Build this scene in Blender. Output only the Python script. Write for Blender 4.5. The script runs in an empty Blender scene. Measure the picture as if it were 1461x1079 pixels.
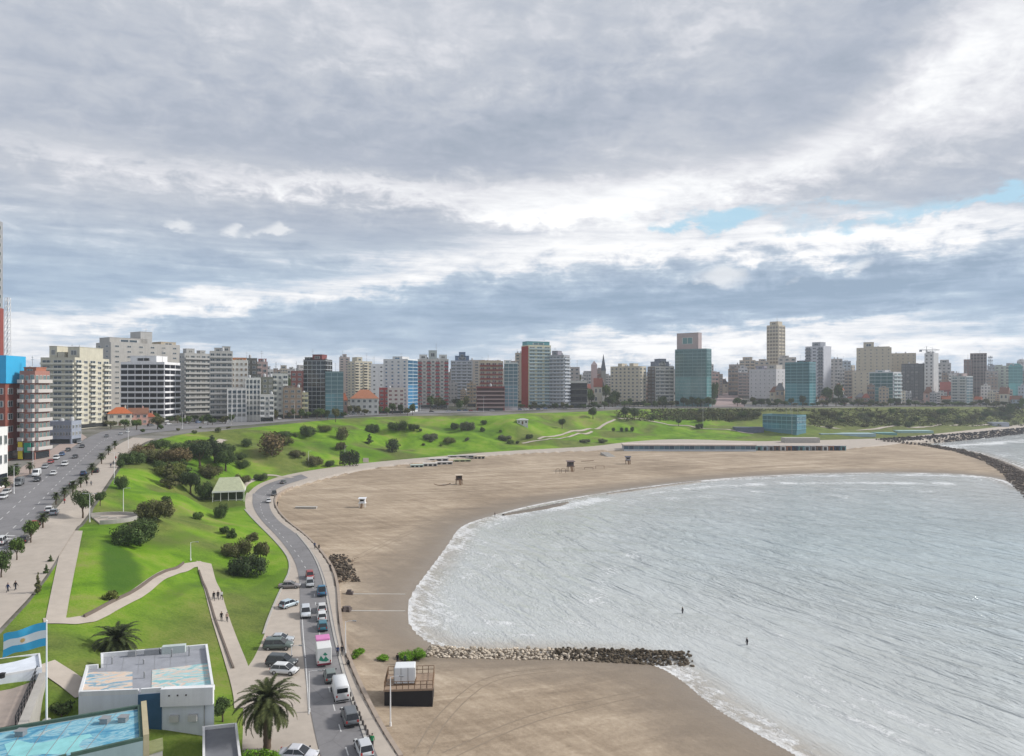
import bpy, bmesh, math, random
import numpy as np
from mathutils import Vector, Matrix, Euler
random.seed(7); RNG = np.random.default_rng(11)
sc = bpy.context.scene
COL = sc.collection
R = math.radians

# ------------------------------------------------------------------ camera, sky, sun, exposure
F, CX, YH, HC = 1015.0, 730.5, 548.0, 46.0          # focal length and horizon as read off the photograph, camera height above the sea
cam = bpy.data.cameras.new('camera'); cam_o = bpy.data.objects.new('camera', cam); COL.objects.link(cam_o)
cam.sensor_width = 36.0; cam.lens = 36.0*F/1461.0; cam.shift_y = (YH-539.5)/1461.0
cam.clip_start = 0.5; cam.clip_end = 60000
cam_o.location = (0, 0, HC); cam_o.rotation_euler = (R(90), 0, 0)
sc.camera = cam_o
sc.view_settings.view_transform = 'Standard'; sc.view_settings.look = 'None'
sc.view_settings.exposure = 0.24; sc.view_settings.gamma = 1.0
sc.cycles.max_bounces = 6; sc.cycles.diffuse_bounces = 3; sc.cycles.glossy_bounces = 3
sc.cycles.transparent_max_bounces = 6; sc.cycles.volume_bounces = 1; sc.cycles.sample_clamp_indirect = 6
sc.cycles.use_denoising = True

SUN_AZ, SUN_EL = 80.0, 34.0                          # degrees clockwise from straight ahead, and above the horizon
sun = bpy.data.lights.new('sun', 'SUN'); sun_o = bpy.data.objects.new('sun', sun); COL.objects.link(sun_o)
sun.energy = 3.3; sun.angle = R(10); sun.color = (1.0, 0.96, 0.90)
sd = Vector((math.sin(R(SUN_AZ))*math.cos(R(SUN_EL)), math.cos(R(SUN_AZ))*math.cos(R(SUN_EL)), math.sin(R(SUN_EL))))
sun_o.rotation_euler = sd.to_track_quat('Z', 'Y').to_euler(); sun_o.location = (200, 100, 300)

class X:                                             # a node socket one can do arithmetic with
    def __init__(s, t, k): s.t, s.k = t, k
    def op(s, o, a, *more):
        n = s.t.nodes.new('ShaderNodeMath'); n.operation = o
        for i, v in enumerate((a,)+more):
            if isinstance(v, X): s.t.links.new(v.k, n.inputs[i])
            else: n.inputs[i].default_value = v
        return X(s.t, n.outputs[0])
    def __add__(s, o): return s.op('ADD', s, o)
    __radd__ = __add__
    def __mul__(s, o): return s.op('MULTIPLY', s, o)
    __rmul__ = __mul__
    def __sub__(s, o): return s.op('SUBTRACT', s, o)
    def __rsub__(s, o): return s.op('SUBTRACT', o, s)
    def __truediv__(s, o): return s.op('DIVIDE', s, o)
    def f(s, name, *a): return s.op(name, s, *a)
    def smooth(s, a, b):
        n = s.t.nodes.new('ShaderNodeMapRange'); n.interpolation_type = 'SMOOTHSTEP'
        s.t.links.new(s.k, n.inputs[0]); n.inputs[1].default_value = a; n.inputs[2].default_value = b
        n.inputs[3].default_value = 0; n.inputs[4].default_value = 1
        return X(s.t, n.outputs[0])

def vec(t, x, y, z):
    n = t.nodes.new('ShaderNodeCombineXYZ')
    for i, v in enumerate((x, y, z)):
        if isinstance(v, X): t.links.new(v.k, n.inputs[i])
        else: n.inputs[i].default_value = v
    return n.outputs[0]

def noise(t, v, scale, detail=4, rough=0.55, dist=0.0, col=False):
    n = t.nodes.new('ShaderNodeTexNoise'); n.inputs['Scale'].default_value = scale
    n.inputs['Detail'].default_value = detail; n.inputs['Roughness'].default_value = rough
    n.inputs['Distortion'].default_value = dist
    if v is not None: t.links.new(v, n.inputs['Vector'])
    return X(t, n.outputs[0])

def ramp(t, fac, stops):
    n = t.nodes.new('ShaderNodeValToRGB'); e = n.color_ramp.elements
    while len(e) < len(stops): e.new(0.5)
    for el, (p, c) in zip(e, stops): el.position = p; el.color = (*c, 1)
    t.links.new(fac.k, n.inputs[0])
    return n.outputs[0]

def mixc(t, fac, a, b, mode='MIX'):
    n = t.nodes.new('ShaderNodeMix'); n.data_type = 'RGBA'; n.blend_type = mode
    for i, v in ((0, fac), (6, a), (7, b)):
        if isinstance(v, X): t.links.new(v.k, n.inputs[i])
        elif isinstance(v, bpy.types.NodeSocket): t.links.new(v, n.inputs[i])
        elif isinstance(v, tuple): n.inputs[i].default_value = (*v, 1)
        else: n.inputs[i].default_value = v
    return n.outputs[2]

world = bpy.data.worlds.new('World'); sc.world = world; world.use_nodes = True
wt = world.node_tree; wt.nodes.clear()
def build_sky(t):
    out = t.nodes.new('ShaderNodeOutputWorld'); bg = t.nodes.new('ShaderNodeBackground')
    bg.inputs['Strength'].default_value = 0.092
    t.links.new(bg.outputs[0], out.inputs[0])
    sky = t.nodes.new('ShaderNodeTexSky'); sky.sky_type = 'NISHITA'; sky.sun_disc = False
    sky.sun_elevation = R(SUN_EL); sky.sun_rotation = R(SUN_AZ)
    tc = t.nodes.new('ShaderNodeTexCoord'); sp = t.nodes.new('ShaderNodeSeparateXYZ')
    t.links.new(tc.outputs['Generated'], sp.inputs[0])
    x, y, z = (X(t, sp.outputs[i]) for i in range(3))
    az = x.op('ARCTAN2', x, y); el = z.f('ARCSINE')
    zz = z.f('MAXIMUM', 0.0) + 0.075
    px, py = x/zz, y/zz                               # the cloud deck seen in perspective, as a flat layer far overhead
    deck = vec(t, px, py, 0.0)
    tilt = vec(t, px*0.55+py*0.25, py*1.0-px*0.35, 3.1)
    n1 = noise(t, tilt, 0.75, 9, 0.58, 0.25)
    n2 = noise(t, deck, 2.3, 9, 0.6, 0.2)
    low = noise(t, vec(t, az*3.0, el*13.0, 5.0), 3.0, 10, 0.6, 0.2)
    puff = noise(t, vec(t, az*9.0, el*15.0, 1.7), 2.0, 7, 0.6, 0.2)
    fine = noise(t, vec(t, az*5.0, el*9.0, 8.3), 4.0, 10, 0.62, 0.35)
    wa = az + (n1-0.5)*0.16 + (fine-0.5)*0.12
    we = el + (n2-0.5)*0.05 + (fine-0.5)*0.085
    def blobs(rows, a, e):
        tot = None
        for (bx, by, sx, sy, rot, amp) in rows:
            u = (bx-CX)/F; v = (YH-by)/F
            a0 = math.atan(u); e0 = math.atan(v/math.sqrt(1+u*u)); c, s = math.cos(R(rot)), math.sin(R(rot))
            da, de = a-a0, e-e0
            p = (da*c + de*s)*(F/sx); q = (de*c - da*s)*(F/sy)
            g = ((p*p+q*q)*-0.5).f('EXPONENT')*amp
            tot = g if tot is None else tot+g
        return tot
    B = blobs(SKY_LIGHT, wa, we)
    hi = el.smooth(0.05, 0.20)
    tex = (n1-0.5)*0.85*hi + (n2-0.5)*0.34*hi + (low-0.5)*(1.0-hi)*1.15 + (fine-0.5)*0.56
    thin = noise(t, vec(t, az*3.2+el*2.0, el*34.0, 2.0), 2.6, 10, 0.62, 0.35)
    wisp = noise(t, vec(t, px*0.9+py*0.5, py*1.5-px*0.6, 7.7), 4.2, 10, 0.66, 0.5)
    tex = tex + (thin-0.5)*(1.0-el.smooth(0.14, 0.30))*0.85 + (wisp-0.5)*el.smooth(0.12, 0.25)*0.50
    B = B*0.92 + tex + 0.485
    cloud = ramp(t, B, [(0.0, (0.33, 0.38, 0.46)), (0.26, (0.42, 0.46, 0.54)), (0.46, (0.515, 0.545, 0.605)),
                        (0.64, (0.68, 0.69, 0.735)), (0.84, (0.87, 0.88, 0.90)), (1.0, (1.0, 1.0, 1.0))])
    lowt = (1.0-el.smooth(0.10, 0.26))*(1.0-B.smooth(0.45, 0.85))
    cloud = mixc(t, lowt*0.8, cloud, mixc(t, 1.0, cloud, (0.80, 0.98, 1.10), 'MULTIPLY'))
    gap = (blobs(SKY_GAP, az+(puff-0.5)*0.13+(fine-0.5)*0.08, el+(fine-0.5)*0.07+(low-0.5)*0.05)+(fine-0.5)*1.3+(n2-0.5)*0.5).smooth(0.35, 1.15)
    blue = mixc(t, 0.75, sky.outputs[0], (4.2, 7.0, 8.6))
    c10 = mixc(t, 1.0, cloud, (10.0, 10.0, 10.0), 'MULTIPLY')
    c = mixc(t, gap*0.85, c10, blue)
    cum = (blobs(SKY_PUFF, az+(puff-0.5)*0.05+(fine-0.5)*0.04, el+(puff-0.5)*0.03+(fine-0.5)*0.035)+(fine-0.5)*0.5).smooth(0.3, 0.95)
    c = mixc(t, cum*0.6, c, (9.3, 9.3, 9.3))
    t.links.new(c, bg.inputs[0])
# light and dark parts of the deck by direction: (x, y, half-widths, tilt, amount); directions are read off the photograph
SKY_LIGHT = [
    (250, 150, 330, 95, 0, -0.06), (150, 200, 260, 40, 3, -0.10), (450, 215, 200, 40, 0, -0.12), (700, 215, 120, 60, 20, -0.22), (850, 140, 130, 55, 28, -0.12),
    (560, 60, 160, 40, 0, 0.10), (900, 40, 130, 30, 20, 0.13), (1120, 90, 130, 60, 30, -0.10),
    (1365, 115, 90, 44, 25, 0.30), (1150, 215, 60, 18, 25, 0.16), (1010, 30, 70, 25, 20, 0.16), (1445, 20, 60, 50, 0, 0.16), (1250, 60, 110, 35, 28, -0.14), (1290, 205, 150, 22, 22, -0.12), (1180, 150, 60, 25, 25, -0.10), (1400, 250, 60, 25, 0, -0.20), (1230, 195, 90, 30, 30, 0.05), (1050, 235, 160, 30, 15, -0.06),
    (500, 262, 330, 13, 0, 0.36), (760, 302, 175, 16, -4, 0.40), (960, 275, 175, 20, 8, 0.38), (1180, 338, 330, 14, 0, 0.42),
    (150, 290, 150, 30, 0, 0.06), (100, 370, 260, 38, 0, -0.16), (470, 325, 150, 26, 0, -0.14), (640, 370, 190, 20, 0, 0.28), (420, 420, 190, 13, 9, 0.30), (180, 450, 190, 12, 9, 0.36),
    (600, 452, 260, 28, 2, -0.22), (880, 440, 150, 30, 0, -0.25), (1150, 420, 210, 22, 0, -0.26), (1380, 395, 150, 34, 0, -0.34), (1300, 350, 200, 16, 0, 0.28),
    (1290, 440, 60, 10, 12, 0.38), (1020, 480, 160, 16, 0, 0.32), (1330, 485, 190, 18, 0, 0.36), (870, 495, 100, 16, 0, 0.34), (330, 520, 260, 14, 0, 0.20), (60, 500, 120, 12, 0, 0.25), (420, 490, 160, 14, 0, -0.12)]
SKY_GAP = [(1050, 312, 45, 12, 8, 1.0), (985, 312, 34, 9, 0, 0.8), (1320, 298, 130, 12, 2, 0.9), (1200, 286, 40, 6, 0, 0.65), (1440, 280, 40, 8, 0, 0.6), (890, 305, 20, 7, 0, 0.55), (1450, 485, 25, 6, 0, 0.5)]
SKY_PUFF = [(265, 319, 20, 6, 0, 0.8), (333, 328, 9, 6, 0, 0.75), (392, 328, 26, 6, 4, 0.8), (404, 318, 9, 6, 0, 0.5), (1022, 399, 40, 9, 0, 0.8), (1036, 386, 20, 7, 0, 0.6), (1224, 381, 14, 6, 12, 0.8), (1130, 403, 10, 5, 30, 0.5)]
build_sky(wt)
world.cycles.sampling_method = 'MANUAL'; world.cycles.sample_map_resolution = 1024

# ------------------------------------------------------------------ from photograph readings to places in the world
def P(px, py, z):                                     # the point at height z seen at a reading
    d = F*(HC-z)/(py-YH); return ((px-CX)/F*d, d)
def W3(rows): return np.array([[*P(a, b, z), z] for a, b, z in rows])
def resample(p, n):
    p = np.asarray(p, float); s = np.r_[0, np.cumsum(np.linalg.norm(np.diff(p[:, :2], axis=0), axis=1))]
    t = np.linspace(0, s[-1], n); return np.stack([np.interp(t, s, p[:, k]) for k in range(p.shape[1])], 1)
def smooth_line(p, n, it=3):
    p = np.asarray(p, float)
    for _ in range(it):
        q = [p[0]]
        for a, b in zip(p[:-1], p[1:]): q += [a*.75+b*.25, a*.25+b*.75]
        p = np.array(q+[p[-1]])
    return resample(p, n)

# shoreline (z 0), sea wall (z 3), foot of the grass slope, upper edge of the slope
LINE_S = smooth_line(W3([(1135,1079,0),(1065,1040,0),(1010,1005,0),(965,965,0),(930,948,0),(880,936,0),(700,930,0),(620,925,0),(585,900,0),(578,875,0),(584,848,0),(612,812,0),(640,775,0),
    (655,750,0),(700,736,0),(760,720,0),(830,708,0),(900,697,0),(1000,685,0),(1100,678,0),(1200,675,0),(1300,674,0),(1420,679,0),(1462,700,0)]), 170, 2)
LINE_S = np.vstack([[[60,40,0],[40,75,0]], LINE_S, [[230,286,0],[240,298,0],[P(1475,675,0)[0],P(1475,675,0)[1],0]],
    W3([(1461,669,0),(1428,656,0),(1395,646,0),(1340,636.5,0),(1285,633,0),(1330,632,0),(1400,625,0),(1461,617,0),(1560,606,0)]), [[1500,1100,0],[3000,1600,0]]])
LINE_W = smooth_line(W3([(572,1079,3.6),(540,1030,3.6),(510,970,3.4),(492,925,3.2),(485,880,3),(482,830,3),(470,800,3),(440,765,3),(407,742,3),(393,723,3),(392,708,3),(410,696,3),(452,685,3),
    (505,671,3),(580,661,3),(640,655,3),(700,649,3),(790,644,3),(880,641,3),(1050,641,3),(1210,640,3),(1258,635,3),(1290,631,3)]), 140, 2)
LINE_W = np.vstack([[[-6,30,3.6]], LINE_W, W3([(1400,618,3),(1461,611,3),(1560,602,3)]), [[1400,1100,3],[3000,1700,3]]])
LINE_A = smooth_line(W3([(345,1079,4),(348,1010,4),(342,965,4),(362,942,4),(378,905,3.8),(385,880,3.5),(400,845,3.2),(419,806,3),(398,777,3),(362,742,3),(348,725,3.2),(352,704,3.2),
    (372,688,3.2),(418,675,3.2),(500,663,3.2),(560,657,3.2),(640,650,3.2),(700,645,3.2),(770,641,3.2),(850,637,3.2),(890,631,3.5),(960,626,3.5),(1075,630,3.2),(1120,629,3.2),(1180,628,3.2),(1280,625,3.2)]), 130, 2)
LINE_A = np.vstack([[[-24,30,4]], LINE_A, W3([(1400,612,3.5),(1461,605,3.5),(1560,596,3.5)]), [[1350,1150,4],[3000,1850,4]]])
LINE_B = smooth_line(W3([(0,905,12),(60,840,12.6),(105,765,13.6),(152,700,15.2),(180,655,17),(207,632,19),(262,618,20.2),(330,613,20.8),(400,606,21),(480,598,21.5),(560,594,21.5),(640,593,21.5),
    (700,594,21.5),(740,590,21.5),(830,588,22),(900,584,22),(1000,583,22),(1100,583,22),(1200,582,22),(1300,580.5,22),(1461,580.5,21)]), 90, 2)
LINE_B = np.vstack([[[-160,20,10],[-82,70,11]], LINE_B, [[900,820,19],[1300,1200,16],[3000,2000,14]]])
FAR = [[3000,6000,0],[-3000,6000,0],[-3000,10,0],[-170,10,0]]
class Region:
    def __init__(s, line, extra=FAR):
        s.line = np.asarray(line, float); s.poly = np.vstack([s.line, np.asarray(extra, float)])[:, :2]
    def inside(s, p):
        x, y = p[:, 0], p[:, 1]; c = np.zeros(len(p), bool)
        a = s.poly; b = np.roll(a, -1, 0)
        for (x0, y0), (x1, y1) in zip(a, b):
            if y0 == y1: continue
            k = (y0 > y) != (y1 > y)
            c ^= k & (x < (x1-x0)*(y-y0)/(y1-y0)+x0)
        return c
    def sdist(s, p):                                   # signed distance to the line (+ inside) and the height of its nearest point
        best = np.full(len(p), 1e18); z = np.zeros(len(p))
        L = s.line
        for a, b in zip(L[:-1], L[1:]):
            d = b[:2]-a[:2]; l2 = max(d@d, 1e-9)
            t = np.clip(((p-a[:2])@d)/l2, 0, 1)
            q = p-(a[:2]+t[:, None]*d); e = (q*q).sum(1)
            k = e < best; best[k] = e[k]; z[k] = (a[2]+t*(b[2]-a[2]))[k]
        return np.sqrt(best)*np.where(s.inside(p), 1, -1), z
RS, RW, RA, RB = Region(LINE_S), Region(LINE_W), Region(LINE_A), Region(LINE_B)
def sm(t): t = np.clip(t, 0, 1); return t*t*(3-2*t)
def vnoise(p, s, seed=0):                              # cheap value noise for gentle undulation
    q = p/s; i = np.floor(q).astype(int); f = q-i; f = f*f*(3-2*f)
    def h(a, b):
        n = (a*374761393+b*668265263+seed*982451653) & 0x7fffffff
        n = ((n ^ (n >> 13))*1274126177) & 0x7fffffff
        return ((n ^ (n >> 16)) & 0xffff)/65535.0
    x, y = i[:, 0], i[:, 1]
    return (h(x,y)*(1-f[:,0])+h(x+1,y)*f[:,0])*(1-f[:,1])+(h(x,y+1)*(1-f[:,0])+h(x+1,y+1)*f[:,0])*f[:,1]-0.5
PADS = []                                              # level pads cut into the slope: (x, y, radius, height)
def ground(p, full=False):
    p = np.asarray(p, float).reshape(-1, 2)
    (sS, _), (sW, zW), (sA, zA), (sB, zB) = (r.sdist(p) for r in (RS, RW, RA, RB))
    rise = np.maximum(sB-70, 0)*0.05; rise = 26*np.tanh(rise/26)
    zc = zB + rise*sm((p[:, 0]+330)/160)
    t = sA/np.maximum(sA-sB, 1e-3)
    zs = zA+(zB-zA)*(0.35*np.clip(t, 0, 1)+0.65*sm(t)) + (vnoise(p, 15, 3)*4.2+vnoise(p, 37, 5)*6.0+vnoise(p, 7, 15)*1.2)*sm(4*t*(1-t))*(0.45+0.55*sm((p[:, 1]-120)/80))
    zp = zW+(zA-zW)*np.clip(sW/np.maximum(sW-sA, 1e-3), 0, 1)
    tb = sS/np.maximum(sS-sW, 1e-3)
    zb = np.clip(tb, 0, 1)**0.8*(zW-0.9)+vnoise(p, 9, 8)*0.16*sm(6*tb)+vnoise(p, 31, 9)*0.3*sm(4*tb*(1-tb))
    zu = np.maximum(sS*0.045, -4)
    z = np.where(sB > 0, zc, np.where(sA > 0, zs, np.where(sW > 0, zp, np.where(sS > 0, zb, zu))))
    cut = sm((84-p[:, 1])/9)*sm((-28-p[:, 0])/6)          # the yard of the painted building, dug into the slope
    z = np.where(sA > 0, z+(np.minimum(z, 2.6)-z)*cut, z)
    for (x, y, r, h) in PADS:
        d = np.hypot(p[:, 0]-x, p[:, 1]-y); k = 1-sm((d-r)/(r*0.6)); z = z+(h-z)*k
    return (z, sS, sW, sA, sB) if full else z
PADS += [(-105.5, 263, 9, 4.6), (-97.5, 171.5, 8, 13.4)]
GD = [48.0]
while GD[-1] < 2600: GD.append(GD[-1]*(1.0075 if GD[-1] < 900 else 1.05))
GD = np.array(GD); GU = np.linspace(-1.0, 1.0, 380)
_DD, _UU = np.meshgrid(GD, GU, indexing='ij'); GP = np.stack([(_UU*_DD).ravel(), _DD.ravel()], 1)
GRID = ground(GP, True); GZ = GRID[0].reshape(_DD.shape)
def gzs(p):                                            # height on the built ground (same cells as its mesh)
    p = np.asarray(p, float).reshape(-1, 2); u = np.clip((p[:, 0]/p[:, 1]+1)/2*(len(GU)-1), 0, len(GU)-1.001)
    r = np.interp(p[:, 1], GD, np.arange(len(GD))); r = np.clip(r, 0, len(GD)-1.001)
    i, j = r.astype(int), u.astype(int); a, b = r-i, u-j
    return (GZ[i,j]*(1-b)+GZ[i,j+1]*b)*(1-a)+(GZ[i+1,j]*(1-b)+GZ[i+1,j+1]*b)*a
_D = np.r_[np.linspace(55, 300, 600), np.linspace(301, 1500, 900)]
def G(px, py, lift=0.0):                               # where the sight line through a reading meets the ground
    u, v = (px-CX)/F, (YH-py)/F
    ray = HC+v*_D; g = gzs(np.stack([u*_D, _D], 1))+lift
    k = np.nonzero(ray <= g)[0]
    if len(k) == 0: d = _D[-1]
    else:
        k = k[0]
        if k == 0: d = _D[0]
        else:
            a, b = ray[k-1]-g[k-1], ray[k]-g[k]; d = _D[k-1]+(_D[k]-_D[k-1])*a/(a-b)
    return Vector((u*d, d, HC+v*d))
def gz(x, y): return float(gzs([[x, y]])[0])

# ------------------------------------------------------------------ object helpers
def tag(o, label=None, cat=None, group=None, kind=None):
    if label: o['label'] = label
    if cat: o['category'] = cat
    if group: o['group'] = group
    if kind: o['kind'] = kind
    return o
def link(name, me, parent=None, loc=None, rz=0.0, color=None, scale=None):
    o = bpy.data.objects.new(name, me); COL.objects.link(o)
    if parent is not None: o.parent = parent
    if loc is not None: o.location = loc
    if rz: o.rotation_euler = (0, 0, rz)
    if scale is not None: o.scale = scale
    if color is not None: o.color = (*color[:3], 1)
    return o
def empty(name, loc, rz=0.0):
    o = bpy.data.objects.new(name, None); COL.objects.link(o); o.location = loc; o.rotation_euler = (0, 0, rz)
    o.empty_display_size = 0.3; return o
class MB:
    def __init__(s): s.v, s.f, s.m, s.s = [], [], [], []
    def add(s, v, f, m=0, smooth=False):
        b = len(s.v); s.v += [tuple(q) for q in v]
        for q in f: s.f.append(tuple(b+i for i in q)); s.m.append(m); s.s.append(smooth)
    def box(s, x0, y0, z0, x1, y1, z1, m=0):
        s.add([(x0,y0,z0),(x1,y0,z0),(x1,y1,z0),(x0,y1,z0),(x0,y0,z1),(x1,y0,z1),(x1,y1,z1),(x0,y1,z1)],
              [(3,2,1,0),(4,5,6,7),(0,1,5,4),(1,2,6,5),(2,3,7,6),(3,0,4,7)], m)
    def prism(s, pts, z0, z1, m=0, mt=None):
        n = len(pts); a = sum(pts[i][0]*pts[(i+1)%n][1]-pts[(i+1)%n][0]*pts[i][1] for i in range(n))
        if a < 0: pts = pts[::-1]
        v = [(x, y, z0) for x, y in pts]+[(x, y, z1) for x, y in pts]
        s.add(v, [(i, (i+1)%n, n+(i+1)%n, n+i) for i in range(n)]+[tuple(range(n-1, -1, -1))], m)
        s.add([(x, y, z1) for x, y in pts], [tuple(range(n))], m if mt is None else mt)
    def tube(s, pts, rad, n=6, m=0, cap=True):
        pts = [Vector(p) for p in pts]; rad = rad if hasattr(rad, '__len__') else [rad]*len(pts)
        vs, fs = [], []
        for i, p in enumerate(pts):
            d = (pts[min(i+1, len(pts)-1)]-pts[max(i-1, 0)]).normalized()
            a = d.cross(Vector((0.31, 0.87, 0.39)) if abs(d.z) > .6 else Vector((0, 0, 1))).normalized(); b = d.cross(a)
            vs += [p+(a*math.cos(2*math.pi*k/n)+b*math.sin(2*math.pi*k/n))*rad[i] for k in range(n)]
        for i in range(len(pts)-1):
            fs += [(i*n+k, (i+1)*n+k, (i+1)*n+(k+1)%n, i*n+(k+1)%n) for k in range(n)]
        s.add(vs, fs, m, True)
        if cap: s.add(vs[:n], [tuple(range(n))], m); s.add(vs[-n:], [tuple(range(n-1, -1, -1))], m)
    def mesh(s, name, mats):
        me = bpy.data.meshes.new(name); me.from_pydata(s.v, [], s.f)
        for m in mats if isinstance(mats, (list, tuple)) else [mats]: me.materials.append(m)
        me.polygons.foreach_set('material_index', s.m); me.polygons.foreach_set('use_smooth', s.s)
        me.update(); return me
    def build(s, name, mats, parent=None, loc=None, rz=0.0, color=None):
        return link(name, s.mesh(name, mats), parent, loc, rz, color)
def np_mesh(name, v, quads, mats, attrs=None, smooth=True):
    me = bpy.data.meshes.new(name); v = np.asarray(v, np.float32)
    q = [list(f) for f in quads] if not isinstance(quads, np.ndarray) else None
    if q is None:
        me.vertices.add(len(v)); me.vertices.foreach_set('co', v.ravel())
        me.loops.add(quads.size); me.loops.foreach_set('vertex_index', quads.ravel().astype(np.int32))
        me.polygons.add(len(quads)); k = quads.shape[1]
        me.polygons.foreach_set('loop_start', np.arange(0, quads.size, k, dtype=np.int32))
        me.polygons.foreach_set('loop_total', np.full(len(quads), k, np.int32))
    else: me.from_pydata(v.tolist(), [], q)
    for m in mats: me.materials.append(m)
    me.update(calc_edges=True)
    for k, a in (attrs or {}).items():
        at = me.attributes.new(k, 'FLOAT', 'POINT'); at.data.foreach_set('value', np.asarray(a, np.float32))
    me.polygons.foreach_set('use_smooth', np.full(len(me.polygons), smooth))
    me.validate(); return me

# ------------------------------------------------------------------ materials
MATS = {}
def new_mat(name, rough=0.8, spec=0.3):
    m = bpy.data.materials.new(name); m.use_nodes = True; t = m.node_tree
    b = t.nodes['Principled BSDF']; b.inputs['Roughness'].default_value = rough
    b.inputs['Specular IOR Level'].default_value = spec
    MATS[name] = m; return m, t, b
def objvec(t, which='Object'): return t.nodes.new('ShaderNodeTexCoord').outputs[which]
def geovec(t): return t.nodes.new('ShaderNodeNewGeometry').outputs['Position']
def attr(t, n):
    a = t.nodes.new('ShaderNodeAttribute'); a.attribute_name = n; return X(t, a.outputs['Fac'])
def objinfo(t): return t.nodes.new('ShaderNodeObjectInfo')
def bump(t, b, h, strength, dist):
    n = t.nodes.new('ShaderNodeBump'); n.inputs['Strength'].default_value = strength; n.inputs['Distance'].default_value = dist
    t.links.new(h.k, n.inputs['Height']); t.links.new(n.outputs[0], b.inputs['Normal']); return n
def simple(name, col, rough=0.8, spec=0.3, var=0.18, scale=1.5, metal=0.0, space='Object'):
    m, t, b = new_mat(name, rough, spec); b.inputs['Metallic'].default_value = metal
    n = noise(t, objvec(t) if space == 'Object' else geovec(t), scale, 6, 0.65)
    k = (n-0.5)*(2*var)+1.0
    t.links.new(mixc(t, 1.0, col, vec(t, k, k, k), 'MULTIPLY'), b.inputs['Base Color']); return m
def painted(name, rough=0.75, spec=0.3, var=0.2, scale=0.25, streak=True):   # colour comes from the object
    m, t, b = new_mat(name, rough, spec); oi = objinfo(t)
    v = objvec(t); n = noise(t, v, scale, 6, 0.65)
    k = (n-0.5)*(2*var)+1.0
    if streak:
        mp = t.nodes.new('ShaderNodeMapping'); mp.inputs['Scale'].default_value = (1.2, 1.2, 0.07); t.links.new(v, mp.inputs[0])
        k = k*((noise(t, mp.outputs[0], 1.0, 5, 0.6)-0.5)*0.35+1.0)
    t.links.new(mixc(t, 1.0, oi.outputs['Color'], vec(t, k, k, k), 'MULTIPLY'), b.inputs['Base Color']); return m

WALL = painted('wall_paint', 0.85, 0.2)
PAINT = painted('trim_paint', 0.6, 0.3, 0.1, 1.0, False)
CARP = painted('car_paint', 0.28, 0.5, 0.06, 2.0, False)
def asphalt():
    m, t, b = new_mat('asphalt', 0.85, 0.3); v = geovec(t); a = noise(t, v, 0.12, 6, .65, .4); c = noise(t, v, 1.1, 7, .7); w = t.nodes.new('ShaderNodeTexVoronoi'); w.feature = 'DISTANCE_TO_EDGE'; w.inputs['Scale'].default_value = .16; t.links.new(v, w.inputs['Vector'])
    k = ((a-.5)*.75+(c-.5)*.45+1.0)*(X(t, w.outputs['Distance']).smooth(0.0, 0.012)*.22+.78)
    t.links.new(mixc(t, 1.0, (0.195, 0.190, 0.195), vec(t, k, k, k), 'MULTIPLY'), b.inputs['Base Color']); return m
ASPH = asphalt()
PAVE = simple('paving', (0.41, 0.36, 0.31), 0.85, 0.25, 0.22, 0.5, space='w')
CONC = simple('concrete', (0.40, 0.38, 0.35), 0.85, 0.25, 0.25, 0.7)
WHITEP = simple('white_paint', (0.72, 0.72, 0.72), 0.55, 0.3, 0.10, 1.0)
LINEP = simple('line_paint', (0.55, 0.55, 0.54), 0.7, 0.2, 0.35, 3.0, space='w')
STEEL = simple('grey_steel', (0.30, 0.31, 0.32), 0.45, 0.5, 0.15, 2.0, 0.4)
DARK = simple('dark_paint', (0.018, 0.018, 0.020), 0.6, 0.3, 0.2, 1.0)
RUBB = simple('rubber', (0.02, 0.02, 0.021), 0.85, 0.2, 0.15, 4.0)
WOOD = simple('weathered_wood', (0.16, 0.10, 0.06), 0.85, 0.2, 0.35, 1.5)
TILE = simple('roof_tile', (0.36, 0.11, 0.055), 0.85, 0.2, 0.4, 1.2)
def glass_mat(name, tint, spread):
    m, t, b = new_mat(name, 0.08, 0.6); oi = objinfo(t); r = X(t, oi.outputs['Random'])
    t.links.new(mixc(t, r.smooth(0.55, 1.0)*spread, oi.outputs['Color'], tint), b.inputs['Base Color']); return m
GLASS = glass_mat('window_glass', (0.26, 0.25, 0.22), 0.7)
CGLASS, _t, _b = new_mat('car_glass', 0.06, 0.6); _b.inputs['Base Color'].default_value = (0.015, 0.018, 0.022, 1)
def curtain(name):
    m, t, b = new_mat(name, 0.10, 0.7); oi = objinfo(t); v = objvec(t)
    br = t.nodes.new('ShaderNodeTexWhiteNoise'); br.noise_dimensions = '3D'
    sn = t.nodes.new('ShaderNodeVectorMath'); sn.operation = 'SNAP'; sn.inputs[1].default_value = (1.6, 1.6, 1.7); t.links.new(v, sn.inputs[0])
    t.links.new(sn.outputs[0], br.inputs['Vector']); w = X(t, br.outputs['Value'])
    k = w*0.9+0.45
    t.links.new(mixc(t, 1.0, oi.outputs['Color'], vec(t, k, k, k), 'MULTIPLY'), b.inputs['Base Color']); return m
CURT = curtain('curtain_glass')

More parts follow.
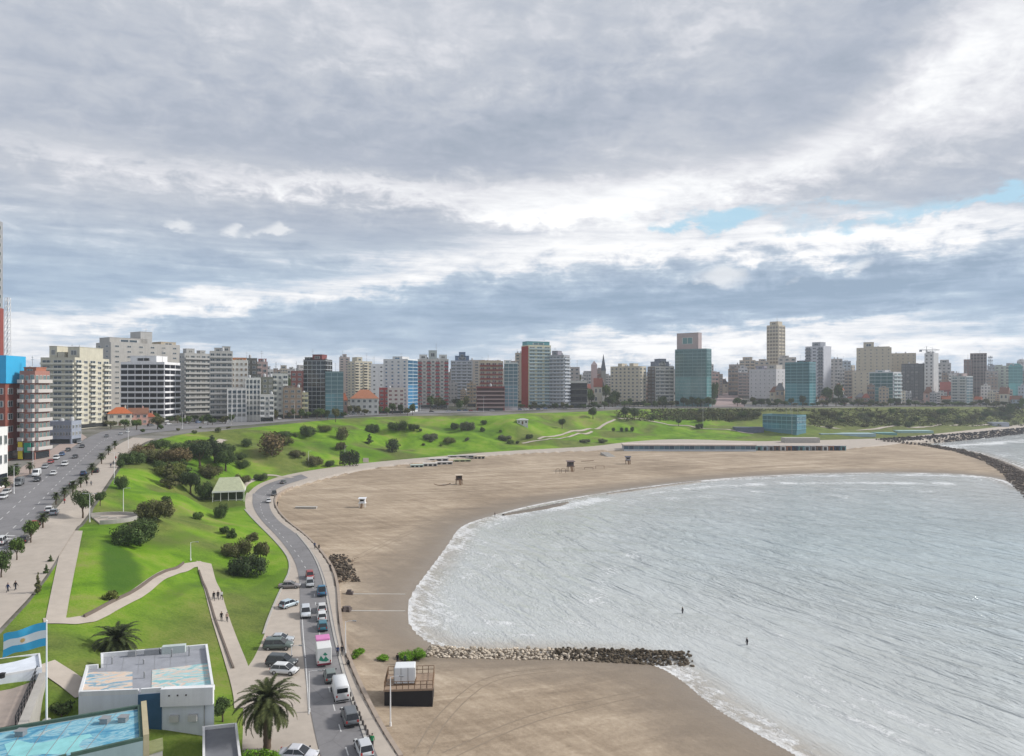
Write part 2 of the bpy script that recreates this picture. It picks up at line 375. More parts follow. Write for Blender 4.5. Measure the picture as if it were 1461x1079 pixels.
def mat_grass():
    m, t, b = new_mat('grass', 0.9, 0.12); v = geovec(t)
    big = noise(t, v, 0.035, 6, 0.6, 0.6); mid = noise(t, v, 0.22, 7, 0.65); fin = noise(t, v, 2.2, 6, 0.7)
    f = (big-0.5)*1.5+(mid-0.5)*0.75+(fin-0.5)*0.55+0.5
    c = ramp(t, f, [(0.05, (0.050, 0.095, 0.012)), (0.30, (0.090, 0.180, 0.012)), (0.52, (0.138, 0.258, 0.014)), (0.68, (0.195, 0.275, 0.035)), (0.88, (0.25, 0.225, 0.09))])
    dry = attr(t, 'dry'); shade_lush = attr(t, 'shade_lush')
    c = mixc(t, (shade_lush+(mid-0.5)*0.9+(fin-0.5)*0.5).smooth(0.25, 0.75)*0.8, c, (0.036, 0.092, 0.012))  # darker green: painted shade on the bank, richer grass in the other patches
    c2 = ramp(t, (mid-0.5)*1.1+(fin-0.5)*0.9+0.5, [(0.1, (0.050, 0.065, 0.022)), (0.45, (0.105, 0.115, 0.038)), (0.7, (0.15, 0.16, 0.05)), (1.0, (0.24, 0.17, 0.11))])
    t.links.new(mixc(t, dry, c, c2), b.inputs['Base Color'])
    bump(t, b, fin*0.5+mid*0.5, 0.6, 0.5); return m
def along(t, v, ang, lx, ly):                           # coordinates stretched lx by ly metres along a direction
    mp = t.nodes.new('ShaderNodeMapping'); mp.vector_type = 'TEXTURE'; mp.inputs['Rotation'].default_value = (0, 0, R(ang)); mp.inputs['Scale'].default_value = (lx, ly, 1); t.links.new(v, mp.inputs[0])
    return mp.outputs[0]
def mat_sand():
    m, t, b = new_mat('sand', 0.92, 0.2); v = geovec(t)
    big = noise(t, v, 0.02, 6, 0.6, 0.5); mid = noise(t, v, 0.16, 8, 0.68, 0.4); fin = noise(t, v, 1.6, 8, 0.7)
    trk = noise(t, along(t, v, 20, 60, 5), 1.0, 8, 0.66, 0.8); trk2 = noise(t, along(t, v, -50, 40, 2.2), 1.0, 7, 0.66, 0.6)
    f = (big-0.5)*0.8+(mid-0.5)*0.55+(fin-0.5)*0.55+(trk-0.5)*1.0+(trk2-0.5)*0.6+0.5
    c = ramp(t, f, [(0.11, (0.185, 0.140, 0.098)), (0.39, (0.288, 0.225, 0.162)), (0.59, (0.375, 0.299, 0.220)), (0.88, (0.52, 0.435, 0.335))])
    sh = attr(t, 'shore'); wet = 1.0-(sh+(mid-0.5)*9.0+(trk-0.5)*10.0).smooth(3.0, 22.0)
    c = mixc(t, wet*0.85, c, (0.205, 0.170, 0.135))
    weed = (mid+(fin-0.5)*0.5).smooth(0.66, 0.80)*0.35
    c = mixc(t, weed, c, (0.14, 0.115, 0.085))
    t.links.new(c, b.inputs['Base Color'])
    soak = 1.0-(sh+(mid-0.5)*5.0).smooth(0.5, 7.0)
    t.links.new((0.92-soak*0.55).k, b.inputs['Roughness'])
    bump(t, b, fin*0.35+mid*0.65, 0.45, 0.45); return m
def mat_water():
    m, t, b = new_mat('sea_water', 0.12, 0.8); b.inputs['IOR'].default_value = 1.33; v = geovec(t)
    def wv(ang, lx, ly, det, dist, rough=0.55): return noise(t, along(t, v, ang, lx, ly), 1.0, det, rough, dist)
    swell = wv(27, 4.6, 24, 3, 0.6); chop = wv(34, 1.6, 4.6, 4, 0.7, 0.6); rip = wv(15, 0.55, 1.5, 4, 0.2); gust = noise(t, v, 0.02, 4, 0.6, 0.8)
    foam = attr(t, 'foam'); sh = attr(t, 'shore')
    fn = noise(t, v, 0.55, 9, 0.72, 1.2); fs = wv(40, 2.2, 14, 8, 1.2, 0.65)
    lace = ((fn-0.5)*2.0+(fs-0.5)*1.8+foam*0.95).smooth(0.14, 1.0)
    lace = (lace*(foam*2.2).f('MINIMUM', 1.0)).f('MINIMUM', 0.75)
    shal = 1.0-(sh*-1.0+(fn-0.5)*5.0).smooth(0.5, 9.0)
    deep = mixc(t, sh.op('MULTIPLY', sh, -1.0).smooth(4.0, 130.0), (0.48, 0.50, 0.495), (0.42, 0.485, 0.50))
    deep = mixc(t, shal*0.75, deep, (0.335, 0.285, 0.225))
    t.links.new(mixc(t, lace, deep, (0.74, 0.75, 0.76)), b.inputs['Base Color'])
    t.links.new((lace*0.6+0.10).k, b.inputs['Roughness'])
    amp = (sh*-1.0).smooth(2.0, 60.0)*0.75+0.25
    gk = gust.smooth(0.35, 0.65)*0.8+0.5
    bump(t, b, swell*2.5*amp+chop*0.95*amp*gk+rip*0.22*gk+lace*0.12, 1.0, 1.0); return m
GRASS, SAND, WATER = mat_grass(), mat_sand(), mat_water()
def mat_city():
    m, t, b = new_mat('city_ground', 0.9, 0.2); v = geovec(t); n = noise(t, v, 0.03, 6, 0.65); n2 = noise(t, v, 0.6, 6, 0.6)
    c = ramp(t, n+(n2-0.5)*0.3, [(0.30, (0.05, 0.075, 0.028)), (0.46, (0.13, 0.125, 0.10)), (0.6, (0.22, 0.21, 0.195)), (0.75, (0.11, 0.12, 0.07))])
    t.links.new(c, b.inputs['Base Color']); return m
CITY = mat_city()

# ------------------------------------------------------------------ the ground, one height field cut along the sea wall and the two edges of the slope
def build_ground():
    D = _DD; p = GP; z, sS, sW, sA, sB = GRID
    nr, nc = D.shape; idx = np.arange(nr*nc).reshape(nr, nc)
    q = np.stack([idx[:-1,:-1], idx[:-1,1:], idx[1:,1:], idx[1:,:-1]], -1).reshape(-1, 4)
    V = np.c_[p, z]
    dry = sm((p[:,0]-110)/130)*0.9*sm((p[:,1]-380)/60)
    dry = np.clip(dry-0.9*np.exp(-(((p[:,0]-175)/70)**2+((p[:,1]-585)/28)**2)), 0, 1)
    dry = np.maximum(dry, 0.8*np.exp(-(((p[:,0]+50)/10)**2+((p[:,1]-122)/26)**2)))
    dry = np.maximum(dry, 0.75*sm((vnoise(p, 22, 4)+vnoise(p, 9, 6)*0.6+0.02)*3))
    dry = np.maximum(dry, (0.50+0.5*vnoise(p, 8, 7))*sm((122-p[:,1])/25))
    shade_lush = np.zeros(len(p))
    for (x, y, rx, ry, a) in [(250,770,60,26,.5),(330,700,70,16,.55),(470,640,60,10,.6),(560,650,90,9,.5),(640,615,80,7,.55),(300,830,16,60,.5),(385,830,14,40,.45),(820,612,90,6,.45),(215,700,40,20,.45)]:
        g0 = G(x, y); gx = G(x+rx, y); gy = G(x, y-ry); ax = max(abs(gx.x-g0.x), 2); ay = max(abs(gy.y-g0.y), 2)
        shade_lush = np.maximum(shade_lush, a*np.exp(-((p[:,0]-g0.x)/ax)**4-((p[:,1]-g0.y)/ay)**4))
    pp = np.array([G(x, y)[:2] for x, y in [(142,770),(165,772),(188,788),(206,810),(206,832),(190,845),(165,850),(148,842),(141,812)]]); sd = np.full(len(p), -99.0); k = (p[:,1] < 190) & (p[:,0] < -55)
    sd[k] = Region(np.c_[np.vstack([pp, pp[:1]]), np.zeros(len(pp)+1)], [[*pp[0], 0]]).sdist(p[k])[0]; shade_lush = np.maximum(shade_lush, 0.9*sm((sd+2.6)/5.5))  # bank patch: the mound's shade painted into the grass colour
    def piece(name, levels, mats, attrs, ztop=None):
        # keep where every (field, sign) is positive; cells on an edge are clipped exactly
        L = [f*s for f, s in levels]; ok = np.ones(len(q), bool); cross = np.zeros(len(q), bool); anyout = np.zeros(len(q), bool)
        for f in L:
            g = f[q]; ok &= (g > 0).all(1); anyout |= (g <= 0).all(1)
        cross = ~ok & ~anyout
        verts = [V]; at = {k: [a] for k, a in attrs.items()}; faces = q[ok].tolist(); n = len(V); nv = []; na = {k: [] for k in attrs}
        for c in q[cross]:
            poly = [(V[i], {k: a[i] for k, a in attrs.items()}, [f[i] for f in L]) for i in c]
            for j in range(len(L)):
                out = []
                for a, b2 in zip(poly, poly[1:]+poly[:1]):
                    fa, fb = a[2][j], b2[2][j]
                    if fa > 0: out.append(a)
                    if (fa > 0) != (fb > 0):
                        t = fa/(fa-fb)
                        out.append((a[0]+(b2[0]-a[0])*t, {k: a[1][k]+(b2[1][k]-a[1][k])*t for k in attrs}, [s+(e-s)*t for s, e in zip(a[2], b2[2])]))
                poly = out
                if not poly: break
            if len(poly) >= 3:
                faces.append([n+len(nv)+i for i in range(len(poly))])
                for a in poly:
                    nv.append(a[0])
                    for k in attrs: na[k].append(a[1][k])
        allv = np.vstack([V, np.array(nv).reshape(-1, 3)]); ata = {k: np.r_[attrs[k], na[k]] for k in attrs}
        used = np.unique(np.concatenate([np.asarray(f) for f in faces])); remap = np.zeros(len(allv), int); remap[used] = np.arange(len(used))
        faces = [[int(remap[i]) for i in f] for f in faces]
        me = np_mesh(name, allv[used], faces, mats, {k: a[used] for k, a in ata.items()})
        return tag(link(name, me), kind='structure')
    piece('beach', [(sW, -1), (sS+40, 1)], [SAND], {'shore': sS})
    piece('promenade', [(sW, 1), (sA, -1)], [PAVE], {})
    piece('hillside', [(sA, 1), (sB, -1)], [GRASS], {'dry': dry, 'shade_lush': shade_lush})
    piece('city_ground', [(sB, 1)], [CITY], {})
    # the sea: one sheet, reaching the horizon
    ds = [60.0]
    while ds[-1] < 30000: ds.append(ds[-1]*(1.0085 if ds[-1] < 700 else 1.25))
    ds = np.array(ds); us = np.linspace(-0.45, 1.3, 400)
    D, U = np.meshgrid(ds, us, indexing='ij'); p = np.stack([(U*D).ravel(), D.ravel()], 1)
    s = np.full(len(p), -200.0); near = p[:, 1] < 1400
    s[near] = RS.sdist(p[near])[0]
    foam = 0.75*np.exp(-((s+0.4)/1.7)**2)*(0.6+0.8*(vnoise(p, 13, 2)+0.5))
    wob = vnoise(p, 17, 21)*9+vnoise(p, 6, 22)*3
    for k, (off, wd, am) in enumerate([(4.5, .9, .62), (8.5, 1.2, .55), (14, 1.5, .48), (21, 1.8, .38), (31, 2.2, .26)]):
        foam = np.maximum(foam, am*np.exp(-((s+off+wob*(.25+.12*k))/wd)**2)*np.clip(.55+1.5*vnoise(p, 23, 30+k), 0, 1.2)*(s < .5))
    def streak(rows, w, a, seed):
        Lf = smooth_line(W3([(x, y, 0) for x, y in rows]), 60, 2); d = np.full(len(p), 1e9)
        for a0, b0 in zip(Lf[:-1], Lf[1:]):
            e = b0[:2]-a0[:2]; t = np.clip(((p-a0[:2])@e)/max(e@e, 1e-9), 0, 1); d = np.minimum(d, np.linalg.norm(p-a0[:2]-t[:,None]*e, axis=1))
        return a*np.exp(-(d/w)**2)*np.clip(0.75+1.1*vnoise(p, 8, seed), 0, 1.3)
    for i, (rows, w, a) in enumerate([
        ([(932,950),(985,985),(1050,1030),(1120,1072),(1150,1090)], 3.6, 0.95), ([(955,945),(1000,970),(1060,1015),(1130,1062)], 2.2, 0.6),
        ([(1112,905),(1118,930),(1140,957),(1178,985)], 1.5, 0.85), ([(1178,985),(1260,1030),(1330,1060)], 1.0, 0.35),
        ([(660,745),(648,775),(625,810),(600,845),(592,880)], 9, 0.58), ([(690,745),(670,790),(640,840),(625,890)], 9, 0.42), ([(710,740),(790,726),(860,712)], 6, 0.75),
        ([(830,890),(850,850),(870,815),(915,790)], 5, 0.42), ([(870,880),(905,845),(930,800)], 4, 0.25), ([(780,775),(860,760),(960,745)], 7, 0.25),
        ([(960,698),(1080,690),(1200,688),(1350,690)], 6, 0.62), ([(1020,705),(1150,698),(1330,700)], 7, 0.38), ([(1000,686),(1130,680),(1300,677),(1420,681)], 3.5, 0.8),
        ([(860,718),(980,708),(1100,712),(1200,708)], 9, 0.36), ([(900,740),(1050,726),(1180,722)], 7, 0.22),
        ([(1330,640),(1400,634),(1470,628)], 12, 0.7), ([(1400,652),(1470,645)], 8, 0.5)]): foam = np.maximum(foam, streak(rows, w, a, i))
    keep = s < 6; nr, nc = D.shape; idx = np.arange(nr*nc).reshape(nr, nc)
    qs = np.stack([idx[:-1,:-1], idx[:-1,1:], idx[1:,1:], idx[1:,:-1]], -1).reshape(-1, 4); qs = qs[keep[qs].any(1)]
    used = np.unique(qs); remap = np.zeros(len(p), int); remap[used] = np.arange(len(used))
    zw = 0.16*np.sin((p[:,0]*0.42+p[:,1]*0.9)*2*math.pi/13+vnoise(p, 40, 1)*5)*sm((-s-8)/60)*sm((500-p[:,1])/200)
    me = np_mesh('sea', np.c_[p, zw][used], remap[qs], [WATER], {'foam': np.clip(foam, 0, 1)[used], 'shore': s[used]})
    tag(link('sea', me), kind='structure')
build_ground()

# ------------------------------------------------------------------ roads, paths and markings draped over the ground
def drape(name, left, right, mat, off, n=140, m=6, kind='structure', parent=None):
    a, b = resample(left, n), resample(right, n); t = np.linspace(0, 1, m)[None, :, None]
    g = (a[:, None, :2]*(1-t)+b[:, None, :2]*t).reshape(-1, 2)
    z = gzs(g)+off
    idx = np.arange(n*m).reshape(n, m); q = np.stack([idx[:-1,:-1], idx[:-1,1:], idx[1:,1:], idx[1:,:-1]], -1).reshape(-1, 4)
    v = np.c_[g, z]
    e1, e2 = v[q[0, 1]]-v[q[0, 0]], v[q[0, 3]]-v[q[0, 0]]
    if np.cross(e1, e2)[2] < 0: q = q[:, ::-1]
    me = np_mesh(name, v, np.ascontiguousarray(q), [mat]); o = link(name, me, parent)
    if kind: tag(o, kind=kind)
    return o
def gl(rows, it=2, n=120):
    return smooth_line([tuple(G(a, b)) for a, b in rows], n, it)
def band(name, rows, w, mat, off, n=120, m=4, it=1, **k):         # a strip of width w about a centre line
    c = smooth_line([tuple(G(a, b)) for a, b in rows], n, it)[:, :2]; d = np.gradient(c, axis=0); d /= np.linalg.norm(d, axis=1)[:, None]
    nrm = np.stack([-d[:, 1], d[:, 0]], 1)*w/2
    return drape(name, np.c_[c+nrm, c[:, :1]*0], np.c_[c-nrm, c[:, :1]*0], mat, off, n, m, **k)
ROAD_L = gl([(462,1092),(452,1060),(440,1000),(433,940),(428,890),(428,850),(427,822),(419,796),(398,768),(370,740),(359,720),(362,702),(385,688),(430,677)])
ROAD_R = gl([(545,1092),(530,1062),(512,1015),(494,965),(479,905),(472,865),(464,825),(450,792),(425,763),(398,745),(384,726),(384,707),(400,694),(440,682)])
drape('coast_road', ROAD_L, ROAD_R, ASPH, 0.06, 260, 9)
AV_L = gl([(-70,745),(-20,715),(18,695),(36,680),(62,664),(84,652),(104,638),(126,624),(152,614),(200,608),(270,603),(340,600),(400,596),(480,592)])
AV_R = gl([(-60,850),(0,797),(32,765),(58,740),(88,704),(114,681),(130,664),(146,646),(162,632),(190,621),(260,613),(335,608.5),(400,602.5),(480,596)])
drape('avenue', AV_L, AV_R, ASPH, 0.12, 300, 12)
drape('sidewalk', gl([(-40,842),(0,810),(36,776),(64,745),(98,707),(122,684),(138,666),(153,648),(167,636),(190,625)]), gl([(0,899),(58,838),(102,764),(148,699),(176,655),(203,633),(222,627)]), PAVE, 0.26, 240, 10)
drape('sidewalk', gl([(-40,712),(6,684),(36,664),(66,648),(90,631),(112,616)]), gl([(-20,716),(18,696),(36,681),(62,665),(84,653),(104,639),(124,625)]), simple('pink_slabs', (0.36, 0.29, 0.255), 0.85, 0.25, 0.2, 0.5, space='w'), 0.22, 120, 10)
drape('clifftop_road', gl([(480,592),(560,588.5),(650,586),(740,583.5),(860,580.5),(1000,578.5),(1200,577.5),(1400,577.5)]), gl([(480,596),(560,592),(650,589.5),(740,586.5),(860,583.5),(1000,581.5),(1200,580),(1400,579.5)]), ASPH, 0.3, 200, 3)
drape('park_path', gl([(92,758),(64,890)], 0, 40), gl([(118,758),(93,890)], 0, 40), PAVE, 0.10, 60, 4)
band('park_path', [(62,887),(118,888),(150,872),(205,843),(262,809),(292,804)], 2.3, PAVE, 0.12, 160, 4, 1)
band('park_path', [(291,803),(305,850),(322,905),(340,955),(350,990),(352,1010)], 3.0, PAVE, 0.11, 120, 4, 1)
band('park_path', [(62,948),(95,968),(125,992)], 3.0, PAVE, 0.11, 40, 4, 1)
band('park_path', [(418,682),(385,676),(362,684),(345,694),(338,704)], 2.6, PAVE, 0.12, 60, 4, 1)
band('park_path', [(300,640),(312,632),(322,628)], 3.5, PAVE, 0.15, 30, 4, 1)
band('park_path', [(768,627),(815,616),(878,599)], 2.2, PAVE, 0.25, 60, 3, 1)
band('park_path', [(745,633),(790,627),(845,616)], 2.0, PAVE, 0.25, 60, 3, 1)
band('park_path', [(880,597),(930,600),(1000,611),(1075,619)], 2.0, PAVE, 0.25, 60, 3, 1)
band('park_path', [(1115,607),(1180,612),(1300,611),(1420,606)], 2.5, PAVE, 0.25, 60, 3, 1)
band('hill_street', [(592,590),(606,584),(625,578),(638,572)], 13, ASPH, 0.4, 40, 3, 1)
band('hill_street', [(1040,581),(1042,572),(1038,562),(1030,556)], 30, simple('brick_street', (0.30, 0.23, 0.22), 0.9, 0.2, 0.2, 0.2, space='w'), 0.5, 60, 4, 1)
def dashes(name, rows, ln, gap, w, off):
    c = smooth_line([tuple(G(a, b)) for a, b in rows], 400, 2)[:, :2]; s = np.r_[0, np.cumsum(np.linalg.norm(np.diff(c, axis=0), axis=1))]
    mb = MB(); t = 0
    while t+ln < s[-1]:
        k = [np.array([np.interp(t+e*ln, s, c[:, 0]), np.interp(t+e*ln, s, c[:, 1])]) for e in (0, .5, 1)]
        d = k[2]-k[0]; d /= np.linalg.norm(d); nn = np.array([-d[1], d[0]])*w/2
        r = [x for y in k for x in (y+nn, y-nn)]; z = gzs(r)+off
        mb.add([(q[0], q[1], h) for q, h in zip(r, z)], [(1,3,2,0),(3,5,4,2)]); t += ln+gap
    return tag(mb.build(name, [LINEP]), kind='structure')
dashes('road_marking', [(441,1020),(436,940),(431,890),(431,850)], 400/20, 0.6, 0.14, 0.072)
dashes('road_marking', [(497,1079),(476,1010),(462,950),(453,880),(446,830),(425,790),(395,757),(373,735),(371,712),(392,692)], 2.0, 4.0, 0.14, 0.072)
dashes('road_marking', [(-20,790),(40,735),(76,697),(105,668),(128,645),(152,625),(200,615)], 3.0, 4.5, 0.18, 0.135)
dashes('road_marking', [(-10,752),(30,715),(62,685),(95,658)], 3.0, 4.5, 0.18, 0.135)
mb = MB()
for k in range(9):
    a = G(-14+k*4.4, 800-k*4.3); d = Vector((1, -0.15, 0)).normalized()*3.4; w_ = Vector((0.15, 1, 0)).normalized()*0.28
    r = [a-d-w_, a+d*0-w_, a+d*0+w_, a-d+w_]; z = gzs([[q.x, q.y] for q in r])+0.135
    mb.add([(q.x, q.y, h) for q, h in zip(r, z)], [(0,1,2,3)])
tag(mb.build('zebra_crossing', [LINEP]), kind='structure')

WETBAR = simple('wet_sand_bar', (0.15, 0.125, 0.10), 0.55, 0.4, 0.35, 0.6, space='w')
def sand_bar(rows, w, h):
    c = smooth_line([(*P(a, b, 0.1), 0.1) for a, b in rows], 60, 2)[:, :2]; d = np.gradient(c, axis=0); d /= np.linalg.norm(d, axis=1)[:, None]; n = np.stack([-d[:, 1], d[:, 0]], 1)
    t = np.linspace(0, 1, 60); ww = w*np.sin(np.pi*np.clip(t*.94+.03, 0, 1))**.5*(1+.5*vnoise(c, 5, 3)); V = []; Q = []
    for i in range(60):
        for k, (s_, z) in enumerate(((-.5, -.5), (-.32, .75*h), (0, h), (.3, .8*h), (.5, -.5))): q = c[i]+n[i]*ww[i]*s_; V.append((q[0], q[1], z if z < 0 else z*(.8+.4*math.sin(i*.9+k)**2)))
    for i in range(59):
        for k in range(4): Q.append((i*5+k, i*5+k+1, i*5+k+6, i*5+k+5))
    tag(link('sand_bar', np_mesh('sand_bar', V, Q, [WETBAR])), kind='structure')
sand_bar([(718,735),(745,730),(775,725),(810,717)], 6.0, .40); sand_bar([(866,705),(890,701.5),(925,697)], 1.6, .4); sand_bar([(925,697),(958,692),(1000,687)], 1.5, .4)

TRACK = simple('pressed_sand', (0.255, 0.205, 0.155), 0.95, 0.1, 0.3, 2.0, space='w')
for rows in ([(470,760),(540,742),(640,715),(760,690),(900,672)], [(500,800),(560,770),(640,735),(700,718)], [(440,700),(520,695),(620,680),(740,668),(880,660)], [(600,1075),(640,1010),(700,965),(790,955)], [(640,1078),(740,1030),(860,1000),(930,985)], [(520,690),(600,672),(720,660)], [(1000,672),(1120,664),(1250,660)]):
    c = smooth_line([tuple(G(a, b)) for a, b in rows], 150, 2)[:, :2]; d = np.gradient(c, axis=0); d /= np.linalg.norm(d, axis=1)[:, None]; nn = np.stack([-d[:, 1], d[:, 0]], 1)
    for s_ in (-.85, .85):
        e = c+nn*s_+nn*.2*vnoise(c, 6, 3)[:, None]; drape('tyre_track', np.c_[e-nn*.10, c[:, :1]*0], np.c_[e+nn*.10, c[:, :1]*0], TRACK, 0.02, 150, 2)


# ------------------------------------------------------------------ labels that say where: landmarks along the skyline
MARKS = [(-5,'red brick tower'),(20,'blue wrapped block'),(48,'white columned block'),(107,'tall beige block'),(152,'grey slab block'),(214,'black banded block'),(280,'grey gridded block'),(345,'orange windowed block'),
 (375,'row of white towers'),(460,'dark stepped glass block'),(520,'red roofed villa'),(570,'blue balconied tower'),(618,'red ornate tower'),(657,'blue roofed tower'),(700,'brown and cream tower'),(729,'narrow glass tower'),
 (765,'red and cream tower'),(798,'curved grey tower'),(823,'black fronted house'),(858,'church spires'),(895,'cream block'),(942,'dark sided block'),(988,'teal glass tower'),(1040,'brick street'),
 (1080,'wide pale block'),(1106,'tall beige tower'),(1140,'teal glass block'),(1166,'dark striped tower'),(1247,'large beige hotel'),(1262,'white framed block'),(1308,'dark slab block'),(1328,'slim white tower'),
 (1371,'striped glass block'),(1391,'brown twin tower'),(1430,'pale green block'),(1449,'arched teal tower')]
USED = {}
def uniq(cands):
    for c in cands:
        if c not in USED and len(c.split()) <= 16: USED[c] = 1; return c
    return cands[-1]
def near(x):
    return [m for _, m in sorted(MARKS, key=lambda m: abs(m[0]-x))]
def betw(x):
    l = [m for m in MARKS if m[0] <= x]; r = [m for m in MARKS if m[0] > x]
    return (l[-1][1] if l else MARKS[0][1], r[0][1] if r else MARKS[-1][1])

# ------------------------------------------------------------------ pieces shared by the buildings
def window_mesh():
    b = MB(); f = 0.07
    b.box(-.5+f, -0.55, -.5+f, .5-f, 0.0, .5-f, 1)
    b.box(-.5, -1, -.5, -.5+f, 0, .5); b.box(.5-f, -1, -.5, .5, 0, .5); b.box(-.5+f, -1, .5-f, .5-f, 0, .5); b.box(-.5+f, -1, -.5, .5-f, 0, -.5+f); b.box(-.025, -.8, -.5+f, .025, -.55, .5-f)
    return b.mesh('window', [PAINTW, GLASS])
PAINTW = simple('window_frame', (0.50, 0.50, 0.49), 0.5, 0.3, 0.1, 1.0)
WINM = window_mesh()
def balcony_mesh():
    b = MB(); b.box(-.5, -1, 0, .5, 0, .12); b.box(-.5, -1, .12, .5, -.92, 1); b.box(-.5, -.92, .12, -.495, 0, 1); b.box(.495, -.92, .12, .5, 0, 1)
    return b.mesh('balcony', [PAINT])
BALM = balcony_mesh()
_b = MB(); _b.box(-.5, -1, -.5, .5, 0, .5); SLABM = _b.mesh('floor_slab', [PAINT]); _b = MB(); _b.box(-.5, -1, -.5, .5, 0, .5); RIBM = _b.mesh('window_band', [GLASS]); DGLASS = glass_mat('low_spec_glass', (0.05, 0.05, 0.05), 0.6); DGLASS.node_tree.nodes['Principled BSDF'].inputs['Specular IOR Level'].default_value = 0.15  # the band glass is dark with a weaker reflection
_b = MB(); _b.box(-.5, -1, -.5, .5, 0, .5); RIBD = _b.mesh('window_band', [DGLASS]); _b = MB(); _b.box(-.5, -1, -.5, .5, 0, .5); CURTM = _b.mesh('curtain_wall', [CURT])
ROOFM = simple('flat_roof', (0.25, 0.235, 0.22), 0.9, 0.2, 0.3, 0.5)
_b = MB(); _b.tube([(0,0,0),(0,0,.5)], .5, 8); _b.tube([(0,0,.5),(0,0,2.1),(0,0,2.5)], [.95,.95,.3], 12); TANKM = _b.mesh('water_tank', [simple('tank_grey', (.42,.43,.44), .6, .3, .15, 1)])
_b = MB(); _b.tube([(0,0,0),(0,0,6)], [.12,.06], 5); _b.box(-1.2,-.05,4.6,1.2,.05,4.7); _b.box(-.8,-.05,5.4,.8,.05,5.5); ANTM = _b.mesh('antenna', [STEEL])
BLK = (0.02, 0.025, 0.03)
def facade(root, org, ax, width, H, fl, nc, style, acc, gl_, wr=0.55, wh=0.5, z0=0.0):
    rz = math.atan2(ax[1], ax[0]); out = Vector((math.sin(rz), -math.cos(rz), 0)); ax = Vector((ax[0], ax[1], 0)); org = Vector(org)
    fh = H/fl; cw = width/max(nc, 1)
    def put(name, me, s, z, sx, dp, sz, col, prd=0.0):
        p = org+ax*s+out*prd+Vector((0, 0, z)); return link(name, me, root, p, rz, col, (sx, dp, sz))
    if style == 'blank': return
    if style == 'glass':
        put('curtain_wall', CURTM, width/2, H/2+fh*.35, width*.955, 0.18, H-fh*.9, gl_)
        for k in range(1, fl+1): put('floor_slab', SLABM, width/2, k*fh, width*.985, 0.34, fh*.13, acc)
        for c in range(1, nc): put('mullion', SLABM, c*cw, H/2+fh*.35, 0.28, 0.28, H-fh*.95, acc)
        return
    if style == 'band':
        for k in range(1, fl):
            put('window_band', RIBD, width/2, (k+.49)*fh, width*.97, 0.12, fh*.66, gl_)
            put('floor_slab', SLABM, width/2, (k+.02)*fh, width*.999, 0.55, fh*.30, acc)
        for c in range(1, nc): put('mullion', SLABM, c*cw, (H+fh)/2-fh*.1, 0.35, 0.25, H-fh*1.25, acc)
        put('shop_front', RIBM, width/2, fh*.42, width*.9, 0.1, fh*.7, BLK); return
    if style == 'balc':
        for k in range(1, fl):
            put('balcony', BALM, width/2, k*fh, width*.96, 1.25, fh*.36, acc)
            for c in range(nc): put('window', WINM, (c+.5)*cw, (k+.52)*fh, cw*.74, 0.16, fh*.62, gl_)
        put('shop_front', RIBM, width/2, fh*.45, width*.9, 0.1, fh*.72, BLK); return
    if style == 'bays':
        for k in range(1, fl):
            for c in range(nc):
                if c % 2 == 0:
                    put('balcony', BALM, (c+.5)*cw, k*fh, cw*.98, 1.4, fh*.36, acc)
                    put('window', WINM, (c+.5)*cw, (k+.55)*fh, cw*.8, 0.16, fh*.62, gl_)
                else: put('window', WINM, (c+.5)*cw, (k+.52)*fh, cw*wr, 0.16, fh*wh, gl_)
        put('shop_front', RIBM, width/2, fh*.45, width*.9, 0.1, fh*.72, BLK); return
    if style == 'strips':
        for c in range(nc+1): put('pilaster', SLABM, min(max(c*cw, .35), width-.35), H/2, min(.6, cw*.2), 0.5, H*.999, acc)
        for k in range(1, fl): put('window_band', RIBM, width/2, (k+.5)*fh, width*.96, 0.14, fh*.6, gl_)
        return
    for k in range(0 if nc > 99 else 1, fl):
        for c in range(nc): put('window', WINM, (c+.5)*cw, (k+.5)*fh, cw*wr, 0.16, fh*wh, gl_)
    if style == 'grid': put('shop_front', RIBM, width/2, fh*.45, width*.86, 0.1, fh*.6, BLK)

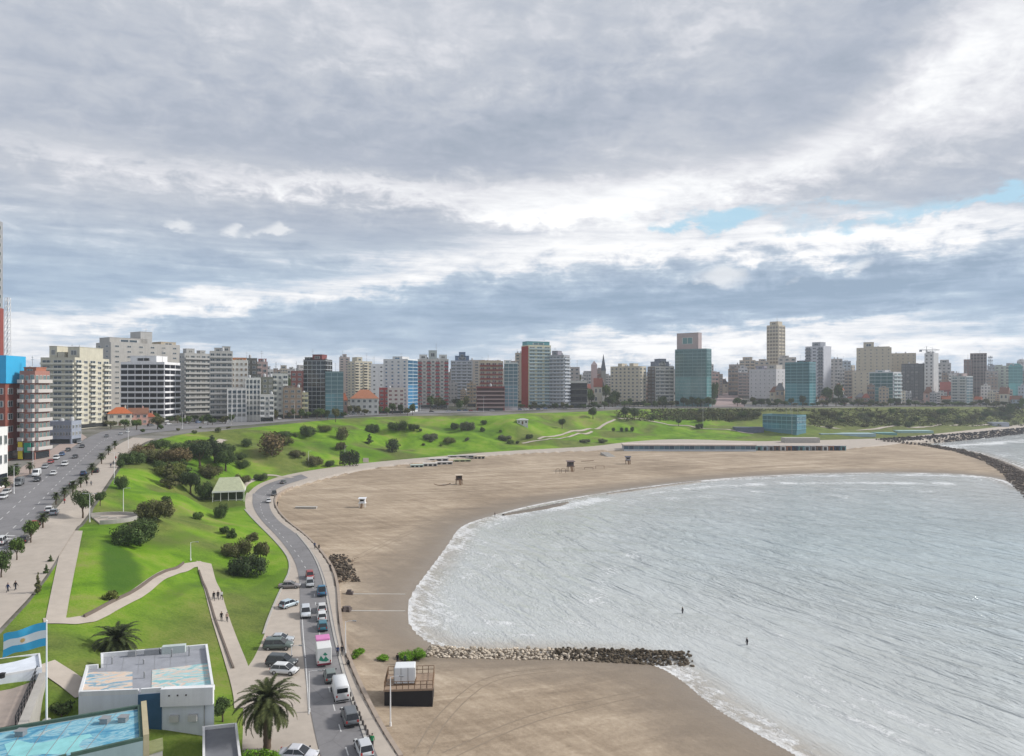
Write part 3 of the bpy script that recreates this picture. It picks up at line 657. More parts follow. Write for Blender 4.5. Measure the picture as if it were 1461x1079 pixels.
def building(label, x0, x1, yt, yb=None, d=None, col=(.45,.44,.41), fl=10, nc=4, style='grid', side=0, sn=3, sstyle='grid', acc=None, gl_=(.05,.07,.085), scol=None, dep=None, tops=(), th=27,
             name='apartment_building', cat='building', group='buildings of the skyline', wr=.55, wh=.5, mast=0, shape=None, base=None):
    xc = (x0+x1)/2; u = (xc-CX)/F
    if d is None: d = G(xc, yb).y
    acc = acc or tuple(min(.85, c*1.25) for c in col)
    Wp = (x1-x0)/F*d/math.sqrt(1+u*u)*1.0
    a = abs(side); t = R(th) if a else 0.0
    w = Wp*(1-a)/math.cos(t); dp = Wp*a/math.sin(t) if a else (dep or min(18, max(9, w*.8)))
    phi = -math.atan(u)-math.copysign(t, side) if a else -math.atan(u)
    rot = Matrix.Rotation(phi, 3, 'Z')
    half = [rot@Vector((sx*w/2, sy*dp/2, 0)) for sx in (-1, 1) for sy in (-1, 1)]
    front = min(h.y for h in half); c = Vector((u*(d-front), d-front, 0))
    # put the middle of its outline on the sight line
    us = [((c+h).x)/((c+h).y) for h in half]; um = (min(us)+max(us))/2; c.x += (u-um)*c.y
    k = ((x1-x0)/F)/max(max(us)-min(us), 1e-6); w *= k; dp *= k if a else 1
    gzv = [gz((c+h).x, (c+h).y) for h in half]; zb = min(gzv)-0.3; zg = max(min(gzv), gz(c.x, c.y-dp/2))
    zt = HC+(YH-yt)/F*(d-front*0.3); H = zt-zg
    root = tag(empty(name, (c.x, c.y, zg), phi), label, cat, group); USED[label] = 1
    body = MB(); fp = [(-w/2,-dp/2),(w/2,-dp/2),(w/2,dp/2),(-w/2,dp/2)]
    body.prism(fp, zb-zg, H); p = .3
    for q in ((-w/2,-dp/2,w/2,-dp/2+p),(-w/2,dp/2-p,w/2,dp/2),(-w/2,-dp/2+p,-w/2+p,dp/2-p),(w/2-p,-dp/2+p,w/2,dp/2-p)): body.box(q[0],q[1],H+.002,q[2],q[3],H+1.0)
    body.build('wall', [WALL], root, color=col)
    rf = MB(); rf.box(-w/2+p+.01, -dp/2+p+.01, H+.003, w/2-p-.01, dp/2-p-.01, H+.12); rf.build('roof', [ROOFM], root)
    facade(root, (-w/2, -dp/2, 0), (1, 0), w, H, fl, nc, style, acc, gl_, wr, wh)
    if side > 0: facade(root, (w/2, -dp/2, 0), (0, 1), dp, H, fl, sn, sstyle, acc, gl_, wr, wh)
    if side < 0: facade(root, (-w/2, dp/2, 0), (0, -1), dp, H, fl, sn, sstyle, acc, gl_, wr, wh)
    if scol and a:
        s = MB(); sx = w/2 if side > 0 else -w/2-.08
        s.box(sx, -dp/2, .05, sx+.08, dp/2, H-.01); s.build('side_wall', [WALL], root, color=scol)
    for (f0, f1, h, tc) in tops:
        r = MB(); r.box(-w/2+f0*w+.02, -dp*.32, H+.1, -w/2+f1*w-.02, dp*.36, H+h)
        r.box(-w/2+f0*w-.15, -dp*.32-.15, H+h, -w/2+f1*w+.15, dp*.36+.15, H+h+.25); rr = r.build('roof_room', [WALL], root, color=tc or col)
        if f1-f0 > .2: link('window', WINM, rr, (-w/2+(f0+f1)/2*w, -dp*.32, H+h*.55), 0, gl_, ((f1-f0)*w*.5, .12, h*.4))
    if mast:
        m = MB(); m.tube([(w*.1, 0, H), (w*.1, 0, H+mast)], [.22, .08], 5); m.box(w*.1-1.1, -.06, H+mast*.7, w*.1+1.1, .06, H+mast*.7+.12); m.box(w*.1-.7, -.06, H+mast*.85, w*.1+.7, .06, H+mast*.85+.1); m.build('antenna', [STEEL], root)
    if base:                                            # a wider canopy or podium round its foot
        hb, ext, bc = base
        b = MB(); b.box(-w/2-ext, -dp/2-ext, hb-.5, w/2+ext, -dp/2-.02, hb); b.build('canopy', [PAINT], root, color=bc)
    rb = random.Random(int(x0*7+yt*13)); 
    for k in range(rb.choice([1, 2, 2, 3])):
        q = (rb.uniform(-.4, .4)*w, rb.uniform(-.35, .35)*dp, H+.1+max([h for *_, h, _ in tops], default=0)*(1 if False else 0)); z = H+.12
        if rb.random() < .6: link('water_tank', TANKM, root, (q[0], q[1], z), 0, None, (1, 1, rb.uniform(.8, 1.4)))
        else: link('antenna', ANTM, root, (q[0], q[1], z), rb.uniform(0, 3), None, (1, 1, rb.uniform(.7, 1.6)))
    root['w'] = w; root['dp'] = dp; root['H'] = H
    return root
def house(label, x0, x1, yt, yb=None, d=None, col=(.6,.57,.5), roof=(.36,.12,.06), fl=2, nc=3, hip=True, rot=0.0, group='houses of the town', chim=True, roof_share=.35, name='house', th=None):
    xc = (x0+x1)/2; u = (xc-CX)/F
    if d is None: d = G(xc, yb).y
    w = (x1-x0)/F*d; dp = w*.85; zg = gz(u*(d+dp/2), d+dp/2); zt = HC+(YH-yt)/F*(d+dp/2); Ht = max(zt-zg, 4.0); H = Ht*(1-roof_share); w *= .9
    c = Vector((u*(d+dp/2), d+dp/2, zg)); root = tag(empty(name, c, -math.atan(u)+rot), label, 'house', group); USED[label] = 1
    b = MB(); b.box(-w/2, -dp/2, -3, w/2, dp/2, H); b.build('wall', [WALL], root, color=col)
    r = MB(); o = .5; z = Ht-H; a, e = w/2+o, dp/2+o; k = min(a, e)*.75 if hip else 0
    v = [(-a,-e,H),(a,-e,H),(a,e,H),(-a,e,H),(-a+k,0,H+z),(a-k,0,H+z)]
    r.add(v, [(0,1,5,4),(1,2,5),(2,3,4,5),(3,0,4),(3,2,1,0)]); ro = r.build('roof', [painted_roof], root, color=roof)
    if chim:
        ch = MB(); ch.box(w*.2, -.4, H+z*.4, w*.2+.8, .4, H+z+1.0); ch.build('chimney', [WALL], ro, color=col)
    fh = H/fl
    for f in range(fl):
        for c_ in range(nc):
            if f == 0 and c_ == nc//2:
                dm = MB(); dm.box(-.55, -.12, 0, .55, 0, 2.2); dm.build('door', [WOOD], root, (-w/2+(c_+.5)*w/nc, -dp/2, 0.02)); continue
            link('window', WINM, root, (-w/2+(c_+.5)*w/nc, -dp/2, (f+.55)*fh), 0, (.05,.06,.07), (w/nc*.5, .14, fh*.5))
    for s in (-1, 1):
        link('window', WINM, root, (s*w/2, 0, fh*.55), math.pi/2*s, (.05,.06,.07), (dp*.2, .14, fh*.5))
    return root
painted_roof = painted('roof_paint', 0.85, 0.2, 0.35, 1.0, False)

BE, GR, WH, TEAL = (.47,.44,.36), (.40,.395,.38), (.68,.68,.67), (.07,.26,.28)
def build_city():
    B = building
    # --- beside the avenue
    B('tall red brick tower with a grey top, cut by the edge of view', -60, 4, 312, d=300, col=(.27,.275,.29), fl=26, nc=2, style='grid', side=.4, sn=2, tops=[(.1,.9,5,GR)], th=30)
    B('block wrapped in bright blue netting above brick lower floors', -45, 34, 513, d=262, col=(.24,.085,.065), fl=8, nc=4, style='grid', side=.35, sn=2, th=28)
    r = B('glass fronted block with tall white columns and green shop sign', 28, 71, 533, d=268, col=(.34,.17,.14), fl=9, nc=3, style='bays', side=.5, sn=4, sstyle='balc', acc=(.50,.47,.45), gl_=(.12,.20,.20), th=34, tops=[(.1,.9,2.2,(.36,.15,.10))])
    B('long low bluish shop row behind blue site hoarding', 68, 116, 604, d=318, col=(.27,.30,.36), fl=3, nc=8, style='grid', side=.3, sn=3, name='shop_row', cat='building', acc=(.4,.42,.46))
    B('low white house with stepped cornice at the avenue corner', -22, 11, 615, d=205, col=WH, fl=3, nc=3, style='grid', side=.45, sn=2, name='house', cat='house')
    B('tall beige balconied block over a white canopy by the avenue', 58, 156, 513, d=398, col=(.50,.475,.385), fl=13, nc=3, style='balc', side=.52, sn=5, sstyle='bays', acc=(.58,.56,.47), tops=[(.05,.28,7.5,None),(.3,.5,4,None),(.6,.95,7,None)], mast=9, th=34, base=(4.4, 4.0, WH))
    B('broad grey slab block with aerials on its roof', 137, 257, 491, d=520, col=(.40,.385,.36), fl=14, nc=6, style='grid', side=-.18, sn=2, tops=[(.02,.55,4.5,None),(.45,.62,10,GR),(.75,.98,3,(.42,.36,.27))], mast=14, wr=.35, wh=.35)
    B('white block with black glass bands on every storey', 172, 257, 519, yb=601, col=(.72,.72,.74), fl=10, nc=6, style='band', side=.28, sn=3, sstyle='band', acc=(.78,.78,.80), gl_=(.012,.013,.02), tops=[(.15,.75,5,(.75,.75,.76))])
    house('villa with bright orange tiled roof below the banded block', 154, 188, 581, d=425, col=(.6,.56,.48), roof=(.42,.12,.045), hip=True)
    house('villa with brown tiled roof and pink walls beneath the banded block', 184, 211, 582, d=432, col=(.55,.33,.28), roof=(.20,.10,.065), hip=False)
    house('small stone garage house with red tiled roof by shrubs', 205, 221, 589, d=436, col=(.42,.32,.26), roof=(.33,.10,.055), fl=1)
    B('grey gridded apartment block filled with recessed balconies', 256, 302, 506, yb=597, col=(.37,.365,.35), fl=13, nc=5, style='balc', acc=(.42,.415,.40), tops=[(.1,.4,4,None),(.6,.8,3,None)], side=-.16, sn=2, dep=14)
    B('pale grey gridded block with light balconies and roof huts', 299, 332, 503, d=478, col=(.44,.43,.41), fl=13, nc=4, style='balc', acc=(.52,.51,.49), tops=[(.2,.5,3,None),(.55,.9,4,None)])
    B('white block with orange window boxes and orange roof storey', 329, 354, 516, d=486, col=(.62,.61,.58), fl=11, nc=4, style='grid', tops=[(.1,.9,2.5,(.55,.26,.14))], gl_=(.22,.14,.07))
    B('dark charcoal block rising behind the row of white towers', 349, 367, 513, d=520, col=(.13,.13,.12), fl=11, nc=2, style='grid')
    B('pinkish slim block behind the row of white towers', 365, 382, 518, d=532, col=(.46,.36,.34), fl=10, nc=2, style='bays', tops=[(.2,.9,3,(.36,.16,.16))])
    B('short white tower with vertical fins, first of the low row', 324, 352, 556, d=462, col=(.56,.55,.54), fl=7, nc=4, style='strips')
    B('short white tower with dark slots, middle of the low row', 350, 372, 541, d=474, col=(.60,.60,.58), fl=8, nc=4, style='strips')
    B('dark green topped stepped block in the low row', 366, 390, 540, d=486, col=(.17,.175,.15), fl=8, nc=3, style='grid')
    B('short cream tower with rounded bays closing the low row', 371, 391, 565, d=466, col=(.58,.57,.55), fl=5, nc=3, style='bays')
    B('white narrow block with paired dark window strips', 388, 411, 535, d=498, col=(.55,.55,.53), fl=8, nc=3, style='bays')
    B('brown brick block beside the narrow white block', 404, 431, 555, d=498, col=(.30,.23,.18), fl=6, nc=3, style='grid', tops=[(.1,.6,2,None)])
    B('dusky red block showing behind the dark stepped glass block', 415, 440, 531, d=600, col=(.24,.10,.09), fl=8, nc=3, style='grid')
    B('olive cream low block at the foot of the glass block', 428, 440, 562, d=505, col=(.45,.44,.30), fl=5, nc=2, style='balc')
    B('dark glass block with white floor lines and red roof box', 433, 474, 515, d=520, col=(.05,.055,.065), fl=13, nc=5, style='glass', gl_=(.02,.03,.045), acc=(.42,.44,.46), side=.25, sn=3, sstyle='glass', tops=[(.35,.8,4.5,(.20,.07,.07)),(0,.3,2.5,(.1,.11,.1))])
    B('teal glass wing stepping down from the dark glass block', 464, 490, 532, d=512, col=(.10,.17,.19), fl=11, nc=3, style='glass', gl_=(.09,.20,.235), acc=(.30,.39,.42))
    # --- centre
    B('slim pinkish tower behind the teal glass wing', 484, 499, 511, d=760, col=(.52,.44,.40), fl=16, nc=2, style='grid', tops=[(.3,.7,4,None)])
    B('cream tower with vertical gold stripe behind red roofed villa', 496, 531, 517, d=720, col=(.50,.46,.36), fl=14, nc=4, style='bays', side=-.3, sn=2, tops=[(.2,.5,5,None)])
    B('white windowless box building carrying a blank hoarding', 529, 549, 521, d=690, col=(.74,.74,.74), fl=9, nc=2, style='grid', wr=.3, wh=.3)
    house('wide white villa with long red tiled roof on the clifftop', 498, 542, 556, d=560, col=(.60,.59,.57), roof=(.33,.14,.08), fl=3, nc=5)
    B('red gabled low block with white bands beside the villa', 541, 556, 555, d=585, col=(.34,.07,.07), fl=6, nc=2, style='grid')
    B('red and white chequered low block before the white tower', 553, 577, 555, d=580, col=(.60,.55,.52), fl=6, nc=3, style='grid', gl_=(.20,.05,.05))
    B('white tower with small dark windows and blue balconies on one side', 547, 596, 514, d=600, col=(.62,.63,.64), fl=15, nc=4, style='grid', side=.30, sn=2, sstyle='glass', gl_=(.04,.17,.32), acc=(.55,.62,.66), wr=.34, wh=.42, tops=[(.3,.7,3,None)])
    r = B('red and white ornate tower with stepped gables and roof spire', 596, 640, 514, d=660, col=(.50,.48,.45), fl=13, nc=7, style='bays', acc=(.33,.055,.07), gl_=(.06,.07,.08), tops=[(.05,.3,5,(.6,.6,.58)),(.35,.62,9,(.42,.46,.45)),(.7,.95,5,(.6,.6,.58))], mast=17)
    B('grey tower with blue stepped roof', 643, 674, 516, d=760, col=(.40,.42,.46), fl=13, nc=4, style='balc', acc=(.46,.48,.53), tops=[(.2,.85,6,(.13,.19,.29)),(.38,.68,10,(.13,.19,.29))])
    B('pale beige tower standing behind the brown and cream tower', 668, 692, 515, d=800, col=(.52,.46,.40), fl=14, nc=3, style='grid')
    B('brown tower in a cream frame with pale bands', 684, 718, 517, d=655, col=(.50,.42,.31), fl=11, nc=4, style='balc', acc=(.22,.05,.045), gl_=(.09,.03,.025), tops=[(.1,.9,1.5,(.50,.38,.25))])
    B('dark red podium with white lines below the brown tower', 680, 720, 553, d=640, col=(.22,.05,.05), fl=6, nc=1, style='band', acc=(.42,.30,.28), gl_=(.05,.02,.02))
    B('narrow blue glass tower in a white frame with green panels', 719, 739, 519, d=660, col=(.60,.62,.62), fl=13, nc=3, style='glass', gl_=(.09,.20,.25), acc=(.55,.58,.58), tops=[(.0,.5,3,None)])
    B('slim beige tower wedged behind the red and cream tower', 735, 750, 505, d=760, col=(.45,.38,.31), fl=15, nc=2, style='grid')
    r = B('tall cream tower with red side wall and teal roof', 744, 786, 494, d=690, col=(.56,.54,.40), fl=18, nc=3, style='balc', side=-.24, sn=1, sstyle='blank', scol=(.27,.035,.03), acc=(.40,.48,.50), gl_=(.09,.17,.20), tops=[(.0,1.0,4.5,(.12,.30,.33))], th=24)
    B('grey blue balconied tower with rounded corner', 784, 813, 508, d=690, col=(.33,.34,.37), fl=15, nc=4, style='balc', acc=(.42,.45,.50), gl_=(.08,.11,.15), side=.3, sn=2, sstyle='balc', tops=[(.1,.5,5,(.25,.24,.28))])
    B('slim grey block just beyond the rounded tower', 812, 827, 525, d=800, col=(.42,.38,.36), fl=9, nc=2, style='grid')
    B('low house with white walls and a black glazed front', 812, 838, 545, d=700, col=(.55,.53,.50), fl=4, nc=3, style='band', gl_=(.012,.012,.015), acc=(.06,.06,.06), name='house', cat='house')
    # --- the hill with the church, and the teal towers
    B('cream apartment block with regular windows and roof towers', 871, 922, 524, d=760, col=(.50,.45,.36), fl=11, nc=7, style='grid', side=.2, sn=2, tops=[(.22,.36,4,None),(.62,.76,4,None)], wr=.5)
    B('grey block with dark brown side and pointed roof room', 924, 962, 524, d=770, col=(.40,.39,.37), fl=11, nc=4, style='balc', side=-.28, sn=2, scol=(.10,.08,.075), acc=(.45,.44,.42), tops=[(.1,.8,6,(.17,.19,.24)),(.3,.65,9,(.17,.19,.24))])
    B('big teal glass tower topped by a pink grey box', 963, 1015, 499, d=740, col=(.12,.22,.23), fl=17, nc=7, style='glass', gl_=(.10,.215,.22), acc=(.21,.33,.34), side=.14, sn=2, sstyle='glass', tops=[(.03,.72,18,(.40,.33,.33))])
    B('stepped beige block above the brick street', 1055, 1078, 515, d=960, col=(.48,.41,.33), fl=11, nc=3, style='balc', acc=(.52,.46,.39), tops=[(.2,.8,5,None)])
    B('small grey beige block at the bend of the brick street', 1040, 1058, 521, d=1010, col=(.42,.37,.35), fl=9, nc=3, style='grid')
    B('brown grey block with balconies behind the wide pale block', 1053, 1072, 533, d=900, col=(.34,.28,.26), fl=8, nc=3, style='balc')
    B('wide pale grey block with blank walls and cluttered roof', 1069, 1120, 528, d=840, col=(.53,.52,.53), fl=8, nc=6, style='grid', side=.25, sn=2, wr=.22, wh=.25, tops=[(.2,.5,5,(.33,.32,.38)),(.6,.95,6,(.45,.42,.38))])
    B('tall beige tower standing alone above the skyline', 1094, 1120, 465, d=980, col=(.50,.44,.34), fl=20, nc=4, style='strips', side=.36, sn=2, sstyle='strips', acc=(.54,.48,.38), gl_=(.20,.17,.13), tops=[(.15,.85,6,None)], mast=16)
    B('beige block stepping down beside the tall lone tower', 1076, 1098, 516, d=930, col=(.45,.39,.32), fl=10, nc=3, style='grid', tops=[(.3,.8,3,None)])
    B('pale tower shoulder block between lone tower and teal block', 1110, 1136, 511, d=920, col=(.50,.46,.42), fl=11, nc=3, style='grid', tops=[(.1,.6,3,None)])
    B('teal glass block with horizontal bands by the clifftop', 1120, 1164, 518, d=775, col=(.06,.19,.22), fl=14, nc=4, style='glass', gl_=(.08,.21,.24), acc=(.24,.40,.43), side=.22, sn=2, sstyle='glass', tops=[(.45,.8,2.5,(.05,.06,.07))])
    B('white tower split by a dark glazed stripe', 1149, 1186, 495, d=900, col=(.52,.53,.57), fl=16, nc=3, style='bays', gl_=(.06,.08,.11), acc=(.15,.17,.20), side=.3, sn=1, sstyle='blank', tops=[(.3,.75,6,(.30,.32,.36))])
    B('slim grey white block beside the dark striped tower', 1184, 1202, 513, d=1000, col=(.46,.45,.45), fl=11, nc=3, style='grid')
    B('pale blue block beyond the dark striped tower', 1198, 1214, 516, d=1080, col=(.38,.44,.50), fl=10, nc=3, style='grid')
    B('brown framed mid block below the large beige hotel', 1205, 1226, 530, d=900, col=(.38,.31,.25), fl=9, nc=4, style='balc', acc=(.5,.44,.38))
    B('large beige hotel block with blank upper walls and roof tower', 1222, 1272, 497, d=900, col=(.47,.42,.33), fl=16, nc=6, style='grid', wr=.25, wh=.3, tops=[(.2,.5,8,None),(.5,.95,2,None)])
    B('long beige wing joined to the large beige hotel', 1270, 1307, 505, d=930, col=(.44,.39,.31), fl=14, nc=5, style='grid', wr=.25, wh=.3)
    B('cream low tower beneath the large beige hotel', 1216, 1242, 531, d=860, col=(.50,.45,.36), fl=9, nc=3, style='grid', wr=.25, wh=.3)
    B('white framed block with teal glass front', 1240, 1286, 532, d=800, col=(.55,.56,.57), fl=9, nc=4, style='glass', gl_=(.09,.20,.21), acc=(.44,.50,.51), side=.25, sn=2, sstyle='balc', tops=[(.2,.6,3,None)])
    B('dark grey slab block with faint grid of windows', 1286, 1330, 520, d=880, col=(.10,.105,.11), fl=12, nc=7, style='grid', acc=(.15,.15,.16), gl_=(.03,.035,.04), wh=.55)
    B('slim white tower beside the dark slab', 1319, 1339, 505, d=860, col=(.56,.56,.55), fl=14, nc=2, style='grid', side=.35, sn=1, sstyle='blank', wr=.4, tops=[(.1,.6,3,None)], mast=9)
    B('grey round topped tower behind the slim white tower', 1337, 1357, 519, d=930, col=(.42,.41,.41), fl=11, nc=3, style='grid', tops=[(.2,.85,5,None)])
    house('gabled house with red end wall among the towers', 1342, 1358, 545, d=830, col=(.40,.13,.13), roof=(.35,.12,.10), hip=False)
    B('striped glass block with pale floors below the brown twin tower', 1357, 1388, 538, d=800, col=(.42,.44,.43), fl=10, nc=2, style='balc', side=.3, sn=2, sstyle='glass', gl_=(.10,.16,.18), acc=(.52,.53,.51), tops=[(.3,.7,4,(.45,.36,.34))])
    B('dark brown tower with vertical ribs, taller of the twin', 1384, 1408, 505, d=960, col=(.20,.155,.14), fl=15, nc=5, style='strips', acc=(.36,.31,.29), gl_=(.05,.04,.04))
    B('shorter dark brown tower joined to the ribbed tower', 1375, 1387, 514, d=965, col=(.20,.14,.13), fl=14, nc=2, style='grid')
    B('beige stepped block below the lattice mast', 1406, 1424, 531, d=940, col=(.43,.38,.36), fl=9, nc=3, style='grid')
    B('pale green block beside the arched teal tower', 1419, 1441, 523, d=950, col=(.43,.47,.41), fl=11, nc=3, style='grid', tops=[(.1,.5,2,None)])
    B('teal tower with rounded top near the headland', 1439, 1459, 523, d=900, col=(.13,.36,.36), fl=12, nc=3, style='glass', gl_=(.11,.36,.36), acc=(.16,.40,.40), tops=[(.1,.9,2.5,(.13,.36,.36)),(.25,.75,3.6,(.13,.36,.36))])
    B('grey block cut by the edge of view beyond the teal tower', 1456, 1490, 528, d=950, col=(.35,.36,.40), fl=10, nc=4, style='grid')
    B('long low beige block with terraces near the headland', 1399, 1445, 557, d=860, col=(.38,.35,.32), fl=5, nc=8, style='balc', acc=(.44,.41,.38))
    B('brick block with pale window bays beside the netted block', -30, 27, 543, d=250, col=(.23,.07,.06), fl=8, nc=4, style='grid', side=.3, sn=2) if False else None
build_city()
def blue_net():
    r = [o for o in COL.objects if o.get('label', '').startswith('block wrapped in bright blue')][0]; w, dp, H = r['w'], r['dp'], r['H']
    m = MB(); h = H*.235
    m.box(-w/2-.5, -dp/2-.5, H-h, w/2+.5, -dp/2-.3, H+1.5); m.box(w/2+.3, -dp/2-.3, H-h, w/2+.5, dp/2+.3, H+1.5); m.box(-w/2-.5, -dp/2-.3, H-h, -w/2-.3, dp/2+.3, H+1.5); m.box(-w/2-.5, dp/2+.3, H-h, w/2+.5, dp/2+.5, H+1.5)
    m.build('netting', [simple('blue_net', (0.04, 0.36, 0.62), 0.8, 0.2, 0.12, 0.5)], r)
    r = [o for o in COL.objects if o.get('label', '').startswith('glass fronted block')][0]; w, dp, H = r['w'], r['dp'], r['H']
    m = MB(); m.box(-w*.1, -dp/2-1.0, 3.0, w*.3, -dp/2-.6, 6.6); m.build('shop_sign', [simple('green_sign', (0.02, 0.25, 0.16), .6)], r)
    m = MB(); m.box(-w*.5, -dp/2-1.0, .5, -w*.22, -dp/2-.6, 7.0); m.build('sign_board', [simple('yellow_sign', (0.62, 0.52, 0.03), .6)], r)
blue_net()
def red_cladding():
    r = [o for o in COL.objects if o.get('label', '').startswith('tall red brick tower')][0]; w, dp, H = r['w'], r['dp'], r['H']; z = [gz(r.location.x, r.location.y)]
    m = MB(); h = H*.62; m.box(-w/2-.4, -dp/2-.4, 0, w/2+.4, -dp/2-.05, h); m.box(w/2+.05, -dp/2-.05, 0, w/2+.4, dp/2, h); m.build('red_brick_cladding', [WALL], r, color=(.24,.07,.06))
red_cladding()

# --- church on the hill, mast, crane
def church():
    d = 980; u = (856-CX)/F; x = u*d; z0 = gz(x, d); zt = lambda y: HC+(YH-y)/F*d-z0
    r = tag(empty('church', (x, d, z0)), 'brick church with one slender dark spire and one square tower', 'church', 'buildings of the skyline')
    m = MB(); m.box(-12, 2, -2, 12, 26, zt(540)); m.build('nave', [WALL], r, color=(.36,.22,.19))
    m = MB(); a = zt(540); m.add([(-12.5,1.5,a),(12.5,1.5,a),(12.5,26.5,a),(-12.5,26.5,a),(0,1.5,a+6),(0,26.5,a+6)], [(0,1,4),(1,2,5,4),(2,3,5),(3,0,4,5),(3,2,1,0)]); m.build('roof', [painted_roof], r, color=(.28,.16,.14))
    m = MB(); m.box(-12, -5, -2, -4.5, 1.9, zt(521)); t = m.build('tower', [WALL], r, color=(.50,.38,.37)); m = MB(); c = zt(521); m.add([(-12.3,-5.3,c),(-4.2,-5.3,c),(-4.2,2,c),(-12.3,2,c),(-8.2,-1.6,c+6)], [(0,1,4),(1,2,4),(2,3,4),(3,0,4),(3,2,1,0)]); m.build('tower_cap', [painted_roof], t, color=(.42,.34,.34))
    m = MB(); m.box(1.5, -5, -2, 7.5, 1.9, zt(529)); t = m.build('tower', [WALL], r, color=(.27,.26,.24)); m = MB(); c = zt(529); e = zt(505); m.add([(1.2,-5.3,c),(7.8,-5.3,c),(7.8,2.2,c),(1.2,2.2,c),(4.5,-1.6,e)], [(0,1,4),(1,2,4),(2,3,4),(3,0,4),(3,2,1,0)]); m.build('spire', [painted_roof], t, color=(.11,.12,.14))
    for k in range(3): link('window', WINM, r, (-7+k*7, 1.98, 9), 0, (.04,.04,.05), (1.8, .12, 5))
church()
def lattice(label, name, px, yt, d, w, cat, tone=STEEL):
    u = (px-CX)/F; x = u*d; z0 = gz(x, d); H = HC+(YH-yt)/F*d-z0; m = MB(); w2 = w/2
    for sx in (-1, 1):
        for sy in (-1, 1): m.tube([(sx*w2, sy*w2, 0), (sx*w2*.6, sy*w2*.6, H)], .16, 4)
    n = int(H/(w*1.1))
    for k in range(n):
        a, b = k*H/n, (k+1)*H/n; ka, kb = 1-.4*a/H, 1-.4*b/H
        for s in (-1, 1):
            m.tube([(-w2*ka, s*w2*ka, a), (w2*kb, s*w2*kb, b)], .1, 4, cap=False); m.tube([(s*w2*ka, -w2*ka, a), (s*w2*kb, w2*kb, b)], .1, 4, cap=False)
            m.tube([(-w2*kb, s*w2*kb, b), (w2*kb, s*w2*kb, b)], .1, 4, cap=False)
    r = tag(empty(name, (x, d, z0)), label, cat); m.build('lattice', [tone], r); return r, H, w
r, H, w = lattice('thin lattice mast with round antennas beside brown tower', 'lattice_mast', 1413, 508, 945, 4.5, 'mast')
for k in range(4):
    m = MB(); a = H*(.72+.08*k); m.box(-2.2, -1.6, a, 2.2, 1.6, a+1.0); m.build('antenna_ring', [STEEL], r)
r, H, w = lattice('tower crane with level jib on the skyline', 'tower_crane', 1322, 500, 900, 1.8, 'crane')
m = MB(); m.box(-9, -.5, H, 16, .5, H+.9); m.box(-9, -.7, H-1.8, -6, .7, H); m.build('jib', [STEEL], r); m = MB(); m.tube([(0, 0, H), (0, 0, H+5)], .3, 5); m.tube([(0, 0, H+5), (14, 0, H+.9)], .08, 4); m.tube([(0, 0, H+5), (-8, 0, H+.9)], .08, 4); m.build('apex', [STEEL], r)
r, H, w = lattice('white scaffold hoist tower against the red brick tower', 'hoist_tower', 11, 425, 292, 2.2, 'scaffold', WHITEP)

# --- smaller houses filling the gaps between the towers and climbing the hill
def fill_city():
    rnd = random.Random(5)
    cols = [('white', (.58,.57,.55)), ('cream', (.52,.48,.39)), ('grey', (.38,.37,.37)), ('pink', (.48,.34,.30)), ('tan', (.42,.34,.26)), ('brown', (.26,.19,.15)), ('pale blue', (.38,.43,.47))]
    roofs = [('red tiled', (.33,.11,.06)), ('brown', (.20,.11,.08)), ('grey', (.22,.22,.23)), ('rust', (.28,.10,.075)), ('dark', (.10,.09,.09))]
    spots = []
    for x in range(600, 690, 9): spots.append((x+rnd.uniform(-3, 3), rnd.uniform(551, 565), rnd.uniform(690, 860)))
    for x in range(826, 876, 7): spots.append((x+rnd.uniform(-3, 3), rnd.uniform(536, 558), rnd.uniform(760, 960)))
    for x in range(985, 1075, 9): spots.append((x+rnd.uniform(-3, 3), rnd.uniform(536, 560), rnd.uniform(850, 1080)))
    for x in range(1085, 1225, 10): spots.append((x+rnd.uniform(-3, 3), rnd.uniform(545, 566), rnd.uniform(790, 900)))
    for x in range(1225, 1460, 9): spots.append((x+rnd.uniform(-3, 3), rnd.uniform(552, 572), rnd.uniform(775, 840)))
    for x in range(920, 965, 9): spots.append((x, rnd.uniform(552, 566), rnd.uniform(800, 840)))
    for x in range(400, 500, 10): spots.append((x, rnd.uniform(551, 566), rnd.uniform(540, 640)))
    for x in range(225, 330, 15): spots.append((x, rnd.uniform(540, 560), rnd.uniform(560, 640)))
    for (x, yt, d) in spots:
        if 1026 < x < 1062 and d < 960: d += 150; yt = min(yt, 550)
        cn, c = rnd.choice(cols); rn, rc = rnd.choice(roofs); w = rnd.uniform(8, 15); a, b = betw(x); dirn = 'behind' if d > 800 else 'between'
        hip = rnd.random() < .7
        lab = uniq([f'{cn} house with {rn} roof near the {near(x)[0]}', f'{cn} house with {rn} roof between the {a} and the {b}', f'small {cn} house with {rn} {"hipped" if hip else "gabled"} roof near the {near(x)[0]}', f'{cn} house with {rn} roof not far from the {near(x)[1]}', f'{cn} house with {rn} roof among houses near the {near(x)[2]}'])
        if rnd.random() < .35:
            lab2 = uniq([f'{cn} flat roofed small block near the {near(x)[0]}', f'{cn} flat roofed small block between the {a} and the {b}', f'flat roofed {cn} block not far from the {near(x)[1]}']); USED.pop(lab, None)
            building(lab2, x-w/2, x+w/2, yt-4, d=d, col=c, fl=rnd.choice([4, 5, 6]), nc=3, style=rnd.choice(['grid', 'balc', 'bays']), tops=[(.3, .7, 2.5, None)], group='houses of the town', name='house', cat='house')
        else: house(lab, x-w/2, x+w/2, yt, d=d, col=c, roof=rc, fl=2, nc=2, hip=hip, rot=rnd.uniform(-.3, .3))
fill_city()
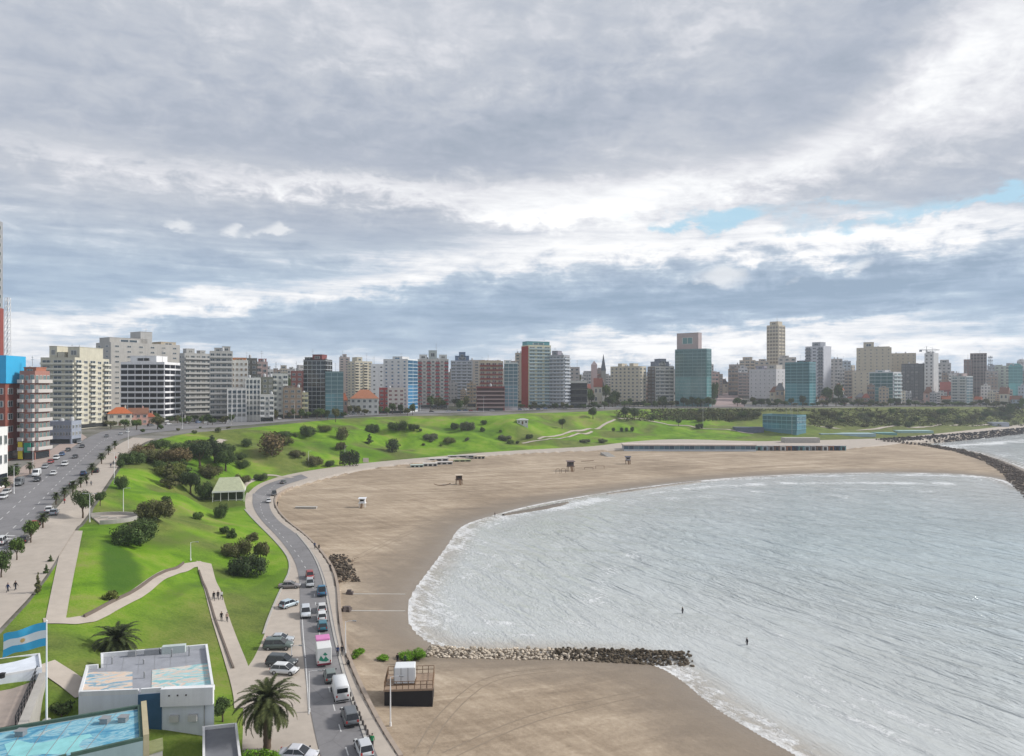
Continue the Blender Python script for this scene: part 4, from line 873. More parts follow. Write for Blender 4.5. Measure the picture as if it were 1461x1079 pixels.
def back_row():
    rnd = random.Random(31); cols = [('beige', (.46,.41,.34)), ('grey', (.37,.36,.36)), ('white', (.55,.54,.53)), ('brown', (.27,.21,.18)), ('cream', (.50,.46,.37)), ('blue grey', (.33,.36,.41)), ('pinkish', (.42,.33,.30))]
    x = 386.0
    while x < 1470:
        w = rnd.uniform(11, 21); yt = rnd.uniform(519, 538)+(4 if 820 < x < 880 else 0)-(4 if x > 1040 else 0); d = rnd.uniform(980, 1180) if x > 480 else rnd.uniform(640, 760)
        if x < 480: yt = rnd.uniform(526, 542)
        cn, c = rnd.choice(cols); ht = 'taller' if yt < 527 else 'lower'
        lab = uniq([f'{cn} distant block showing behind the {near(x)[0]}', f'{cn} distant block in the back row between the {betw(x)[0]} and {betw(x)[1]}', f'{ht} {cn} distant block in the back row near the {near(x)[1]}', f'{ht} {cn} distant block in the back row close to the {near(x)[2]}'])
        if not (1024 < x < 1044): building(lab, x-w/2, x+w/2, yt, d=d, col=c, fl=rnd.choice([8, 9, 10, 11]), nc=rnd.choice([3, 4]), style=rnd.choice(['grid', 'balc', 'grid', 'bays']), tops=[(rnd.uniform(.05, .3), rnd.uniform(.5, .9), rnd.uniform(2, 6), None)], group='distant blocks behind the skyline', mast=rnd.choice([0, 0, 6]), side=rnd.choice([0, .25, -.25]), sn=2)
        x += rnd.uniform(13, 27)
back_row()
def gap_blocks():
    rnd = random.Random(77); cols = [('beige', (.48,.43,.36)), ('grey', (.40,.39,.39)), ('white', (.58,.57,.56)), ('pale', (.50,.48,.46)), ('brown', (.30,.24,.20))]
    for x in (383, 394, 416, 426, 487, 497, 533, 543, 592, 600, 641, 647, 673, 683, 717, 737, 816, 828, 838, 850, 866, 919, 927, 961, 1016, 1024, 1046, 1060, 1200, 1212, 1222, 1303, 1314, 1337, 1348, 1360, 1404, 1416, 1460):
        w = rnd.uniform(10, 15); cn, c = rnd.choice(cols); yt = rnd.uniform(526, 540); d = rnd.uniform(880, 1000) if x > 480 else rnd.uniform(580, 680); fl = rnd.choice([6, 7, 8])
        if 820 < x < 872: yt += 8
        lab = uniq([f'slim {cn} block filling the gap beside the {near(x)[0]}', f'slim {cn} block filling the gap between the {betw(x)[0]} and the {betw(x)[1]}', f'slim {cn} block in a skyline gap near the {near(x)[1]}', f'slim {cn} {fl} storey block in a skyline gap near the {near(x)[2]}'])
        building(lab, x-w/2, x+w/2, yt, d=d, col=c, fl=fl, nc=3, style=rnd.choice(['grid', 'balc', 'bays']), tops=[(.2, .7, rnd.uniform(2, 5), None)], group='distant blocks behind the skyline')
gap_blocks()

# ------------------------------------------------------------------ plants
def foliage(name, rough=0.85, dark=0.5):
    m, t, b = new_mat(name, rough, 0.15); oi = objinfo(t); g = t.nodes.new('ShaderNodeNewGeometry')
    r = X(t, g.outputs['Random Per Island']); n = noise(t, objvec(t), 0.8, 3, 0.5)
    k = r*0.75+(n-0.5)*0.9+0.62
    c = mixc(t, 1.0, oi.outputs['Color'], vec(t, k, k, k*0.9), 'MULTIPLY')
    t.links.new(mixc(t, r.smooth(0.9, 1.0)*0.35, c, (0.16, 0.15, 0.05)), b.inputs['Base Color']); return m
LEAF = foliage('leaves'); BARK = simple('bark', (0.10, 0.075, 0.055), 0.95, 0.1, 0.4, 2.0)
def leaves(blobs, n, size, seed, flat=1.0):            # leaf sprays through the volume of several clumps, thinned at random so light shows through
    g = np.random.default_rng(seed); w = np.array([b[3]*b[4]*b[5] for b in blobs])**0.7; w /= w.sum(); V = []; Fc = []
    pick = g.choice(len(blobs), n, p=w)
    for i in pick:
        b = blobs[i]; d = g.normal(size=3); d /= np.linalg.norm(d); r = g.random()**0.33*1.0
        r *= 1+0.22*math.sin(d[0]*5+seed+i)*math.cos(d[2]*4+d[1]*3+i)
        c = np.array(b[:3])+d*r*np.array(b[3:6])
        if c[2] < 0.02: c[2] = abs(c[2])*.5+.02
        u = g.normal(size=3); u /= np.linalg.norm(u); v = np.cross(d+g.normal(size=3)*.6, u); v /= max(np.linalg.norm(v), 1e-6); u = np.cross(v, d+g.normal(size=3)*.3); u /= max(np.linalg.norm(u), 1e-6)
        s = size*(0.55+0.9*g.random()); k = len(V)
        V += [c-u*s*.5, c+v*s*.32, c+u*s*.62, c-v*s*.32]; Fc.append((k, k+1, k+2, k+3))
    return V, Fc
def crown_mesh(name, blobs, n, size, seed):
    v, f = leaves(blobs, n, size, seed); me = bpy.data.meshes.new(name); me.from_pydata([tuple(x) for x in v], [], f); me.materials.append(LEAF); me.update(); return me
def rnd_blobs(seed, k, spread, rad, h, flat=.8):
    g = random.Random(seed); out = []
    for i in range(k):
        a = g.uniform(0, 6.28); r = spread*math.sqrt(g.random()); s = rad*g.uniform(.55, 1.05)
        out.append((r*math.cos(a), r*math.sin(a), h+g.uniform(-.35, .45)*rad*1.3, s, s*g.uniform(.8, 1.1), s*flat))
    return out
# bush: unit about 2 m wide, 1.5 m high
BUSH = [crown_mesh('crown', rnd_blobs(s, 6, .62, .55, .55, .85), 1500, .17, s) for s in range(4)]
BUSHL = [crown_mesh('crown', rnd_blobs(70+s, 20, .80, .40, .50, 1.0), 8000, .075, 50+s) for s in range(3)]; TREEL = [crown_mesh('crown', rnd_blobs(20+s, 12, .70, .58, 1.30, .95), 7000, .095, 60+s) for s in range(2)]
BALL = crown_mesh('crown', [(0, 0, .85, .95, .95, .9), (.3, .1, 1.0, .6, .6, .6)], 1500, .16, 9)
# broad tree, unit about 2 m wide crown centred 1.6 m up
TREE = [crown_mesh('crown', rnd_blobs(20+s, 12, .70, .58, 1.30, .95), 2300, .17, 20+s) for s in range(4)]
def _conif(seed):
    b = []
    for k in range(7):
        z = .5+k*.33; r = .75*(1-k/7.6); b += [(r*.35*math.cos(k*2.4), r*.35*math.sin(k*2.4), z, r*.75, r*.75, .26)]
    return crown_mesh('crown', b, 1300, .17, seed)
CONE = [_conif(31), _conif(32)]
HEDGE = crown_mesh('crown', [(x*.33-1, 0, .5, .3, .3, .48) for x in range(7)], 1500, .15, 40)
def trunk_mesh(seed, h, r, limbs=5, spread=.55):
    g = random.Random(seed); m = MB(); m.tube([(0, 0, -.15), (g.uniform(-.04, .04), 0, h*.5), (g.uniform(-.06, .06), g.uniform(-.05, .05), h)], [r*1.3, r, r*.8], 7)
    for k in range(limbs):
        a = k*6.28/limbs+g.uniform(-.4, .4); q = spread*g.uniform(.6, 1.1)
        m.tube([(0, 0, h*.9), (math.cos(a)*q*.5, math.sin(a)*q*.5, h+.28), (math.cos(a)*q, math.sin(a)*q, h+.6)], [r*.65, r*.4, r*.15], 5)
    return m.mesh('trunk', [BARK])
TRUNK = [trunk_mesh(s, .72, .085) for s in range(2)]; STEM = trunk_mesh(5, .35, .06, 5, .4); CTRUNK = trunk_mesh(6, 1.6, .06, 3, .2)
GRN = {'dark green': (.070,.108,.038), 'mid green': (.095,.150,.038), 'brown green': (.118,.120,.055), 'grey green': (.120,.140,.085), 'reddish brown': (.150,.112,.062), 'blackish green': (.050,.074,.036), 'olive green': (.125,.145,.042), 'bright green': (.12,.25,.02)}
def plant(name, cat, loc, w, h, crown, trunk, color, label, group, rz=0.0, ch=1.5, cw=2.0):
    r = tag(empty(name, loc, rz), label, cat, group)
    sx, sz = w/cw, h/ch
    link('crown', crown, r, (0, 0, 0), 0, GRN.get(color, color), (sx, sx, sz)); link('trunk', trunk, r, (0, 0, 0), 0, None, (min(sx, sz*1.2), min(sx, sz*1.2), sz)); return r
RB = random.Random(3)
def bush(px, py, wpx, hpx, color, label, kind='bush', group='bushes on the grass slope', lift=0):
    p = G(px, py); s = p.y/F; w, h = wpx*s*1.0, hpx*s*.95
    USED[label] = 1
    if kind == 'bush': return plant('bush', 'bush', p, w, h, RB.choice(BUSHL if w > 4.5 else BUSH), STEM, color, label, group, RB.uniform(0, 6), 1.35, 2.1)
    if kind == 'ball': return plant('bush', 'bush', p, w, h, BALL, STEM, color, label, group, RB.uniform(0, 6), 1.85, 1.95)
    if kind == 'tree': return plant('tree', 'tree', p, w, h, RB.choice(TREEL if w > 4.5 else TREE), RB.choice(TRUNK), color, label, group, RB.uniform(0, 6), 2.1, 2.2)
    if kind == 'conifer': return plant('conifer', 'tree', p, w, h, RB.choice(CONE), CTRUNK, color, label, group, RB.uniform(0, 6), 2.75, 1.35)
    if kind == 'hedge': return plant('hedge', 'hedge', p, w, h, HEDGE, STEM, color, label, group, 0, .98, 2.3)
for row in [
    # x, y of the foot, width, height in readings, colour, label, kind
    (198,776,74,46,'dark green','largest dark spreading bush on the bank above the zigzag path','bush'),
    (222,742,52,40,'brown green','brownish bush just uphill of the largest dark bush','bush'),
    (205,770,44,40,'blackish green','blackish bush merged into the side of the largest dark bush','bush'),
    (172,698,24,26,'dark green','small grey dark bush on the bank under the promenade lamp','bush'),
    (187,662,38,24,'dark green','low dark bush at the top corner of the bank by the promenade','bush'),
    (172,668,16,14,'dark green','tiny dark bush at the kerb of the promenade bend','bush'),
    (157,856,26,16,'olive green','half round bush beside the upper edge of the zigzag ramp','bush'),
    (285,742,20,15,'mid green','small round bush alone on bright grass below the pavilion','bush'),
    (316,740,22,28,'dark green','dark upright shrub by the pavilion steps','bush'),
    (330,768,18,16,'dark green','small dark shrub uphill of the road bend bush pair','bush'),
    (352,820,56,38,'blackish green','large dark bush above the coast road parking bay','bush'),
    (340,796,46,34,'brown green','brownish bush behind the large dark bush by the parking bay','bush'),
    (372,798,26,30,'brown green','upright brownish bush at the edge of the bright grass tongue','bush'),
    (272,706,30,36,'blackish green','dark round tree touching the pavilion roof edge','tree'),
    (290,712,34,34,'dark green','dark shrub against the pavilion gable wall','bush'),
    (306,660,36,34,'blackish green','dense dark tree in the grove behind the pavilion roof','tree'),
    (285,668,40,40,'blackish green','tallest dark tree in the middle of the grove','tree'),
    (322,672,34,32,'dark green','dark tree at the far end of the pavilion grove','tree'),
    (262,690,34,38,'dark green','dark conifer leaning over the grove edge toward the pavilion','conifer'),
    (242,698,26,42,'brown green','brown tinged conifer standing alone at the grove front','conifer'),
    (250,672,54,34,'reddish brown','reddish brown spreading tree in the grove','tree'),
    (225,660,54,30,'brown green','brown green thicket along the upper grove','bush'),
    (205,652,42,24,'reddish brown','reddish thicket at the promenade end of the grove','bush'),
    (244,684,44,32,'olive green','olive thicket sloping down in front of the grove','bush'),
    (262,648,50,26,'dark green','dark thicket at the top of the grove under the avenue','bush'),
    (228,640,30,18,'dark green','round dark bush at the avenue edge above the grove','bush'),
    (290,648,40,26,'brown green','brown thicket between the grove and the small upper path','bush'),
    (302,634,16,14,'blackish green','pointed dark bush beside the small upper path','conifer'),
    (388,650,38,38,'reddish brown','big reddish brown bush on the slope opposite the grey gridded block','ball'),
    (352,638,16,14,'dark green','small dark round bush uphill of the big reddish bush','ball'),
    (330,646,18,14,'dark green','dark bush beneath the small upper path','bush'),
    (344,656,20,14,'dark green','dark bush in the hollow left of the big reddish bush','bush'),
    (345,690,26,18,'brown green','low scrub bush above the pavilion access path','bush'),
    (372,686,22,14,'dark green','dark shrub at the junction of pavilion path and road','bush'),
    (437,622,30,20,'dark green','dark bush high on the slope opposite the narrow white block','bush'),
    (462,616,24,13,'olive green','olive bush at the clifftop edge opposite the dark glass block','bush'),
    (488,628,20,22,'brown green','brown round bush on the slope under the teal glass wing','ball'),
    (487,642,16,16,'brown green','brown bush directly downhill of the round brown bush','bush'),
    (447,664,30,18,'brown green','bare brown scrub bush at the slope foot by the white lamp','bush'),
    (499,665,26,24,'blackish green','clipped dark hedge block at the slope foot','hedge'),
    (470,666,18,14,'dark green','dark shrub next to the clipped hedge block','bush'),
    (560,645,21,22,'blackish green','solitary round dark tree in the middle of the slope','ball'),
    (527,634,12,16,'dark green','slim dark shrub beside the slope steps','conifer'),
    (532,618,22,18,'dark green','dark bush on the upper slope below the red roofed villa','bush'),
    (569,614,32,18,'dark green','wide dark hedge bush below the chequered low block','bush'),
    (590,614,18,14,'dark green','dark bush at the end of the wide hedge bush','bush'),
    (667,614,24,17,'grey green','grey green bush on the upper slope below the dark red podium','bush'),
    (648,612,16,12,'dark green','dark bush on the slope beside the grey green bush','bush'),
    (690,606,12,9,'dark green','small dark bush at the slope crest below the brown tower','bush'),
    (688,616,9,8,'dark green','tiny dark bush downhill of the crest bush','bush'),
    (755,626,13,10,'dark green','dark bush below the white hut on the slope','bush'),
    (802,612,11,16,'dark green','lone small tree beside the pale upper path','tree'),
    (846,598,14,18,'dark green','dark tree on the crest below the black fronted house','tree'),
    (905,600,14,20,'dark green','dark tree on the crest below the cream block','tree'),
    (893,596,16,16,'blackish green','bushy dark tree on the crest beside the cream block steps','tree'),
    (875,616,6,7,'dark green','first of four little round shrubs in a row','ball'),(887,616,6,7,'blackish green','second of four little round shrubs in a row','ball'),(894,616,6,7,'dark green','third of four little round shrubs in a row','ball'),(902,616,7,8,'blackish green','last of four little round shrubs in a row','ball'),
    (968,608,9,12,'dark green','small dark tree beside the reddish bare path','tree'),
    (1000,602,14,12,'brown green','brown bush below the teal glass tower','bush'),(1042,600,16,11,'brown green','brown bush by the head of the teal hillside building','bush'),
    (998,612,12,12,'blackish green','dark clump on the slope beside the lamp below the teal tower','bush'),
    (835,632,18,8,'grey green','grey low bush near the beach end of the lower pale path','bush'),(860,632,16,8,'grey green','grey low bush above the concrete beach steps','bush'),
    (318,1030,30,36,'dark green','small dark tree beside the painted building wall','tree'),
    (88,1022,40,26,'dark green','dark bush tucked behind the turquoise painted roof','bush'),
 (236,676,40,26,'dark green','dark thicket filling the grove front above bright grass','bush'),
    (300,682,36,26,'brown green','brownish shrubs just above the pavilion roof','bush'),
    (315,652,40,24,'dark green','dark thicket at the back of the grove near the small path','bush'),
    (276,642,36,20,'blackish green','blackish thicket along the avenue behind the grove','bush'),
    (345,668,26,16,'dark green','low dark bush past the grove toward the scrub','bush'),
    (410,634,26,16,'olive green','olive bush on the slope above the big reddish bush','bush'),
    (425,652,30,14,'brown green','brown scrub spreading beside the bare scrub bush','bush'),
    (318,762,20,16,'dark green','dark bush uphill of the brown pair by the parking bay','bush'),
    (360,772,22,14,'brown green','small brown bush at the tip of the bright grass tongue','bush'),
    (240,720,22,18,'dark green','dark bush behind the brownish bush uphill','bush'),
    (410,625,40,14,'dark green','wide dark bush under the clifftop lamp by the brown block','bush'),
    (615,628,26,14,'grey green','grey green low bush in the middle of the open slope','bush'),
    (640,632,20,11,'olive green','olive low bush in the middle of the open slope','bush'),
    (720,628,22,10,'grey green','grey green low bush below the narrow glass tower','bush'),
    (12,680,28,16,'dark green','clipped dark hedge in front of the low white house','hedge')]: bush(*row)
# small shrubs dotted on the far slope and cliff foot
def scatter_shrubs():
    rnd = random.Random(12)
    for (x0, x1, y0, y1, n, place) in [(920, 1080, 588, 600, 9, 'below the teal glass tower'), (1150, 1220, 592, 612, 10, 'above the pool terrace'), (1220, 1330, 588, 612, 16, 'below the large beige hotel'), (1330, 1460, 586, 606, 16, 'near the headland'), (600, 740, 612, 640, 8, 'on the middle of the slope'), (200, 330, 606, 622, 7, 'along the avenue edge')]:
        for k in range(n):
            x, y = rnd.uniform(x0, x1), rnd.uniform(y0, y1); w = rnd.uniform(7, 17) if x > 800 else rnd.uniform(6, 12); c = rnd.choice(['dark green', 'brown green', 'mid green', 'grey green'])
            siz = 'wide' if w > 12 else 'small'
            l = uniq([f'{siz} {c} shrub {place}, below the {near(x)[0]}', f'{siz} {c} shrub {place}, between the {betw(x)[0]} and {betw(x)[1]}', f'{siz} {c} shrub {place}, off the {near(x)[1]}', f'{siz} {c} shrub {place}, not far from the {near(x)[2]}', f'{siz} {c} shrub {place}'])
            bush(x, y, w, w*rnd.uniform(.55, .8), c, l, 'bush', 'shrubs scattered on the far slope')
scatter_shrubs()
# trees between and in front of the buildings
def town_trees():
    rnd = random.Random(21)
    def T(x, yt, d, w, kind='tree'):
        u = (x-CX)/F; z = gz(u*d, d); h = HC+(YH-yt)/F*d-z
        if h < 2.5: h = 2.5+rnd.random()*2
        c = rnd.choice(['dark green', 'dark green', 'blackish green', 'brown green', 'mid green']); wm = w/F*d; a, b = betw(x)
        hw = 'spreading' if wm > h else 'upright'
        l = uniq([f'{hw} {c} street tree near the {near(x)[0]}', f'{hw} {c} street tree between the {a} and the {b}', f'{hw} {c} street tree not far from the {near(x)[1]}', f'{hw} {c} tree among the trees close to the {near(x)[2]}', f'{c} town tree among others near the {near(x)[0]}'])
        m = {'tree': (rnd.choice(TREE), rnd.choice(TRUNK), 2.1, 2.2), 'conifer': (CONE[0], CTRUNK, 2.75, 1.35)}[kind]
        plant('tree' if kind == 'tree' else 'conifer', 'tree', (u*d, d, z), wm, h, m[0], m[1], c, l, 'trees among the buildings', rnd.uniform(0, 6), m[2], m[3])
    for x in range(215, 340, 9): T(x+rnd.uniform(-3, 3), rnd.uniform(589, 597), rnd.uniform(425, 470), rnd.uniform(9, 16))
    for x in range(380, 500, 10): T(x+rnd.uniform(-3, 3), rnd.uniform(580, 589), rnd.uniform(478, 515), rnd.uniform(8, 14))
    for x in range(500, 600, 10): T(x+rnd.uniform(-3, 3), rnd.uniform(574, 584), rnd.uniform(545, 575), rnd.uniform(8, 15))
    for x in range(604, 690, 9): T(x+rnd.uniform(-3, 3), rnd.uniform(560, 577), rnd.uniform(630, 760), rnd.uniform(9, 16))
    for x in range(745, 870, 8): T(x+rnd.uniform(-3, 3), rnd.uniform(572, 580), rnd.uniform(665, 690), rnd.uniform(7, 14))
    for x in range(828, 880, 6): T(x+rnd.uniform(-3, 3), rnd.uniform(542, 568), rnd.uniform(720, 900), rnd.uniform(9, 16))
    for x in range(868, 1020, 7): T(x+rnd.uniform(-3, 3), rnd.uniform(563, 575), rnd.uniform(722, 745), rnd.uniform(9, 16))
    for x in range(1055, 1240, 8): T(x+rnd.uniform(-3, 3), rnd.uniform(562, 576), rnd.uniform(745, 780), rnd.uniform(8, 15))
    for x in range(1240, 1460, 8): T(x+rnd.uniform(-3, 3), rnd.uniform(567, 577), rnd.uniform(755, 785), rnd.uniform(8, 14))
    for x, yt, d, w in [(404, 533, 640, 16), (412, 538, 640, 13), (397, 538, 660, 10), (1020, 545, 800, 12), (1018, 555, 790, 14), (826, 533, 860, 9), (880, 533, 900, 8), (1196, 545, 820, 14), (1180, 552, 790, 16), (158, 600, 408, 18), (178, 598, 402, 16), (195, 598, 400, 16), (225, 594, 400, 20)]: T(x, yt, d, w)
    T(825, 528, 850, 7, 'conifer')
town_trees()
# scrub that covers the far cliff
def scrub():
    g = np.random.default_rng(4); V = []; Fc = []
    for k in range(3400):
        px = g.uniform(930, 1461) if k < 2900 else g.uniform(880, 1100); py = g.uniform(585, 609) if px > 1090 else g.uniform(585, 601)
        if 1082 < px < 1156 and py > 588: continue
        d = None
        u = (px-CX)/F; v = (YH-py)/F; dd = np.linspace(480, 820, 90); k2 = np.nonzero(HC+v*dd <= gzs(np.stack([u*dd, dd], 1)))[0]
        if len(k2) == 0: continue
        d = dd[k2[0]]; s = g.uniform(.6, 1.9)*(1.0 if g.random() < .85 else 1.5)
        x0, y0 = u*d, d; z0 = gz(x0, y0)
        for q in range(11):
            c = np.array([x0, y0, z0])+g.normal(size=3)*[s*.7, s*.7, s*.3]+[0, 0, s*.35]; a = g.normal(size=3); a /= np.linalg.norm(a); b = np.cross(a, g.normal(size=3)); b /= np.linalg.norm(b); n = len(V); e = s*.42
            V += [tuple(c-a*e), tuple(c+b*e*.7), tuple(c+a*e), tuple(c-b*e*.7)]; Fc.append((n, n+1, n+2, n+3))
    me = bpy.data.meshes.new('scrub'); me.from_pydata(V, [], Fc); me.materials.append(LEAF); me.update()
    tag(link('scrub', me, None, None, 0, (.095, .105, .045)), 'low brown green scrub covering the far cliff slope', 'scrub', kind='stuff')
scrub()
# ------------------------------------------------------------------ palms
PALML = foliage('palm_leaves', 0.7); PTRUNK = simple('palm_trunk', (0.115, 0.085, 0.060), 0.95, 0.1, 0.45, 6.0)
def palm_crown(n, L, leaf, seed, droop=1.0, nl=26):
    g = random.Random(seed); V = []; Fc = []
    for i in range(n):
        az = i*2.39996+g.uniform(-.15, .15); t0 = i/(n-1); e0 = R(82-118*t0**.85); ln = L*g.uniform(.85, 1.08)*(0.78 if t0 < .12 else 1); p = Vector((0, 0, 0)); el = e0; prev = None
        dirh = Vector((math.cos(az), math.sin(az), 0)); side = Vector((-math.sin(az), math.cos(az), 0)); st = ln/nl; pts = []
        for k in range(nl+1):
            pts.append(p.copy()); d = dirh*math.cos(el)+Vector((0, 0, 1))*math.sin(el); p = p+d*st; el -= droop*R(2.6)*(0.6+k/nl*1.4)
        for k in range(nl):
            a, b = pts[k], pts[k+1]; w = .05*(1-k/nl)+.015; m = len(V)
            V += [a-side*w, a+side*w, b+side*w*.9, b-side*w*.9]; Fc.append((m, m+1, m+2, m+3))
            if k < 2: continue
            f = math.sin(math.pi*min(1, (k/nl)*.86+.12))**.7; up = (b-a).normalized().cross(side); fw = (b-a).normalized()
            for s in (-1, 1):
                for h in (0, .5):
                    q = a+(b-a)*h; tip = q+(side*s*.80+fw*.62-up*-.25+Vector((0, 0, -.28*g.uniform(.4, 1.4))))*leaf*f*g.uniform(.85, 1.1); wv = fw*.06*leaf/.6; m = len(V)
                    V += [q-wv, q+wv, tip]; Fc.append((m, m+1, m+2))
    return V, Fc
def palm_meshes(n, L, leaf, seed, h, r0, r1, droop=1.0, nl=26):
    v, f = palm_crown(n, L, leaf, seed, droop, nl); c = bpy.data.meshes.new('crown'); c.from_pydata([tuple(x) for x in v], [], f); c.materials.append(PALML); c.update()
    m = MB(); K = 15; g = random.Random(seed)
    m.tube([(0, 0, -.3)]+[(math.sin(k*.4)*.03, 0, h*k/K) for k in range(K+1)], [r0*1.25]+[(r0+(r1-r0)*k/K)*(1.07 if k % 2 else .95) for k in range(K+1)], 12)
    for k in range(46):                                # stubs of old fronds under the crown
        a = k*2.4; z = h-1.1+1.1*k/46; p = Vector((math.cos(a)*r1*.85, math.sin(a)*r1*.85, z)); m.tube([p, p+Vector((math.cos(a)*.22, math.sin(a)*.22, .28))], [.07, .03], 4)
    return c, m.mesh('trunk', [PTRUNK])
PALM_BIG = palm_meshes(78, 4.2, .62, 2, 5.6, .42, .50); PALM_LOW = palm_meshes(74, 4.0, .62, 3, 1.7, .45, .5, .95); PALM_AV = palm_meshes(34, 1.55, .42, 4, 2.5, .16, .18, 1.5, 14)
def palm(px, py, M, h, s, color, label, group, nm='palm_tree'):
    p = G(px, py); r = tag(empty(nm, p, RB.uniform(0, 6)), label, 'palm', group); USED[label] = 1
    link('trunk', M[1], r, (0, 0, 0), 0, None, (s, s, s)); link('crown', M[0], r, (0, 0, h*s), 0, color, (s, s, s)); return r
palm(381, 1070, PALM_BIG, 5.6, 1.0, (.060, .072, .028), 'tall date palm beside the coast road parking bay', 'date palms')
palm(166, 930, PALM_LOW, 1.7, .98, (.042, .056, .022), 'squat date palm on the lawn behind the painted building', 'date palms')
for x, y, s, where in [(61,755,1.0,'opposite the white car at the kerb'),(80,720,.9,'between two street trees at the kerb'),(92,713,.95,'halfway along the avenue kerb'),(104,707,1.15,'at the kerb just before the broad tree'),(115,697,.95,'next to the kerb past the broad tree'),
    (123,691,.8,'nearest the benches on the promenade'),(131,679,1.15,'beside the dark parked car'),(145,663,1.2,'tallest at the far promenade bend'),(155,650,1.1,'far along the promenade bend'),(164,642,1.1,'last before the avenue curve'),(23,679,1.1,'in the forecourt by the low white house'),(43,677,1.15,'at the foot of the white columned block'),(8,703,1.2,'at the house side of the avenue by the hedge')]:
    palm(x, y, PALM_AV, 2.5, s*1.05, (.05, .068, .025), 'small avenue palm '+where, 'palms along the avenue')
for x, y, w, h, c, l in [(24,801,22,36,'mid green','young round headed street tree by the zebra crossing'),(44,776,22,36,'mid green','young round headed street tree a little past the zebra crossing'),(2,826,26,46,'dark green','dark street tree cut by the edge of view'),(118,741,30,46,'dark green','broad dark tree beside the round viewpoint terrace'),(143,722,16,22,'dark green','small dark tree at the viewpoint railing')]:
    bush(x, y, w, h, c, l, 'tree', 'street trees along the promenade')
for x, y, w, h, c, l in [(54,848,10,34,'brown green','thin dark shrub at the promenade edge beside the wide path'),(66,820,9,16,'dark green','little dark shrub at the top of the wide path strip'),(72,803,8,12,'dark green','tiny shrub at the upper promenade verge')]: bush(x, y, w, h, c, l, 'conifer', 'shrubs on the promenade verge')
for x, y, w, h, l in [(372,1090,48,22,'bright clipped hedge under the tall date palm'),(508,938,26,12,'green beach plants at the foot of the sea wall'),(548,941,26,9,'olive beach plants between the sea wall and the platform'),(590,941,44,16,'bright green bank of beach plants behind the black platform')]:
    bush(x, y, w, h, 'bright green', l, 'hedge' if 'hedge' in l else 'bush', 'plants by the coast road')

# ------------------------------------------------------------------ the painted building and the terrace in the near corner
def mural(name, seed, light):
    m, t, b = new_mat(name, 0.95, 0.08); v = geovec(t)
    n = noise(t, along(t, v, 12+seed*6, 4.5, 1.5), 1.0, 4, .55, 1.4); w = noise(t, v, 4.0, 6, .7)
    t.links.new(mixc(t, (w-.4)*.5, ramp(t, n+(w-.5)*.08, light), (.45, .43, .40)), b.inputs['Base Color']); return m
MUR_A = mural('painted_roof_peach', 1, [(.30, (.10,.25,.36)), (.40, (.38,.50,.55)), (.47, (.62,.45,.33)), (.54, (.60,.52,.45)), (.60, (.12,.28,.38)), (.70, (.42,.46,.54))])
MUR_B = mural('painted_roof_aqua', 2, [(.30, (.30,.50,.50)), (.40, (.18,.42,.46)), (.48, (.55,.56,.52)), (.55, (.62,.44,.36)), (.62, (.25,.52,.55)), (.72, (.55,.60,.64))])
MUR_C = mural('painted_roof_turquoise', 3, [(.24, (.04,.13,.24)), (.36, (.06,.22,.36)), (.46, (.09,.30,.43)), (.54, (.28,.48,.54)), (.59, (.11,.32,.45)), (.68, (.42,.48,.46)), (.74, (.08,.24,.38))])
MUR_L = simple('pale_turquoise_paint', (.24,.52,.54), .85, .1, .4, .6)
def flat(pts, z, m, name, parent, th=.05):
    b = MB(); b.prism([P(x, y, z+th) for x, y in pts], z+.004, z+th); return b.build(name, [m], parent)
def inset_wall(b, pts, z0, z1, w):                     # low wall just inside an outline
    n = len(pts); c = Vector((sum(p[0] for p in pts)/n, sum(p[1] for p in pts)/n, 0))
    ar = sum(pts[i][0]*pts[(i+1)%n][1]-pts[(i+1)%n][0]*pts[i][1] for i in range(n)); s = 1 if ar > 0 else -1
    for i in range(n):
        a, e = Vector((*pts[i], 0)), Vector((*pts[(i+1)%n], 0)); d = (e-a).normalized(); nn = Vector((-d.y, d.x, 0))*s*w
        q = [a+d*.003, e-d*(w+.003), e-d*(w+.003)+nn, a+d*.003+nn]; b.prism([(p.x, p.y) for p in q], z0, z1)
